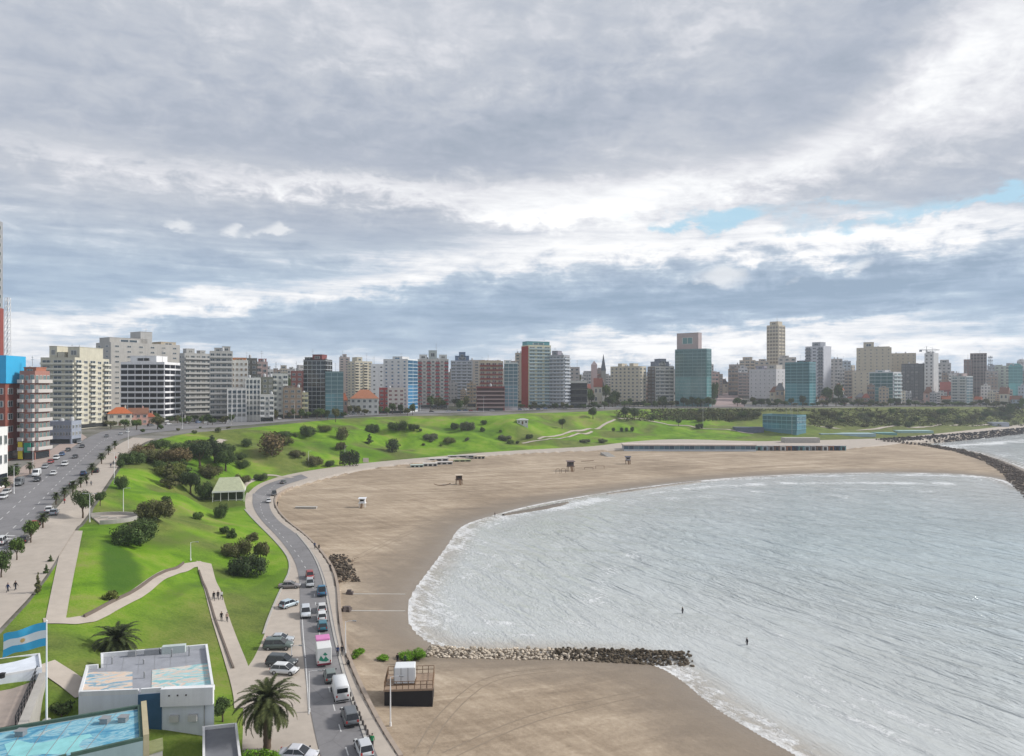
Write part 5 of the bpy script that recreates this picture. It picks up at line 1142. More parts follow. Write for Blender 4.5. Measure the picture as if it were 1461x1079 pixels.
def near_corner():
    z = 10.0; px = [(123,955),(144,953.5),(144,937.5),(296,924.5),(305.5,985),(231,988),(197,990.5),(112,994)]
    pts = [P(x, y, z) for x, y in px]
    r = tag(empty('painted_building', (*pts[5], 4.0)), 'white flat roofed building with murals painted on its roof', 'building')
    o = Vector((*pts[5], 4.0))
    def loc(ob): ob.location = -o; return ob
    b = MB(); b.prism(pts, 2.5, z); b2 = b; loc(b.build('wall', [WALL], r, color=(.62,.66,.72)))
    b = MB(); inset_wall(b, pts, z+.003, z+.55, .28); loc(b.build('parapet', [WALL], r, color=(.66,.67,.68)))
    g = MB(); g.prism([Vector(p)*.985+Vector((sum(q[0] for q in pts), sum(q[1] for q in pts)))*.015/8 for p in map(lambda q: Vector(q), pts)], z+.004, z+.03); loc(g.build('roof', [simple('grey_roof', (.28,.29,.32), .9, .2, .3, .6)], r))
    loc(flat([(125,959),(189,958),(189,985),(117,988)], z+.03, MUR_A, 'roof_mural', r)); loc(flat([(217,956),(298,946),(302,979),(216,983)], z+.03, MUR_B, 'roof_mural', r))
    a, c = Vector(pts[6]), Vector(pts[5]); d = (c-a).normalized(); nn = Vector((d.y, -d.x))
    b = MB(); b.prism([tuple(a), tuple(c), tuple(c+nn*.06), tuple(a+nn*.06)], 3, z-.05); loc(b.build('painted_wall', [simple('deep_blue_paint', (.045,.11,.19), .7, .2, .25, .8)], r))
    a, c = Vector(pts[5]), Vector(pts[4]); d = (c-a).normalized(); nn = Vector((d.y, -d.x))
    b = MB(); q = c-d*1.4; b.prism([tuple(a+nn*.0), tuple(c), tuple(c+nn*.5), tuple(a+nn*.5)], z-1.5, z+.55); loc(b.build('fascia', [WALL], r, color=(.68,.69,.71)))
    for k in range(3):
        p = a+d*(1.0+k*.95)+nn*.5; b = MB(); b.box(-.07, -.12, -.07, .07, .12, .07); b.build('drain_spout', [DARK], r, (p.x-o.x, p.y-o.y, z-.2-o.z), math.atan2(d.y, d.x))
    e, f_ = Vector(pts[2]), Vector(pts[3]); d = (f_-e).normalized(); nn = Vector((d.y, -d.x))
    m1 = e+d*(f_-e).length*.58; m2 = e+d*(f_-e).length*.80
    b = MB(); b.prism([tuple(m1+nn*.35), tuple(m2+nn*.35), tuple(m2+nn*1.2), tuple(m1+nn*1.2)], z+.031, z+1.0); loc(b.build('roof_hatch', [WALL], r, color=(.42,.47,.46)))
    for t_ in (.3, .45, .52):
        p = e+d*(f_-e).length*t_+nn*.8; b = MB(); b.box(-.45, -.3, .031, .45, .3, .75); b.build('roof_unit', [STEEL], r, (p.x-o.x, p.y-o.y, z-o.z), math.atan2(d.y, d.x))
    for k, (x, y) in enumerate([(205,948),(206,968),(160,948),(245,938),(270,936)]):
        q = P(x, y, z); b = MB(); b.tube([(0,0,.03),(0,0,.6+.15*k)], .09, 7); b.tube([(0,0,.6+.15*k),(0,0,.72+.15*k)], [.17,.05], 7); b.build('vent_pipe', [STEEL], r, (q[0]-o.x, q[1]-o.y, z-o.z))
    for k in range(7):
        u0 = Vector(pts[2])+(Vector(pts[3])-Vector(pts[2]))*(k+.5)/7; u1 = u0+(Vector(pts[4])-Vector(pts[3]))*.5; u0 = u0+(Vector(pts[4])-Vector(pts[3]))*.06; dd = (u1-u0).normalized(); n2 = Vector((-dd.y, dd.x))*.03
        b = MB(); b.prism([tuple(u0-n2), tuple(u1-n2), tuple(u1+n2), tuple(u0+n2)], z+.031, z+.042); loc(b.build('roof_seam', [STEEL], r))
    a, c = Vector(pts[5]), Vector(pts[4]); d = (c-a).normalized(); nn = Vector((d.y, -d.x))
    for k, (t_, zz) in enumerate([(.25, 6.6), (.6, 6.6)]):
        q = a+d*(c-a).length*t_; b = MB(); b.box(-.5, -.4, 0, .5, -.003, .75); b.build('air_conditioner', [PAINTW], r, (q.x-o.x, q.y-o.y, zz-o.z), math.atan2(d.y, d.x))
    q = a+d*(c-a).length*.82; b = MB(); b.tube([(0,-.1,-2),(0,-.1,4.4)], .06, 6); b.build('drain_pipe', [STEEL], r, (q.x-o.x, q.y-o.y, 0), 0)
    # annex beside it
    q = [P(x, y, 6) for x, y in [(289,1041),(338,1036),(345,1092),(289,1096)]]; r2 = tag(empty('annex', (*q[0], 4)), 'low annex with dark grey flat roof and white kerb beside painted building', 'building'); o2 = Vector((*q[0], 4))
    b = MB(); b.prism(q, 2, 6); k = b.build('wall', [WALL], r2, color=(.60,.61,.63)); k.location = -o2
    b = MB(); inset_wall(b, q, 6.003, 6.4, .25); k = b.build('parapet', [WALL], r2, color=(.66,.66,.66)); k.location = -o2
    k = flat([(291,1042),(336,1037),(343,1091),(291,1095)], 6.0, simple('dark_roof', (.17,.175,.19), .9, .2, .25, .8), 'roof', r2, .03); k.location = -o2
    # turquoise painted roof that carries the flagpole
    z3 = 10.5; q = [P(x, y, z3) for x, y in [(-60,1058),(0,1043),(201,1009),(204,1057),(95,1082),(-60,1122)]]; r3 = tag(empty('terrace_building', (*q[2], 4)), 'flat building in the corner with turquoise painted roof and green rim', 'building'); o3 = Vector((*q[2], 4))
    b = MB(); b.prism(q, 2, z3); k = b.build('wall', [WALL], r3, color=(.26,.34,.36)); k.location = -o3
    k = flat([(-56,1060),(0,1046),(198,1012.5),(200,1055),(94,1079),(-56,1118)], z3, MUR_C, 'roof_mural', r3, .04); k.location = -o3
    pale = [(6,1062),(25,1056),(48,1061),(70,1058),(100,1051),(128,1047),(132,1051),(118,1056),(112,1064),(122,1072),(90,1076),(60,1076),(30,1080),(12,1078)]
    k = flat(pale, z3+.042, MUR_L, 'painted_shape', r3, .012); k.location = -o3
    b = MB(); inset_wall(b, q, z3+.003, z3+.32, .32); k = b.build('rim', [simple('green_rim', (.060,.105,.085), .8, .2, .35, 1.5)], r3); k.location = -o3
    a, c = Vector(q[2]), Vector(q[3]); b = MB(); d = (c-a).normalized(); nn = Vector((-d.y, d.x)); b.prism([tuple(a-d*.3+nn*.02), tuple(c-d*.1+nn*.02), tuple(c-d*.1+nn*.55), tuple(a-d*.3+nn*.55)], 6, z3+.5); k = b.build('end_wall', [simple('tan_wall', (.40,.35,.23), .85, .2, .25, 1.0)], r3); k.location = -o3
    for k, (x, y) in enumerate([(150,1032),(176,1030),(30,1050)]):
        c0 = Vector((*P(x, y, z3), z3+.05)); b = MB(); b.box(-.4,-.35,0,.4,.35,.5); b.box(-.48,-.43,.503,.48,.43,.58); kk = b.build('roof_vent', [STEEL], r3); kk.location = c0-o3
    e0, e1 = Vector((*P(0, 1046, z3), z3+.055)), Vector((*P(198, 1012.5, z3), z3+.055)); g0, g1 = Vector((*P(-40, 1110, z3), z3+.055)), Vector((*P(150, 1066, z3), z3+.055))
    for k in range(1, 6): b = MB(); b.tube([e0+(e1-e0)*k/6, g0+(g1-g0)*k/6], .035, 4); kk = b.build('roof_seam', [STEEL], r3); kk.location = -o3
    # shed roof below it
    q = [P(x, y, 8.6) for x, y in [(197,1062),(231,1053),(232,1068),(196,1079)]]; r4 = tag(empty('shed', (*q[0], 4)), 'small shed with mossy green roof wedged between painted building and turquoise roof', 'shed'); o4 = Vector((*q[0], 4))
    b = MB(); b.prism(q, 2, 8.4); k = b.build('wall', [simple('corrugated_grey', (.36,.36,.35), .7, .3, .3, 2.0)], r4); k.location = -o4
    b = MB(); c = Vector((sum(p[0] for p in q)/4, sum(p[1] for p in q)/4)); b.prism([tuple(c+(Vector(p)-c)*1.06) for p in q], 8.403, 8.6); k = b.build('roof', [simple('moss_roof', (.22,.24,.12), .9, .2, .4, 1.5)], r4); k.location = -o4
    b = MB(); p = P(193, 1068, 8.9); b.box(-.35, -.35, 0, .35, .35, .9); tag(b.build('red_cabinet', [simple('red_paint', (.45,.09,.06), .6, .3, .15, 2)], None, (*P(196, 1073, 8.6), 8.605)), 'small red metal cabinet standing on the mossy shed roof', 'cabinet')
    # terrace by the edge of view
    q = [P(x, y, 11.2) for x, y in [(-60,952),(0,942),(57,934.5),(60,955),(0,966),(-60,978)]]; r5 = tag(empty('terrace_block', (*q[2], 9)), 'pale blue white flat roofed block on the lawn behind the flag', 'building'); o5 = Vector((*q[2], 9))
    b = MB(); b.prism(q, 6, 11.2); k = b.build('wall', [WALL], r5, color=(.62,.66,.72)); k.location = -o5
    b = MB(); inset_wall(b, q, 11.203, 11.45, .2); k = b.build('parapet', [WALL], r5, color=(.66,.67,.69)); k.location = -o5
    b = MB(); b.tube([(0,0,0),(0,0,.5)], .3, 8); b.tube([(0,0,.5),(0,0,.62)], [.42,.1], 8); k = b.build('roof_vent', [DARK], r5); k.location = Vector((*P(3, 966, 11.3), 11.2))-o5
    q = [P(x, y, 10.0) for x, y in [(-60,1000),(0,985),(54,971),(32,1032),(0,1038),(-60,1050)]]; b = MB(); b.prism(q, 3, 10.0); tag(b.build('paved_terrace', [simple('pink_paving', (.36,.30,.26), .85, .2, .25, .8)]), 'beige paved terrace beneath the flag beside a railed ramp', 'terrace')
    q = [P(x, y, 10.8) for x, y in [(57,958),(67,960),(40,1032),(25,1034)]]; b = MB(); b.prism(q, 3, 10.8); tag(b.build('ramp_wall', [CONC]), 'pale concrete ramp wall sloping beside the paved terrace', 'wall')
    m = MB(); a, c = Vector((*P(53, 957, 10.9), 10.9)), Vector((*P(22, 1030, 10.9), 10.9))
    for k in range(9): p = a+(c-a)*k/8; m.tube([(p.x, p.y, 10.0), (p.x, p.y, 11.5)], .05, 5)
    for h in (10.7, 11.1, 11.5): m.tube([(a.x, a.y, h), (c.x, c.y, h)], .05, 5)
    tag(m.build('handrail', [DARK]), 'dark metal handrail along the ramp by the terrace', 'railing')
    # flag
    bx, by = P(66.5, 1030, 10.55); H = (1030-886)/F*by
    r6 = tag(empty('flagpole', (bx, by, 10.545)), 'tall white flagpole standing on the turquoise painted roof', 'flagpole')
    m = MB(); m.tube([(0,0,0),(0,0,H*.5),(0,0,H)], [.11,.09,.06], 10); m.build('pole', [WHITEP], r6); m = MB(); m.tube([(0,0,0),(0,0,.25)], [.45,.38], 10); m.build('base', [CONC], r6); m = MB(); m.tube([(0,0,H),(0,0,H+.14)], [.10,.02], 8); m.build('finial', [WHITEP], r6)
    nx, nz = 40, 18; L, Wd = 4.55, 2.5; V = []; Q = []; M = []
    for i in range(nx+1):
        for j in range(nz+1):
            u, w = i/nx, j/nz; x = -L*u*.97; y = .34*math.sin(u*7.5+w*1.3)*u**.6-.5*u; zz = H-.12-Wd*w*(1-.08*u)-1.25*u**1.25+.10*math.sin(u*9+w*2)*u
            V.append((x, y, zz))
    for i in range(nx):
        for j in range(nz):
            a = i*(nz+1)+j; Q.append((a, a+1, a+nz+2, a+nz+1)); M.append(0 if j < 6 or j >= 12 else 1)
    me = bpy.data.meshes.new('flag'); me.from_pydata(V, [], Q)
    for m_ in (simple('flag_blue', (.06,.36,.56), .8, .1, .12, 2), simple('flag_white', (.68,.67,.64), .8, .1, .08, 2)): me.materials.append(m_)
    me.polygons.foreach_set('material_index', M); me.polygons.foreach_set('use_smooth', [True]*len(Q)); me.update()
    fo = tag(link('flag', me, None, (bx, by, 10.545)), 'light blue and white striped flag with pale sun, flying from white pole', 'flag')
    def at(u, w): return Vector((-L*u*.97, .34*math.sin(u*7.5+w*1.3)*u**.6-.5*u, H-.12-Wd*w*(1-.08*u)-1.25*u**1.25+.10*math.sin(u*9+w*2)*u))
    b = MB(); c = (.5, .5); n = 32
    for s in (-1, 1):
        ring = [at(.5+(.062 if k % 2 else .040)*math.cos(2*math.pi*k/n), .5+(.115 if k % 2 else .072)*math.sin(2*math.pi*k/n))+Vector((0, s*.012, 0)) for k in range(n)]
        b.add([at(.5, .5)+Vector((0, s*.012, 0))]+ring, [(0, 1+k, 1+(k+1)%n) for k in range(n)])
    b.build('sun_emblem', [simple('flag_sun', (.55,.36,.14), .8, .1, .1, 2)], fo)
near_corner()

# ------------------------------------------------------------------ walls, railings, lamps along the coast road
def wall_along(pts, w, up, down, name, label, cat, m, parent=None):
    p = np.asarray(pts, float)[:, :2]; d = np.gradient(p, axis=0); d /= np.linalg.norm(d, axis=1)[:, None]; n = np.stack([-d[:, 1], d[:, 0]], 1)*w/2
    z = np.array([max(gz(*q), 0) for q in p]); z = np.convolve(np.pad(z, 3, mode='edge'), np.ones(7)/7, 'valid'); b = MB(); V = []
    for q, k, h in zip(p, n, z): V += [(q[0]-k[0], q[1]-k[1], h-down), (q[0]-k[0], q[1]-k[1], h+up), (q[0]+k[0], q[1]+k[1], h+up), (q[0]+k[0], q[1]+k[1], h-down)]
    Fc = []
    for i in range(len(p)-1):
        a, c = i*4, i*4+4
        for j in range(4): Fc.append((a+j, c+j, c+(j+1)%4, a+(j+1)%4))
    Fc += [(3, 2, 1, 0), tuple(len(V)-4+j for j in range(4))]; b.add(V, Fc); o = b.build(name, [m]); return tag(o, label, cat)
_w = LINE_W[:, :2]; _k = (_w[:, 1] > 70) & (_w[:, 1] < 300) & (_w[:, 0] > -140) & (_w[:, 0] < 20)
SEAW = _w[_k]; SEAW = SEAW[np.argsort(SEAW[:, 1], kind='stable')] if SEAW[0, 1] > SEAW[-1, 1] else SEAW
wall_along(SEAW[:90], .55, .75, 2.6, 'sea_wall', 'long pale sea wall between the promenade and the beach', 'wall', simple('sea_wall_stone', (.34,.28,.23), .9, .2, .3, 1.0, space='w'))
_c = gl([(524,1062),(507,1012),(490,962),(476,905),(469,865),(461,825),(447,790),(423,761)]); wall_along(_c, .35, .16, .4, 'kerb', 'pale kerb along the seaward edge of the coast road', 'kerb', CONC)
_c = gl([(376,905),(384,880),(399,845),(418,806),(398,777),(362,742),(349,727)]); wall_along(_c, .4, .18, .4, 'kerb', 'pale kerb between the grass slope and the parking bay', 'kerb', CONC)
_c = gl([(120,882),(150,866),(205,838),(262,805)]); wall_along(_c, .3, .55, .6, 'retaining_wall', 'low dark retaining wall along the zigzag ramp', 'wall', simple('dark_stone', (.16,.13,.11), .9, .2, .3, 1))
_c = gl([(284,815),(300,862),(318,915),(333,955)]); wall_along(_c, .28, .35, .6, 'retaining_wall', 'low dark kerb wall down the straight path to the road', 'wall', MATS['dark_stone'])
def viewpoint():
    c = G(150, 742); r = tag(empty('viewpoint_terrace', (c.x, c.y, c.z)), 'round paved viewpoint terrace with curved wall above the bank', 'terrace'); n = 30
    b = MB(); ring = [(7.2*math.cos(R(-75+k*215/n)), 5.6*math.sin(R(-75+k*215/n))) for k in range(n+1)]; b.prism(ring, -2.5, .25); b.build('paving', [PAVE], r)
    b = MB()
    for k in range(n):
        a, e = ring[k], ring[k+1]; b.prism([(a[0]*1.005, a[1]*1.005), (e[0]*1.005, e[1]*1.005), (e[0]*1.05, e[1]*1.05), (a[0]*1.05, a[1]*1.05)], -2.5, .95)
    b.build('curved_wall', [CONC], r)
    for k in range(3):
        b = MB(); b.box(-.9, -.25, .25, .9, .25, .7); tag(b.build('bench', [CONC], None, (c.x-3+k*2.4, c.y+1.5-k*.8, c.z), .5), ['concrete bench nearest the wall end on the viewpoint terrace', 'concrete bench in the middle of the viewpoint terrace', 'concrete bench nearest the curved wall of the viewpoint'][k], 'bench', 'viewpoint benches')
viewpoint()
def lamp(px, py, hpx, label, arm=1, tone=None):
    p = G(px, py); h = hpx/F*p.y; r = tag(empty('street_lamp', p, RB.uniform(0, 6) if arm == 0 else 0), label, 'street lamp', 'street lamps'); USED[label] = 1; tone = tone or WHITEP
    m = MB(); m.tube([(0,0,0),(0,0,h*.6),(0,0,h)], [.10,.075,.05], 7); m.tube([(0,0,0),(0,0,.5)], [.17,.14], 7); m.build('pole', [tone], r)
    for s in ([1] if arm == 1 else [-1, 1]):
        m = MB(); m.tube([(0,0,h-.05),(s*.5,0,h+.1),(s*1.2,0,h+.12)], .035, 5); m.build('arm', [tone], r); m = MB(); m.tube([(s*1.1,0,h+.12),(s*1.7,0,h+.08)], [.09,.11], 6); m.build('lamp_head', [STEEL], r)
for px, py, h, l, a in [(441,1016,58,'slim white lamp between parking bay and coast road',1),(557,1036,70,'white lamp post standing on the sand beside the platform',1),(493,935,48,'white lamp at the sea wall by the beach plants',1),(416,946,24,'short lamp among cars in the parking bay',1),(440,664,20,'pale lamp at the slope foot by scrub bush',1),(492,662,26,'tall pale lamp next to the clipped hedge',1),(20,705,40,'lamp beside the avenue hedge at the white house',1),
    (163,690,44,'promenade lamp beside the small grey bush',2),(176,735,38,'lamp on the viewpoint terrace wall',1),(128,745,40,'lamp by the broad tree at the viewpoint',2),(183,640,30,'lamp at the promenade bend',2),(47,672,34,'lamp at the foot of white columned block',1),(272,800,26,'lamp at the zigzag corner of the ramp',1),(1003,607,34,'lone lamp below the teal glass tower',1),(1130,620,44,'lamp beside the teal hillside building',1),(690,588,22,'clifftop lamp below the brown tower',2),(600,588,22,'clifftop lamp below the ornate tower',2),(860,582,22,'clifftop lamp below the church',2),(420,598,24,'clifftop lamp by the brown brick block',2),(260,612,26,'avenue lamp by the banded block',2),(330,606,26,'avenue lamp by the pale gridded block',2)]: lamp(px, py, h, l, a)
_q = [(500,995),(504,1001.5),(506,1009),(509.5,1016),(513,1023),(515,1029.5),(518,1036),(521.5,1042.5),(524.5,1049),(527.5,1057),(530,1066)]
_bm = MB(); _bm.tube([(0,0,-.1),(0,0,.62)], [.17,.14], 9); _bm.tube([(0,0,.62),(0,0,.74)], [.14,.03], 9); BOLL = _bm.mesh('bollard', [simple('bollard_stone', (.10,.09,.085), .9, .2, .2, 2)])
for k, (x, y) in enumerate(_q): tag(link('bollard', BOLL, None, G(x, y)), 'short dark bollard in the row along the promenade kerb', 'bollard', 'bollards along the promenade kerb')

# ------------------------------------------------------------------ pavilion on the slope
def pavilion():
    c = G(320, 714); s = c.y/F; u = c.x/c.y; r = tag(empty('pavilion', (c.x, c.y+4.5, 4.4), R(18)), 'beach pavilion with pale green gabled roof and glazed front', 'pavilion'); w, dp = 9.4, 8.4
    b = MB(); b.box(-w/2, -dp/2, -1, w/2, dp/2, 3.4); b.build('wall', [WALL], r, color=(.40,.40,.38))
    b = MB(); o = .7; a, e, H = w/2+o, dp/2+o, 3.4
    v = [(-a,-e,H-.15),(a,-e,H-.15),(a,e,H-.15),(-a,e,H-.15),(-a,-e,H),(a,-e,H),(a,e,H),(-a,e,H),(-a*.62,0.6,H+4.3),(a*.62,.6,H+4.3)]
    b.add(v, [(4,5,9,8),(5,6,9),(6,7,8,9),(7,4,8)]); b.build('roof', [painted_roof], r, color=(.40,.42,.29))
    b = MB(); b.box(-a-.05,-e-.12,H-.45,a+.05,-e-.005,H+.08); b.box(a+.005,-e-.12,H-.45,a+.12,e,H+.08); b.build('fascia', [WHITEP], r)
    for k in range(6):
        b = MB(); b.box(-.85,-.08,.3,.85,0,2.9); b.build('window', [CGLASS], r, (-w/2+(k+.5)*w/6, -dp/2, 0))
    for k in range(4):
        b = MB(); b.box(-.8,-.08,.3,.8,0,2.9); b.build('window', [CGLASS], r, (w/2, -dp/2+(k+.5)*dp/4, 0), math.pi/2)
    for k in range(5):
        b = MB(); b.tube([(0,0,-1),(0,0,3.0)], .1, 6); b.build('column', [WHITEP], r, (-a+.2+k*(2*a-.4)/4, -e+.2, 0))
pavilion()

# ------------------------------------------------------------------ rocks
def boulder(seed):
    bm = bmesh.new(); bmesh.ops.create_icosphere(bm, subdivisions=2, radius=.5); g = random.Random(seed); ax = [Vector((g.gauss(0,1), g.gauss(0,1), g.gauss(0,1))).normalized() for _ in range(9)]; ds = [g.uniform(.24,.42) for _ in ax]
    for v in bm.verts:
        for a, d in zip(ax, ds):
            k = v.co.dot(a)
            if k > d: v.co -= a*(k-d)*.92
        v.co *= 1+g.uniform(-.05, .05)
    me = bpy.data.meshes.new('boulder'); bm.to_mesh(me); bm.free(); me.materials.append(ROCKM); return me
def rockmat():
    m, t, b = new_mat('boulder_stone', .9, .2); oi = objinfo(t); n = noise(t, objvec(t), 3.0, 6, .7); r = X(t, oi.outputs['Random']); k = (n-.5)*1.0+.7+r*.6
    t.links.new(mixc(t, 1.0, oi.outputs['Color'], vec(t, k, k, k), 'MULTIPLY'), b.inputs['Base Color']); bump(t, b, n, .5, .1); return m
ROCKM = rockmat(); ROCKS = [boulder(s) for s in range(6)]
def rocks(path, wid, n, size, hgt, tone, label, group, nstuff, sname, slabel, seed):
    g = random.Random(seed); pl = resample(np.array([[*p] for p in path]), 120); d = np.gradient(pl[:, :2], axis=0); d /= np.linalg.norm(d, axis=1)[:, None]
    def spot():
        t = g.random(); i = min(int(t*119), 118); s = g.uniform(-1, 1); w = wid(t) if callable(wid) else wid; x = pl[i, 0]-d[i, 1]*s*w/2+g.uniform(-.4,.4); y = pl[i, 1]+d[i, 0]*s*w/2; return x, y, s, t
    for k in range(n):
        x, y, s, t = spot(); z = max(gz(x, y), -.4)+hgt*(1-abs(s)**1.6)*g.uniform(.75, 1.0); sz = size*g.uniform(.6, 1.35)
        o = link('boulder', g.choice(ROCKS), None, (x, y, z), 0, tone(t, s, g), (sz*g.uniform(.8, 1.3), sz, sz*g.uniform(.6, .9))); o.rotation_euler = (g.uniform(-.4, .4), g.uniform(-.4, .4), g.uniform(0, 6)); tag(o, label, 'boulder', group)
    V = []; Fc = []
    base = [np.array([v.co[:] for v in m.vertices]) for m in ROCKS]; fb = [[tuple(p.vertices) for p in m.polygons] for m in ROCKS]
    for k in range(nstuff):
        x, y, s, t = spot(); z = max(gz(x, y), -.5)+hgt*(1-abs(s)**1.6)*g.uniform(.2, .8); sz = size*g.uniform(.5, 1.2); q = g.randrange(6); a = g.uniform(0, 6); ca, sa = math.cos(a), math.sin(a); v = base[q]*[sz, sz, sz*.75]; v = np.c_[v[:, 0]*ca-v[:, 1]*sa, v[:, 0]*sa+v[:, 1]*ca, v[:, 2]]+[x, y, z]; m0 = len(V); V += [tuple(i) for i in v]; Fc += [tuple(m0+i for i in f) for f in fb[q]]
    if nstuff:
        me = bpy.data.meshes.new(sname); me.from_pydata(V, [], Fc); me.materials.append(ROCKM); me.update(); tag(link(sname, me, None, None, 0, tone(.6, 0, g)), slabel, 'rubble', kind='stuff')
rocks([P(612,934,0.4),P(700,933,.4),P(790,933.5,.4),P(850,934,.4)], 5.6, 95, .60, 1.2, lambda t, s, g: tuple(np.array((.46,.40,.325))*g.uniform(.6, 1.2)), 'pale angular boulder on the landward half of the near rock groin', 'pale boulders of the near rock groin', 750, 'rock_groin_rubble', 'pale rubble filling the landward half of the near groin', 2)
rocks([P(790,932.5,.4),P(850,934,.4),P(920,935.5,.3),P(984,938,.2)], lambda t: 5.6+1.4*t, 95, .66, 1.35, lambda t, s, g: tuple(np.array((.085,.068,.048))*g.uniform(.5, 1.4)), 'dark wet boulder on the seaward half of the near rock groin', 'dark boulders of the near rock groin', 700, 'rock_groin_rubble', 'dark wet rubble filling the seaward half of the near groin', 6)
rocks([P(1262,634,1),P(1320,636.5,1),P(1372,644,1),P(1415,657,.8),P(1445,673,.6),P(1470,694,.4),P(1500,720,.2)], lambda t: 6+8*t, 60, 1.4, 2.2, lambda t, s, g: tuple(np.array((.20,.165,.14) if t > .5 else (.21,.20,.165))*g.uniform(.5, 1.2)), 'dark boulder of the far breakwater curving out to sea', 'boulders of the far breakwater', 1900, 'breakwater_rubble', 'rubble heaped into the far curving breakwater', 3)
rocks([P(1262,632.5,1),P(1330,630,.3),P(1400,623.5,.3),P(1465,616,.3),P(1540,608,.3)], 16, 26, 1.8, 2.4, lambda t, s, g: tuple(np.array((.062,.058,.058))*g.uniform(.6, 1.3)), 'black shore rock under the far cliff', 'black rocks under the far cliff', 1700, 'shore_rubble', 'black rock shelf along the far cliff foot', 4)
rocks([P(481,792,2.2),P(490,815,1.8),P(499,834,1.4)], 5, 36, .7, .8, lambda t, s, g: tuple(np.array((.13,.105,.082))*g.uniform(.5, 1.3)), 'brown rock heaped against the sea wall at the road bend', 'brown rocks against the sea wall', 260, 'wall_foot_rubble', 'brown rubble heaped at the sea wall foot', 5)
def driftwood():
    g = random.Random(4); m = MB()
    for k in range(60):
        x = g.uniform(484, 506); y = g.uniform(795, 835)
        if x < 478+(835-y)*.1: continue
        p = G(x, y); a = g.uniform(0, 6); l = g.uniform(.5, 1.6); e = Vector((math.cos(a)*l, math.sin(a)*l, g.uniform(.1, .9))); m.tube([p+Vector((0,0,.1)), p+e], [.06, .03], 4)
    tag(m.build('driftwood', [WOOD]), 'tangled brown driftwood and branches at the sea wall foot', 'driftwood', kind='stuff')
driftwood()

# ------------------------------------------------------------------ things on the beach
def platform():
    p = G(582, 1008); w, dp, h = 6.5, 5.2, 2.45; r = tag(empty('beach_platform', (p.x-.1, p.y+dp/2, p.z-.1), R(4)), 'raised beach platform with black skirt and wooden rail', 'platform')
    b = MB(); b.box(-w/2, -dp/2, -.6, w/2, dp/2, h-.25); b.build('skirt', [DARK], r)
    b = MB(); b.box(-w/2-.1, -dp/2-.1, h-.247, w/2+.1, dp/2+.1, h); b.build('deck', [simple('deck_wood', (.30,.22,.16), .85, .2, .3, 2)], r)
    for i in range(9):
        for sy in (-1, 1): b = MB(); x = -w/2+i*w/8; b.tube([(x, sy*dp/2, h), (x, sy*dp/2, h+1.05)], .045, 5); b.build('rail_post', [WOOD], r)
    for i in range(1, 6):
        for sx in (-1, 1): b = MB(); y = -dp/2+i*dp/6; b.tube([(sx*w/2, y, h), (sx*w/2, y, h+1.05)], .045, 5); b.build('rail_post', [WOOD], r)
    for z in (.55, 1.05):
        b = MB(); q = [(-w/2,-dp/2),(w/2,-dp/2),(w/2,dp/2),(-w/2,dp/2)]
        for a, e in zip(q, q[1:]+q[:1]): b.tube([(*a, h+z), (*e, h+z)], .045, 5)
        b.build('rail', [WOOD], r)
    t = tag(empty('water_tank', (p.x-.75, p.y+dp*.48, p.z-.1+h), R(4)), 'white box tank standing on the black skirted platform', 'tank')
    b = MB(); b.box(-1.4,-1.1,.12,1.4,1.1,2.35); o = b.build('tank', [simple('white_sheet', (.66,.68,.70), .5, .3, .08, 1)], t); bv = o.modifiers.new('bevel', 'BEVEL'); bv.width = .12; bv.segments = 2
    for k in range(4): b = MB(); b.box(-1.43+k*.95-.04,-1.14,.12,-1.43+k*.95+.04,-1.1,2.3); b.build('rib', [STEEL], t)
    b = MB(); b.box(-1.5,-1.2,0,1.5,1.2,.118); b.build('pallet', [WOOD], t)
platform()
def hut(px, py, s, label, wallc, roofc, kind):
    p = G(px, py); r = tag(empty('lifeguard_hut', p, RB.uniform(-.4, .4)), label, 'lifeguard hut', 'lifeguard huts')
    for sx in (-1, 1):
        for sy in (-1, 1): m = MB(); m.tube([(sx*1.1*s, sy*.9*s, -.3), (sx*.95*s, sy*.8*s, 1.5*s)], .09*s, 5); m.build('leg', [WOOD if kind else WHITEP], r)
    m = MB(); m.box(-1.3*s,-1.2*s,1.5*s,1.3*s,1.1*s,1.65*s); m.build('deck', [WOOD if kind else WHITEP], r)
    m = MB(); m.box(-1.0*s,-.7*s,1.653*s,1.0*s,1.0*s,3.2*s); m.build('cabin', [WALL], r, color=wallc)
    m = MB(); m.box(-.7*s,-.74*s,2.3*s,.7*s,-.703*s,2.9*s); m.build('window', [CGLASS], r)
    m = MB(); m.add([(-1.4*s,-1.3*s,3.2*s),(1.4*s,-1.3*s,3.2*s),(1.4*s,1.2*s,3.35*s),(-1.4*s,1.2*s,3.35*s),(-1.4*s,-1.3*s,3.32*s),(1.4*s,-1.3*s,3.32*s),(1.4*s,1.2*s,3.5*s),(-1.4*s,1.2*s,3.5*s)], [(0,1,5,4),(1,2,6,5),(2,3,7,6),(3,0,4,7),(4,5,6,7),(3,2,1,0)]); m.build('roof', [WALL], r, color=roofc)
    m = MB(); m.add([(-.4*s,-1.2*s,1.6*s),(.4*s,-1.2*s,1.6*s),(.4*s,-2.7*s,-.1),(-.4*s,-2.7*s,-.1),(-.4*s,-1.2*s,1.5*s),(.4*s,-1.2*s,1.5*s),(.4*s,-2.6*s,-.15),(-.4*s,-2.6*s,-.15)], [(0,1,2,3),(7,6,5,4),(0,3,7,4),(1,5,6,2)]); m.build('ladder', [WOOD], r)
hut(517, 724, 1.0, 'white lifeguard hut alone on the beach', (.68,.69,.72), (.66,.67,.70), 0); hut(655, 691, 1.25, 'dark brown lifeguard hut with pale roof and debris', (.10,.06,.04), (.52,.44,.35), 1)
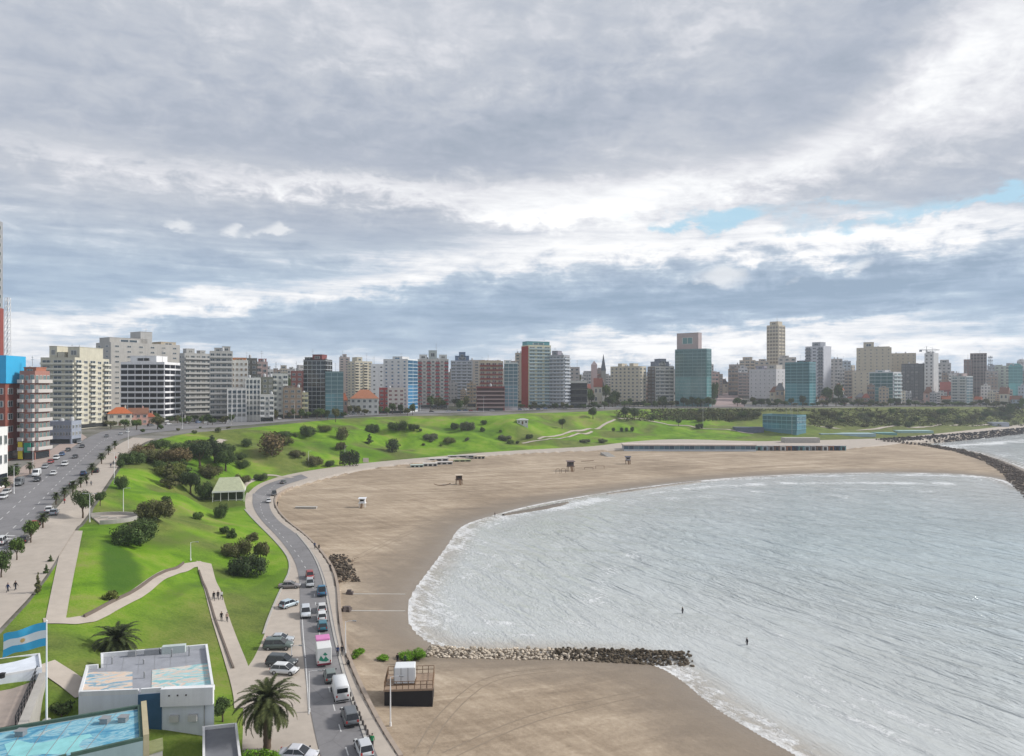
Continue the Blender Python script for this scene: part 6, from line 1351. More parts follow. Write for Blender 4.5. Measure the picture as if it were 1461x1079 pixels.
hut(814, 672, 1.5, 'dark stocky beach hut beside stacked frames', (.12,.09,.09), (.17,.13,.13), 1); hut(896, 662, 1.2, 'small navy topped lifeguard hut far up the beach', (.40,.38,.40), (.05,.06,.10), 1)
def slab(name, px0, px1, py, dpm, h, label, cat, m, group=None, rz=0, lift=0):
    p = G((px0+px1)/2, py); w = (px1-px0)/F*p.y; b = MB(); b.box(-w/2, 0, -.8, w/2, dpm, h); b.box(-w/2-.1, -.1, h+.003, w/2+.1, dpm+.1, h+.12); return tag(b.build(name, [m], None, (p.x, p.y, p.z+lift), rz), label, cat, group)
slab('low_platform', 421, 451, 726, 1.6, .5, 'low flat pale platform on sand near the road bend', 'platform', CONC)
def beam(px0, px1, py, label, bow):
    a, e = G(px0, py), G(px1, py-1); m = MB(); n = 8; m.tube([a+(e-a)*k/n+Vector((0, 0, .25+bow*(2*k/n-1)**2)) for k in range(n+1)], .17, 6); tag(m.build('log', [WOOD]), label, 'log')
beam(619, 643, 694, 'bowed log lying on the sand beside the brown hut', .8); beam(829, 847, 659, 'dark log lying behind the stocky beach hut', .1)
def frame(px, py, w, h, label, arch):
    p = G(px, py); r = tag(empty('beach_frame', p), label, 'frame', 'frames left on the beach'); m = MB()
    for x in (-w/2, w/2): m.tube([(x, 0, -.2), (x, 0, h)], .09, 5)
    m.build('post', [WOOD], r) if False else None
    for x in (-w/2, w/2): q = MB(); q.tube([(x, 0, -.2), (x, 0, h)], .10, 5); q.build('post', [WOOD], r)
    q = MB(); q.tube([(-w/2-.1, 0, h)]+[(w/2*math.cos(math.pi-k*math.pi/6), 0, h+arch*math.sin(k*math.pi/6)) for k in range(1, 6)]+[(w/2+.1, 0, h)], .10, 5); q.build('beam', [WOOD], r)
frame(796, 676, 2.0, 1.8, 'small arched wooden frame nearest the water below the stocky hut', .7); frame(804, 675, 2.0, 1.8, 'second arched wooden frame next to the stocky hut', .7); frame(840, 670, 4.5, 1.0, 'wide low wooden frame beside the stocky hut', .05); frame(856, 669, 4.5, 1.5, 'wide wooden frame with upright posts past the stocky hut', .1)
def kiosks():
    for x0, x1, y, h, c, l in [(586,604,667,1.2,(.42,.50,.46),'pale green beach terrace wall nearest the road end'),(604,624,665.5,1.5,(.62,.60,.57),'white beach terrace block with dark openings'),(622,646,663,1.3,(.50,.48,.46),'grey beach terrace block behind the white one'),(648,672,659,1.0,(.33,.38,.22),'greenish beach terrace block at the slope foot'),(676,692,655,1.6,(.56,.50,.40),'small tan beach terrace block last in the line'),(612,640,658,1.4,(.60,.58,.56),'long white terrace wall against the slope foot'),(640,680,653,1.1,(.44,.43,.42),'grey terrace wall at the slope edge')]:
        p = G((x0+x1)/2, y); w = (x1-x0)/F*p.y; r = tag(empty('beach_terrace', p, .2), l, 'terrace block', 'terrace blocks along the beach'); b = MB(); b.box(-w/2, 0, -.6, w/2, 3.2, h); b.build('wall', [WALL], r, color=c); b = MB(); b.box(-w/2-.15, -.15, h+.003, w/2+.15, 3.3, h+.15); b.build('roof', [WALL], r, color=tuple(min(.7, v*1.1) for v in c))
        for k in range(3): b = MB(); b.box(-w*.11, -.06, .15, w*.11, 0, h*.75); b.build('opening', [DARK], r, (-w/2+(k+.5)*w/3, 0, 0))
kiosks()
def beach_club():
    a, e = G(890, 643), G(1078, 644); L = (e-a).length; r = tag(empty('beach_club', (a.x, a.y, 2.2), math.atan2(e.y-a.y, e.x-a.x)), 'long low beach club with dark blue front and pinkish flat roof', 'building')
    b = MB(); b.box(0, 0, -1, L, 9, 3.4); b.build('wall', [WALL], r, color=(.40,.42,.45)); b = MB(); b.box(-.4, -.9, 3.403, L+.4, 9.4, 4.2); b.build('roof', [WALL], r, color=(.55,.47,.42)); b = MB(); b.box(0, -.8, -1, L, -.05, .9); b.build('plinth', [WALL], r, color=(.52,.56,.60))
    for k in range(26): b = MB(); b.box(-L/56, -.1, 1.0, L/56, 0, 3.2); b.build('shutter', [PAINT], r, (L*(k+.5)/26, 0, 0), 0, [(.06,.12,.17),(.08,.16,.21),(.13,.21,.25),(.05,.09,.13)][(k*7) % 4])
    cols = [('white', (.62,.63,.63)), ('teal', (.14,.30,.32)), ('brown', (.20,.13,.10)), ('navy', (.04,.07,.13)), ('grey', (.33,.34,.36)), ('rust', (.33,.16,.10)), ('pale blue', (.34,.44,.50))]
    for k in range(15):
        x = 1083+k*8.6; n, c = cols[(k*5+1) % 7]; p = G(x, 643); w = 7.6/F*p.y; l = uniq([f'{n} beach cabin in the row past the beach club', f'{n} beach cabin toward the breakwater end of the row', f'{n} beach cabin last of its colour in the row'])
        q = tag(empty('beach_cabin', p), l, 'cabin', 'beach cabins in a row'); b = MB(); b.box(-w/2, 0, -.5, w/2, 4, 3.0); b.build('wall', [WALL], q, color=c); b = MB(); b.box(-w/2-.1, -.5, 3.003, w/2+.1, 4.2, 3.3); b.build('roof', [WALL], q, color=(.46,.43,.41)); b = MB(); b.box(-w*.28, -.06, .1, w*.28, 0, 2.3); b.build('door', [DARK], q)
    slab('pool_terrace', 1172, 1250, 622, 12, 1.6, 'long pale blue pool terrace below the far cliff', 'terrace', simple('pale_blue_paint', (.34,.46,.50), .7, .3, .2, .3)); slab('pool_terrace', 1252, 1280, 620.5, 10, 1.4, 'dark teal end of the pool terrace', 'terrace', simple('teal_paint', (.16,.33,.33), .7, .3, .2, .3)); slab('pool_terrace', 1282, 1332, 618, 10, 1.8, 'pale turquoise pool terrace by the black rocks', 'terrace', simple('turq_paint', (.33,.48,.47), .7, .3, .2, .3))
    slab('service_building', 1416, 1440, 609, 8, 4.2, 'low bluish service building on the far point', 'building', simple('bluish_wall', (.34,.37,.42), .8, .2, .2, .3)); slab('service_building', 1120, 1170, 632, 8, 3.4, 'low white service building behind the cabin row', 'building', CONC); slab('service_building', 1050, 1090, 618, 9, 4.5, 'dark blue low wing beside the teal hillside building', 'building', simple('dusk_blue', (.10,.12,.18), .7, .3, .5, .4))
    building('teal glass hillside building stepped into the slope', 1088, 1150, 594, yb=621, col=(.10,.22,.27), fl=4, nc=7, style='glass', gl_=(.06,.20,.27), acc=(.20,.38,.44), side=.22, sn=3, sstyle='glass', name='hillside_building', group='buildings below the cliff')
    p = G(745, 607); house('small white hut with dark doorway on the green slope', 737, 754, 597, d=p.y, col=(.62,.62,.62), roof=(.40,.41,.42), fl=1, nc=3, chim=False, roof_share=.25, name='hut')
beach_club()
def steps(px, py, w, l, label, m):
    p = G(px, py); b = MB()
    for k in range(10): b.box(-w/2, k*l/10, -.8, w/2, (k+1)*l/10-.003, k*.16+.1)
    tag(b.build('steps', [m], None, p, R(12)), label, 'steps')
steps(873, 652, 5, 14, 'concrete steps running from sand to the beach club', CONC); steps(522, 660, 3, 9, 'narrow steps climbing the slope from the beach promenade', PAVE)
def strip_groin(y, l):
    m = MB(); a, e = G(492, y), G(578, y+.5)
    m.tube([Vector((a.x, a.y, a.z+.05)), Vector((e.x, e.y, e.z+.05))], .14, 6); tag(m.build('drain_pipe', [CONC]), l, 'pipe')
strip_groin(848, 'pale drain pipe across the sand, farther of two'); strip_groin(872, 'pale drain pipe across the sand, nearer of two')
for k, (x, y) in enumerate([(499,848),(493,872),(497,872)]):
    p = G(x, y); m = MB(); m.box(-.7,-.5,-.2,.7,.5,.55); m.box(-.5,-.35,.553,.3,.35,.95); tag(m.build('concrete_block', [simple('dark_block', (.12,.10,.095), .9, .2, .3, 1)] , None, p, k*.7), ['dark broken block at the head of the farther pipe', 'dark broken block at the head of the nearer pipe', 'second dark broken block by the nearer pipe'][k], 'block')

# ------------------------------------------------------------------ vehicles
def loft(m, st, mi=0):                                 # st: x, half width, z low, z high; rounded body section
    rings = []
    for x, w, a, b in st: rings.append([(x,-w*.90,a),(x,-w,a+(b-a)*.25),(x,-w,a+(b-a)*.62),(x,-w*.93,a+(b-a)*.88),(x,-w*.80,b),(x,w*.80,b),(x,w*.93,a+(b-a)*.88),(x,w,a+(b-a)*.62),(x,w,a+(b-a)*.25),(x,w*.90,a)])
    n = 10; V = [p for r in rings for p in r]; Fc = []
    for i in range(len(rings)-1):
        for j in range(n): Fc.append((i*n+j, i*n+(j+1)%n, (i+1)*n+(j+1)%n, (i+1)*n+j))
    Fc += [tuple(range(n))[::-1], tuple((len(rings)-1)*n+j for j in range(n))]; m.add(V, Fc, mi, True)
def wheel_mesh(r, w):
    m = MB(); n = 18
    for (r0, y0, y1, mi) in ((r, -w/2, w/2, 0),):
        V = []; Fc = []
        prof = [(r*.62, -w/2), (r*.94, -w/2), (r, -w*.32), (r, w*.32), (r*.94, w/2), (r*.62, w/2)]
        for q, y in prof: V += [(q*math.cos(2*math.pi*k/n), y, q*math.sin(2*math.pi*k/n)) for k in range(n)]
        for i in range(len(prof)-1):
            for k in range(n): Fc.append((i*n+k, (i+1)*n+k, (i+1)*n+(k+1)%n, i*n+(k+1)%n))
        m.add(V, Fc, 0, True)
    for y in (-w*.44, w*.44):
        V = [(0, y, 0)]+[(r*.63*math.cos(2*math.pi*k/n), y, r*.63*math.sin(2*math.pi*k/n)) for k in range(n)]; m.add(V, [(0, 1+k, 1+(k+1)%n) for k in range(n)], 1)
    return m.mesh('wheel', [RUBB, STEEL])
WHEEL = wheel_mesh(.32, .21); HEADL = simple('headlamp', (.62,.63,.62), .2, .6, .05); TAILL = simple('tail_lamp', (.35,.02,.015), .3, .5, .05)
def car_parts(kind):
    Q = []                                             # (name, mesh, parent index or None)
    def add(n, m, mats, par=None): Q.append((n, m.mesh(n, mats), par)); return len(Q)-1
    L, W, belt, top, base = dict(hatch=(3.95,.84,.92,1.48,.24), sedan=(4.45,.86,.90,1.43,.24), suv=(4.5,.91,1.06,1.72,.32), van=(5.5,.98,1.25,2.45,.32), pickup=(5.1,.90,1.05,1.75,.36))[kind]
    h = L/2; b = MB()
    if kind == 'van':
        loft(b, [(-h,W*.95,base,2.3),(-h+.1,W,base-.02,2.42),(h-1.9,W,base-.02,2.45),(h-1.35,W*.98,base-.02,2.36),(h-.75,W*.97,base,1.36),(h-.15,W*.92,base+.03,1.10),(h,W*.84,base+.10,.80)])
    elif kind == 'pickup':
        loft(b, [(-h,W*.95,base+.1,1.0),(-h+.08,W,base,1.06),(-.6,W,base,1.06),(.7,W,base,1.08),(1.2,W*.97,base,1.04),(h-.15,W*.92,base,.94),(h,W*.84,base+.1,.78)])
    else:
        loft(b, [(-h,W*.86,base+.14,belt*.84),(-h+.12,W*.95,base+.02,belt*.97),(-h+.7,W,base,belt),(h-1.5,W,base,belt),(h-.95,W*.98,base,belt*.96),(h-.25,W*.92,base+.02,belt*.80),(h,W*.80,base+.12,belt*.66)])
    bi = add('body', b, [CARP])
    # glasshouse: x of base rear, roof rear, roof front, base front
    xr, tr, tf, xf = dict(hatch=(-h+.12,-h+.55,.35,1.15), sedan=(-h+.75,-h+1.35,.30,1.12), suv=(-h+.08,-h+.40,.45,1.25), van=(0,0,0,0), pickup=(-.75,-.60,.45,1.15))[kind]
    if kind != 'van':
        wb, wt = W*.90, W*.74; zb, zt = belt-.03, top-.05
        c = {'rb':(xr,zb), 'rt':(tr,zt), 'ft':(tf,zt), 'fb':(xf,zb)}
        g = MB(); g.add([(xf,-wb,zb),(xf,wb,zb),(tf,wt,zt),(tf,-wt,zt)], [(0,1,2,3)]); add('windscreen', g, [CGLASS])
        g = MB(); g.add([(xr,wb,zb),(xr,-wb,zb),(tr,-wt,zt),(tr,wt,zt)], [(0,1,2,3)]); add('rear_window', g, [CGLASS])
        for s in (-1, 1):
            g = MB(); q = [(xr,s*wb,zb),(xf,s*wb,zb),(tf,s*wt,zt),(tr,s*wt,zt)]; g.add(q if s < 0 else q[::-1], [(0,1,2,3)]); add('side_window', g, [CGLASS])
        rf = MB(); e = .035; rf.add([(tr-e,-wt-e,zt-.02),(tf+e,-wt-e,zt-.02),(tf+e,wt+e,zt-.02),(tr-e,wt+e,zt-.02),(tr+.06,-wt*.88,top+.02),(tf-.10,-wt*.88,top+.02),(tf-.10,wt*.88,top+.02),(tr+.06,wt*.88,top+.02)], [(4,5,6,7),(0,1,5,4),(1,2,6,5),(2,3,7,6),(3,0,4,7),(3,2,1,0)])
        mid = (xr+xf)/2*.5+(tr+tf)/2*.5
        for s in (-1, 1):
            for (x0, x1) in ((xr, tr), (xf, tf), (mid-.05, mid-.02)): rf.tube([(x0, s*(wb+.004), zb), (x1, s*(wt+.004), zt)], .032, 4)
        add('roof', rf, [CARP])
    else:
        g = MB(); x0, x1 = h-1.30, h-.78; e = .02; g.add([(x1+e,-W*.76,1.40),(x1+e,W*.76,1.40),(x0+e+.02,W*.74,2.22),(x0+e+.02,-W*.74,2.22)], [(0,1,2,3)]); add('windscreen', g, [CGLASS])
        for s in (-1, 1): g = MB(); g.box(h-2.25, s*(W+.005)-.006, 1.45, h-1.5, s*(W+.005)+.006, 2.05); add('side_window', g, [CGLASS])
        g = MB(); g.box(-h-.012, -W*.72, 1.45, -h+.01, W*.72, 2.05); add('rear_window', g, [CGLASS])
    if kind == 'pickup': g = MB(); g.box(-h+.15, -W*.80, 1.03, -.85, W*.80, 1.085); add('cargo_bed', g, [DARK])
    for s in (-1, 1):
        z = base+.40 if kind != 'van' else .92
        g = MB(); g.box(h-.20, s*W*.66-.16, z-.04, h+.005, s*W*.66+.16, z+.12); add('headlight', g, [HEADL]); g = MB(); g.box(-h-.012, s*W*.74-.10, z, -h+.10, s*W*.74+.10, z+.25); add('tail_light', g, [TAILL])
        g = MB(); g.box(xf-.15 if kind != 'van' else h-1.5, s*(W+.09)-.08, belt+.0, (xf if kind != 'van' else h-1.35), s*(W+.09)+.08, belt+.14); add('mirror', g, [DARK])
    g = MB(); g.box(h-.10, -W*.80, base+.06, h+.03, W*.80, base+.22); g.box(-h-.03, -W*.86, base+.08, -h+.10, W*.86, base+.24); add('bumper', g, [DARK])
    g = MB(); g.box(h-.02, -.26, base+.25, h+.035, .26, base+.36); add('number_plate', g, [WHITEP])
    return Q, L, W
CARS = {k: car_parts(k) for k in ('hatch', 'sedan', 'suv', 'van', 'pickup')}
def car(kind, pos, ang, col, label, group='cars on the coast road', cat=None, cn='car'):
    Q, L, W = CARS[kind]; r = tag(empty(cn, pos, ang), label, cat or ('van' if kind == 'van' else 'pickup' if kind == 'pickup' else 'car'), group); USED[label] = 1
    for n, me, par in Q: link(n, me, r, None, 0, col)
    for sx in (-1, 1):
        for sy in (-1, 1): link('wheel', WHEEL, r, (sx*L*.31, sy*(W-.10), .32))
    return r
def head(px, py, line):                                # direction of a road at a place
    p = np.array(G(px, py)[:2]); i = int(np.argmin(((line[:, :2]-p)**2).sum(1))); a, b = line[max(i-2, 0)], line[min(i+2, len(line)-1)]; return math.atan2(b[1]-a[1], b[0]-a[0])
CWHITE, CSILV, CGREY, CBLK, CBLUE, CRED, CTEAL = (.62,.63,.64), (.36,.38,.40), (.12,.13,.14), (.018,.02,.024), (.03,.10,.24), (.28,.03,.03), (.03,.14,.19)
def on_road(kind, px, py, s, col, label, line=None, group='cars on the coast road', da=0):
    line = ROAD_L if line is None else line; p = G(px, py); a = head(px, py, line)+(0 if s > 0 else math.pi)+da; return car(kind, (p.x, p.y, p.z+.055), a, col, label, group)
on_road('hatch', 519, 1074, 1, (.50,.52,.54), 'silver hatchback nearest the camera on the coast road', ROAD_R); on_road('suv', 499, 1029, 1, CGREY, 'dark grey car behind the white van by the bollards', ROAD_R)
on_road('van', 485, 993, 1, CWHITE, 'tall white panel van on the coast road', ROAD_R); on_road('hatch', 471, 970, 1, (.16,.19,.18), 'grey green car half hidden behind the white van', ROAD_R)
on_road('hatch', 460, 898, 1, CTEAL, 'teal blue car at the tail of the short queue', ROAD_R); on_road('hatch', 459, 884, 1, CWHITE, 'white car in the middle of the short queue', ROAD_R); on_road('hatch', 459, 872, 1, (.55,.55,.55), 'pale car at the head of the short queue', ROAD_R)
on_road('suv', 436, 879, -1, (.50,.53,.57), 'silver blue car in the oncoming lane'); on_road('pickup', 459, 848, 1, (.04,.16,.28), 'blue pickup near the kerb bend', ROAD_R); on_road('hatch', 442, 836, -1, CSILV, 'silver car close behind the red car'); on_road('hatch', 442, 825, -1, CRED, 'red car on the coast road bend')
on_road('sedan', 383, 717, -1, (.58,.58,.60), 'pale car on the far bend of the coast road'); on_road('suv', 391, 707, -1, CBLK, 'black car on the far bend of the coast road'); on_road('sedan', 404, 690, 1, CGREY, 'dark car where the coast road turns out of sight')
def camper():
    p = G(461, 944); a = head(461, 944, ROAD_R); r = tag(empty('camper_truck', (p.x, p.y, p.z+.055), a), 'white camper truck with pink front roof and green painted rear', 'camper', 'cars on the coast road')
    b = MB(); b.box(-2.7,-1.08,.55,1.5,1.08,3.0); o = b.build('box_body', [simple('camper_white', (.64,.65,.64), .5, .3, .06, 1)], r); bv = o.modifiers.new('bevel', 'BEVEL'); bv.width = .12; bv.segments = 3
    b = MB(); loft(b, [(1.503,1.0,.4,2.0),(2.2,1.0,.4,1.9),(2.75,.95,.4,1.25),(3.1,.85,.5,1.0)]); b.build('cab', [CARP], r, None, 0, CWHITE)
    b = MB(); b.box(.3,-1.06,3.003,2.3,1.06,3.35); o = b.build('pink_roof_pod', [simple('pink_paint', (.58,.20,.42), .5, .3, .1, 1)], r); bv = o.modifiers.new('bevel', 'BEVEL'); bv.width = .1; bv.segments = 2
    g = MB(); g.add([(2.79,-.8,1.3),(2.79,.8,1.3),(2.24,.78,1.86),(2.24,-.78,1.86)], [(0,1,2,3)]); g.build('windscreen', [CGLASS], r)
    for pts in ([(-.7,1.1),(-.2,1.7),(.1,1.3),(.5,1.9),(.8,1.2),(.3,1.0),(-.3,.9)], [(-.5,1.9),(-.1,2.3),(.2,2.0),(-.1,1.8)]):
        g = MB(); g.add([(-2.712, y, z) for y, z in pts], [tuple(range(len(pts)))]); g.build('green_graphic', [simple('green_decal', (.03,.22,.14), .5, .3, .3, 3)], r)
    g = MB(); g.box(-2.75,-1.0,.45,-2.705,1.0,.70); g.build('bumper', [simple('dark_red', (.16,.02,.04), .5)], r)
    for s in (-1, 1): g = MB(); g.box(-2.73, s*.9-.08, .8, -2.705, s*.9+.08, 1.1); g.build('tail_light', [TAILL], r)
    for sx in (-1.6, 2.3):
        for sy in (-.92, .92): link('wheel', WHEEL, r, (sx, sy, .36), 0, None, (1.12, 1.2, 1.12))
camper()
for kind, x, y, a, col, l in [('suv',397,926,5,(.10,.13,.12),'dark green estate parked crosswise in the bay'),('sedan',399,917,5,(.40,.43,.46),'silver estate parked beside the dark green estate'),('suv',402,950,-6,(.06,.07,.075),'black car parked beside the white bay car'),('hatch',406,961,-8,CWHITE,'white car parked at the near end of the bay'),('hatch',412,866,60,(.42,.50,.55),'pale blue car parked alone in the bay'),('sedan',413,839,8,(.24,.22,.22),'brown grey car parked at the grass end of the bay'),('sedan',425,1083,-5,(.55,.56,.60),'pale car at the palm hedge cut by the lower edge')]:
    p = G(x, y); car(kind, (p.x, p.y, p.z+.02), R(a), col, l, 'cars parked in the coast road bay')
AVG = 'cars along the avenue'
for kind, x, y, s, col, l, ln in [('hatch',4,712,-1,CWHITE,'white car at the edge of view on the avenue far side',AV_L),('sedan',9,705,-1,(.5,.5,.5),'pale car ahead of the edge white car on the avenue',AV_L),('van',27,693,-1,(.13,.14,.15),'dark van parked at the avenue far kerb',AV_L),('van',52,680,-1,CWHITE,'white van parked at the avenue far kerb',AV_L),('sedan',53,687,-1,CBLK,'black car passing the parked white van',AV_L),('sedan',76,678,-1,CWHITE,'white car in the middle of the avenue',AV_L),('suv',92,665,-1,CWHITE,'white car farther up the middle of the avenue',AV_L),('sedan',107,654,-1,CBLK,'black car with pale roof far up the avenue',AV_L),('sedan',117,639,-1,CBLK,'dark car at the avenue top near the canopy',AV_L),
    ('hatch',70,731,1,CWHITE,'white car parked at the seaward kerb of the avenue',AV_R),('sedan',77,735,1,(.30,.33,.36),'grey car behind the parked white kerb car',AV_R),('suv',1,777,1,CWHITE,'white car cut by the edge of view near the zebra crossing',AV_R),('suv',137,675,1,CBLK,'black car parked behind the tallest avenue palm',AV_R),('hatch',34,775,1,CBLK,'black car parked between the young street trees',AV_R),('hatch',64,668.5,-1,CSILV,'silver car parked along the shop row kerb',AV_L),('sedan',72,661.5,-1,CRED,'red car parked along the shop row kerb',AV_L),('suv',80,656,-1,CWHITE,'white car parked along the shop row kerb',AV_L),('hatch',88,650.5,-1,CBLUE,'blue car parked along the shop row kerb',AV_L),('sedan',97,644,-1,CBLK,'black car parked past the shop row',AV_L),('hatch',113,633,-1,CSILV,'silver car parked below the beige block canopy',AV_L),
    ('hatch',104,693,1,CSILV,'silver car parked between avenue palms',AV_R),('sedan',119,678,1,CBLUE,'blue car parked at the seaward kerb near the far palms',AV_R),('hatch',22,781,1,CSILV,'silver car parked just past the zebra crossing',AV_R),('sedan',50,752,1,CRED,'red car parked by the second young street tree',AV_R),('sedan',152,624,-1,CGREY,'grey car in front of the beige block canopy',AV_L),('hatch',172,621,-1,CSILV,'silver car before the orange roofed villa',AV_L),('hatch',182,618,-1,CWHITE,'white car before the brown roofed villa',AV_L)]: on_road(kind, x, y, s, col, l, ln, AVG)
def clifftop_cars():
    rnd = random.Random(9); CN = [('white', CWHITE), ('silver', CSILV), ('dark grey', CGREY), ('black', CBLK), ('blue', CBLUE), ('red', CRED), ('white', CWHITE)]; m = MB()
    xs = [215,240,268,283,292,304,318,352,362,372,384,398,408,420,432,446,470,482,494,506,518,530,616,640,655,664,672,690,702,716,742,750,758,768,778,788,798,806,882,930,1002,1085,1096,1178,1205,1260,1310,1372]
    for x in xs:
        yl = np.interp(x, [200,270,340,400,480,560,650,740,860,1000,1400], [609,604,601,597.5,593.5,589.8,587.3,584.8,582,580,578.5])+rnd.uniform(0, 1.2); n, c = rnd.choice(CN); kd = rnd.choice(['hatch', 'sedan', 'suv', 'hatch'])
        l = uniq([f'{n} car on the clifftop road by the {near(x)[0]}', f'{n} car on the clifftop road between the {betw(x)[0]} and {betw(x)[1]}', f'{n} car on the clifftop road off the {near(x)[1]}', f'{n} clifftop car in line by the {near(x)[2]}'])
        p = G(x, yl); ln = AV_L if x < 480 else None; a = head(x, yl, AV_L) if x < 480 else math.atan2(G(x+8, yl).y-G(x-8, yl).y, G(x+8, yl).x-G(x-8, yl).x) if False else (head(x, yl, AV_L) if x < 480 else R(6))
        r = car(kd, (p.x, p.y, p.z+.32 if x >= 480 else p.z+.06), a, c, l, 'cars along the clifftop road')
clifftop_cars()

# ------------------------------------------------------------------ people
SKIN = simple('skin', (.36,.22,.16), .6, .3, .08); CLOTH = painted('cloth', .9, .1, .15, 6.0, False); TROU = simple('dark_trousers', (.030,.034,.045), .9, .1, .2, 5); HAIR = simple('hair', (.022,.016,.012), .7, .3, .2, 8); SHOE = simple('shoes', (.05,.045,.045), .7, .2, .1)
def person_mesh(pose):
    st = .30 if pose == 'walk' else .04; V, E, Rr = [], [], []
    def v(x, y, z, r, par=None):
        V.append((x, y, z)); Rr.append(r if hasattr(r, '__len__') else (r, r)); 
        if par is not None: E.append((par, len(V)-1))
        return len(V)-1
    drop = .42 if pose == 'crouch' else (.02 if pose == 'walk' else 0)
    pel = v(0, 0, .94-drop, (.15,.11)); lean = .25 if pose == 'crouch' else .03
    sp = v(lean*.4, 0, 1.12-drop, (.14,.10), pel); ch = v(lean*.8, 0, 1.32-drop, (.165,.115), sp); nk = v(lean, 0, 1.47-drop, .06, ch); hd = v(lean+.02, 0, 1.57-drop, .085, nk); v(lean+.02, 0, 1.67-drop, .088, hd)
    for s in (-1, 1):
        f = s*st; sh = v(lean*.9, s*.18, 1.405-drop, .062, ch); fw = .25 if pose == 'crouch' else -f*.55
        el = v(lean*.9+fw*.6-.03, s*.245, 1.13-drop, .045, sh); wr = v(lean*.9+fw*1.1+.06, s*.25, .90-drop, .033, el); v(lean*.9+fw*1.2+.08, s*.245, .82-drop, (.036,.02), wr)
        if pose == 'crouch': hip = v(0, s*.10, .50, .10, pel); kn = v(.40, s*.13, .52, .07, hip); an = v(.10, s*.13, .09, .05, kn); v(.28, s*.13, .045, .045, an)
        else: hip = v(0, s*.095, .86-drop, .10, pel); kn = v(f*.55+.03, s*.10, .49, .068, hip); an = v(f*1.0-.03, s*.10, .09+(.05 if f < 0 else 0), .048, kn); v(f*1.0+.14, s*.105, .045+(.01 if f < 0 else 0), .042, an)
    me = bpy.data.meshes.new('tmp'); me.from_pydata(V, E, []); o = bpy.data.objects.new('tmp', me); COL.objects.link(o); sk = o.modifiers.new('s', 'SKIN'); o.modifiers.new('d', 'SUBSURF').levels = 1
    for i, r in enumerate(Rr): me.skin_vertices[0].data[i].radius = r
    me.skin_vertices[0].data[0].use_root = True; bpy.context.view_layer.update(); ev = o.evaluated_get(bpy.context.evaluated_depsgraph_get()); out = bpy.data.meshes.new_from_object(ev); bpy.data.objects.remove(o); out.name = 'person'
    # fingers, each a short tapering finger rooted in the palm, plus nose
    b = MB()
    hands = [V[i] for i in range(len(V)) if abs(abs(V[i][1])-.245) < 1e-6 and Rr[i] == (.036,.02)]
    for hx, hy, hz in hands:
        s = 1 if hy > 0 else -1
        for k, ln in enumerate((.075,.085,.08,.062)): x = hx+.028-k*.019; b.tube([(x, hy, hz-.01), (x+.006, hy-s*.006, hz-ln*.6), (x+.012, hy-s*.02, hz-ln)], [.009,.008,.006], 5)
        b.tube([(hx+.035, hy-s*.005, hz+.03), (hx+.062, hy-s*.014, hz-.005), (hx+.064, hy-s*.02, hz-.03)], [.011,.009,.007], 5)
    b.tube([(lean+.09, 0, 1.60-drop), (lean+.118, 0, 1.568-drop)], [.009,.014], 5)
    for m in (CLOTH, TROU, SKIN, SHOE): out.materials.append(m)
    n0 = len(out.vertices); co = [tuple(q.co) for q in out.vertices]; fc = [tuple(p.vertices) for p in out.polygons]; mi = []
    for p in out.polygons:
        c = p.center; z = c.z+(drop if pose == 'crouch' else 0)
        hand = any((Vector(h)-c).length < .075 for h in hands)
        leg = c.z < .07 if pose != 'crouch' else c.z < .08
        if hand: k = 2
        elif leg: k = 3
        elif pose == 'crouch': k = 1 if (c.z < .56 and not (abs(c.y) > .19 and c.z > .3)) else (2 if c.z > 1.06 else 0)
        else: k = 2 if c.z > 1.475-drop else (1 if c.z < .96-drop and abs(c.y) < .20 else 0)
        mi.append(k)
    fc += [tuple(n0+i for i in f) for f in b.f]; co += b.v; mi += [2]*len(b.f); fin = bpy.data.meshes.new('person'); fin.from_pydata(co, [], fc)
    for m in (CLOTH, TROU, SKIN, SHOE): fin.materials.append(m)
    fin.polygons.foreach_set('material_index', mi); fin.polygons.foreach_set('use_smooth', [True]*len(fc)); fin.update()
    hb = bmesh.new(); bmesh.ops.create_icosphere(hb, subdivisions=2, radius=.108); 
    for q in list(hb.verts):
        if q.co.z < -.045 or (q.co.x > .045 and q.co.z < .035): hb.verts.remove(q)
    bmesh.ops.translate(hb, verts=hb.verts, vec=(lean+.008, 0, 1.635-drop)); hm = bpy.data.meshes.new('hair'); hb.to_mesh(hm); hb.free(); hm.materials.append(HAIR)
    return fin, hm
PEOPLE = {k: person_mesh(k) for k in ('walk', 'stand', 'crouch')}
def person(px, py, ang, col, label, pose='walk', dz=0.0, group='people', s=1.0):
    p = G(px, py) if dz == 0 else Vector((*P(px, py, 0), 0)); body, hair = PEOPLE[pose]; r = link('person', body, None, (p.x, p.y, p.z+dz+.02), R(ang), col, (s, s, s)); tag(r, label, 'person', group); USED[label] = 1; link('hair', hair, r); return r
BKT, NVY, GRY_, WHT, RED_, GRN_ = (.02,.02,.024), (.03,.05,.12), (.16,.17,.18), (.55,.55,.55), (.38,.04,.04), (.03,.26,.10)
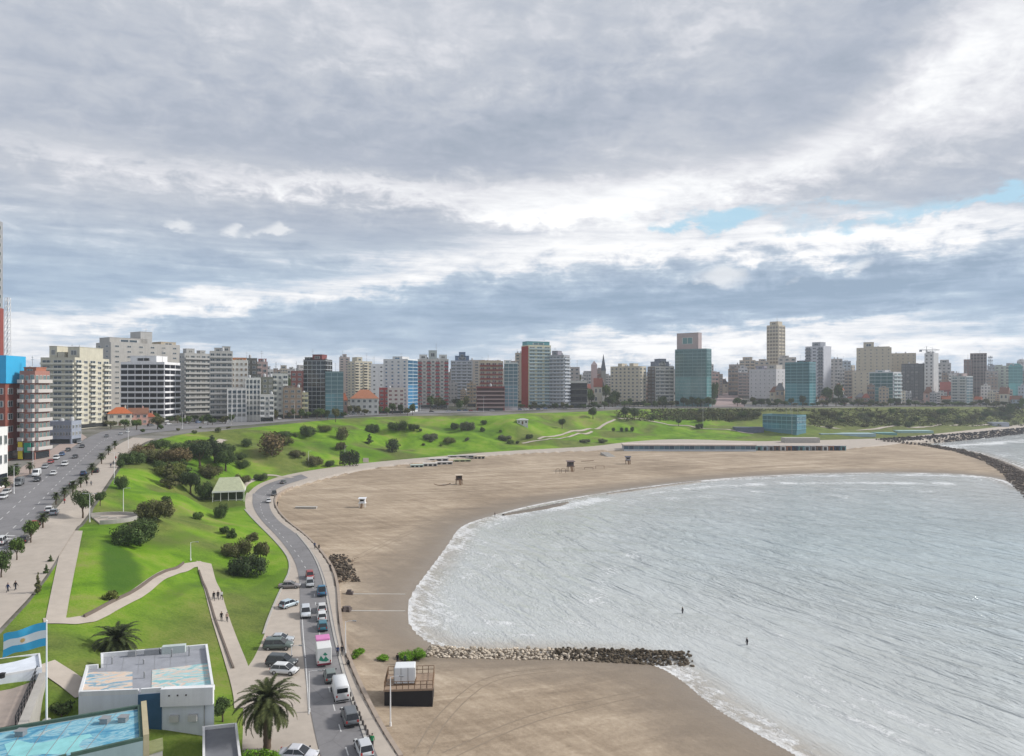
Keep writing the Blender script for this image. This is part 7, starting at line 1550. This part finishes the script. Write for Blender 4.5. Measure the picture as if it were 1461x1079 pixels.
for row in [(11,847,70,NVY,'person in navy top strolling on the promenade'),(22,844,80,BKT,'person in black walking beside the navy clad stroller'),(124,694,90,BKT,'person in black near the avenue palm on the promenade'),(130,694,100,GRY_,'person in grey standing with a companion near the avenue palm'),(92,720,80,RED_,'person in red among the promenade palms'),(158,668,90,NVY,'person in navy at the promenade bend'),(162,664,90,BKT,'person in black ahead of others at the promenade bend'),(172,652,90,GRY_,'person in grey far along the promenade bend'),
    (305,857,-60,BKT,'person in black, first of three on the straight path'),(311,856,-60,BKT,'person in dark coat, middle of three on the straight path'),(316,856,-55,WHT,'person in pale top, third on the straight path'),(316,887,110,BKT,'person in black walking alone down the straight path'),(324,888,110,(.35,.25,.2),'person in tan top beside the lone black clad walker'),
    (482,937,100,NVY,'person in navy of the pair on the sea promenade'),(488,936,100,BKT,'person in black of the pair on the sea promenade'),(499,951,180,BKT,'person in black leaning by the sea wall','crouch'),(471,815,95,BKT,'person in black walking at the rock heap'),(449,783,100,NVY,'person in navy near the road bend wall'),(455,784,100,BKT,'person in black sitting near the road bend wall','crouch'),(396,722,100,BKT,'person in black by the far bend kerb'),
    (567,948,80,BKT,'person in black behind the beach platform','stand'),(578,949,80,(.05,.10,.06),'person in dark green behind the beach platform','stand'),(706,738,30,(.10,.07,.06),'person in brown wading at the shoreline','stand'),(974,875,200,BKT,'dark clad person wading in shallow water near the groin tip','stand',-.45),(1066,920,200,BKT,'dark clad person wading farthest out in the bay','stand',-.45),(531,1068,90,GRN_,'person in green at the kerb beside the silver hatchback','stand'),
    (75,1,0,GRY_,'') if False else (165,657,90,RED_,'person in red at the promenade bend')]:
    a = list(row); pose = a[5] if len(a) > 5 and isinstance(a[5], str) else 'walk'; dz = a[6] if len(a) > 6 else 0.0; person(a[0], a[1], a[2], a[3], a[4], pose, dz)

# ------------------------------------------------------------------ the air: slight sea haze over the far skyline
def haze():
    m = bpy.data.materials.new('sea_haze'); m.use_nodes = True; t = m.node_tree; t.nodes.clear()
    o = t.nodes.new('ShaderNodeOutputMaterial'); v = t.nodes.new('ShaderNodeVolumePrincipled')
    v.inputs['Color'].default_value = (.86, .91, 1.0, 1); v.inputs['Density'].default_value = 0.00012; v.inputs['Anisotropy'].default_value = 0.2
    t.links.new(v.outputs[0], o.inputs['Volume'])
    b = MB(); b.box(-2600, -60, -6, 2600, 2700, 150); tag(b.build('haze', [m]), 'thin pale sea haze over the bay and skyline', 'haze', kind='stuff')
haze()
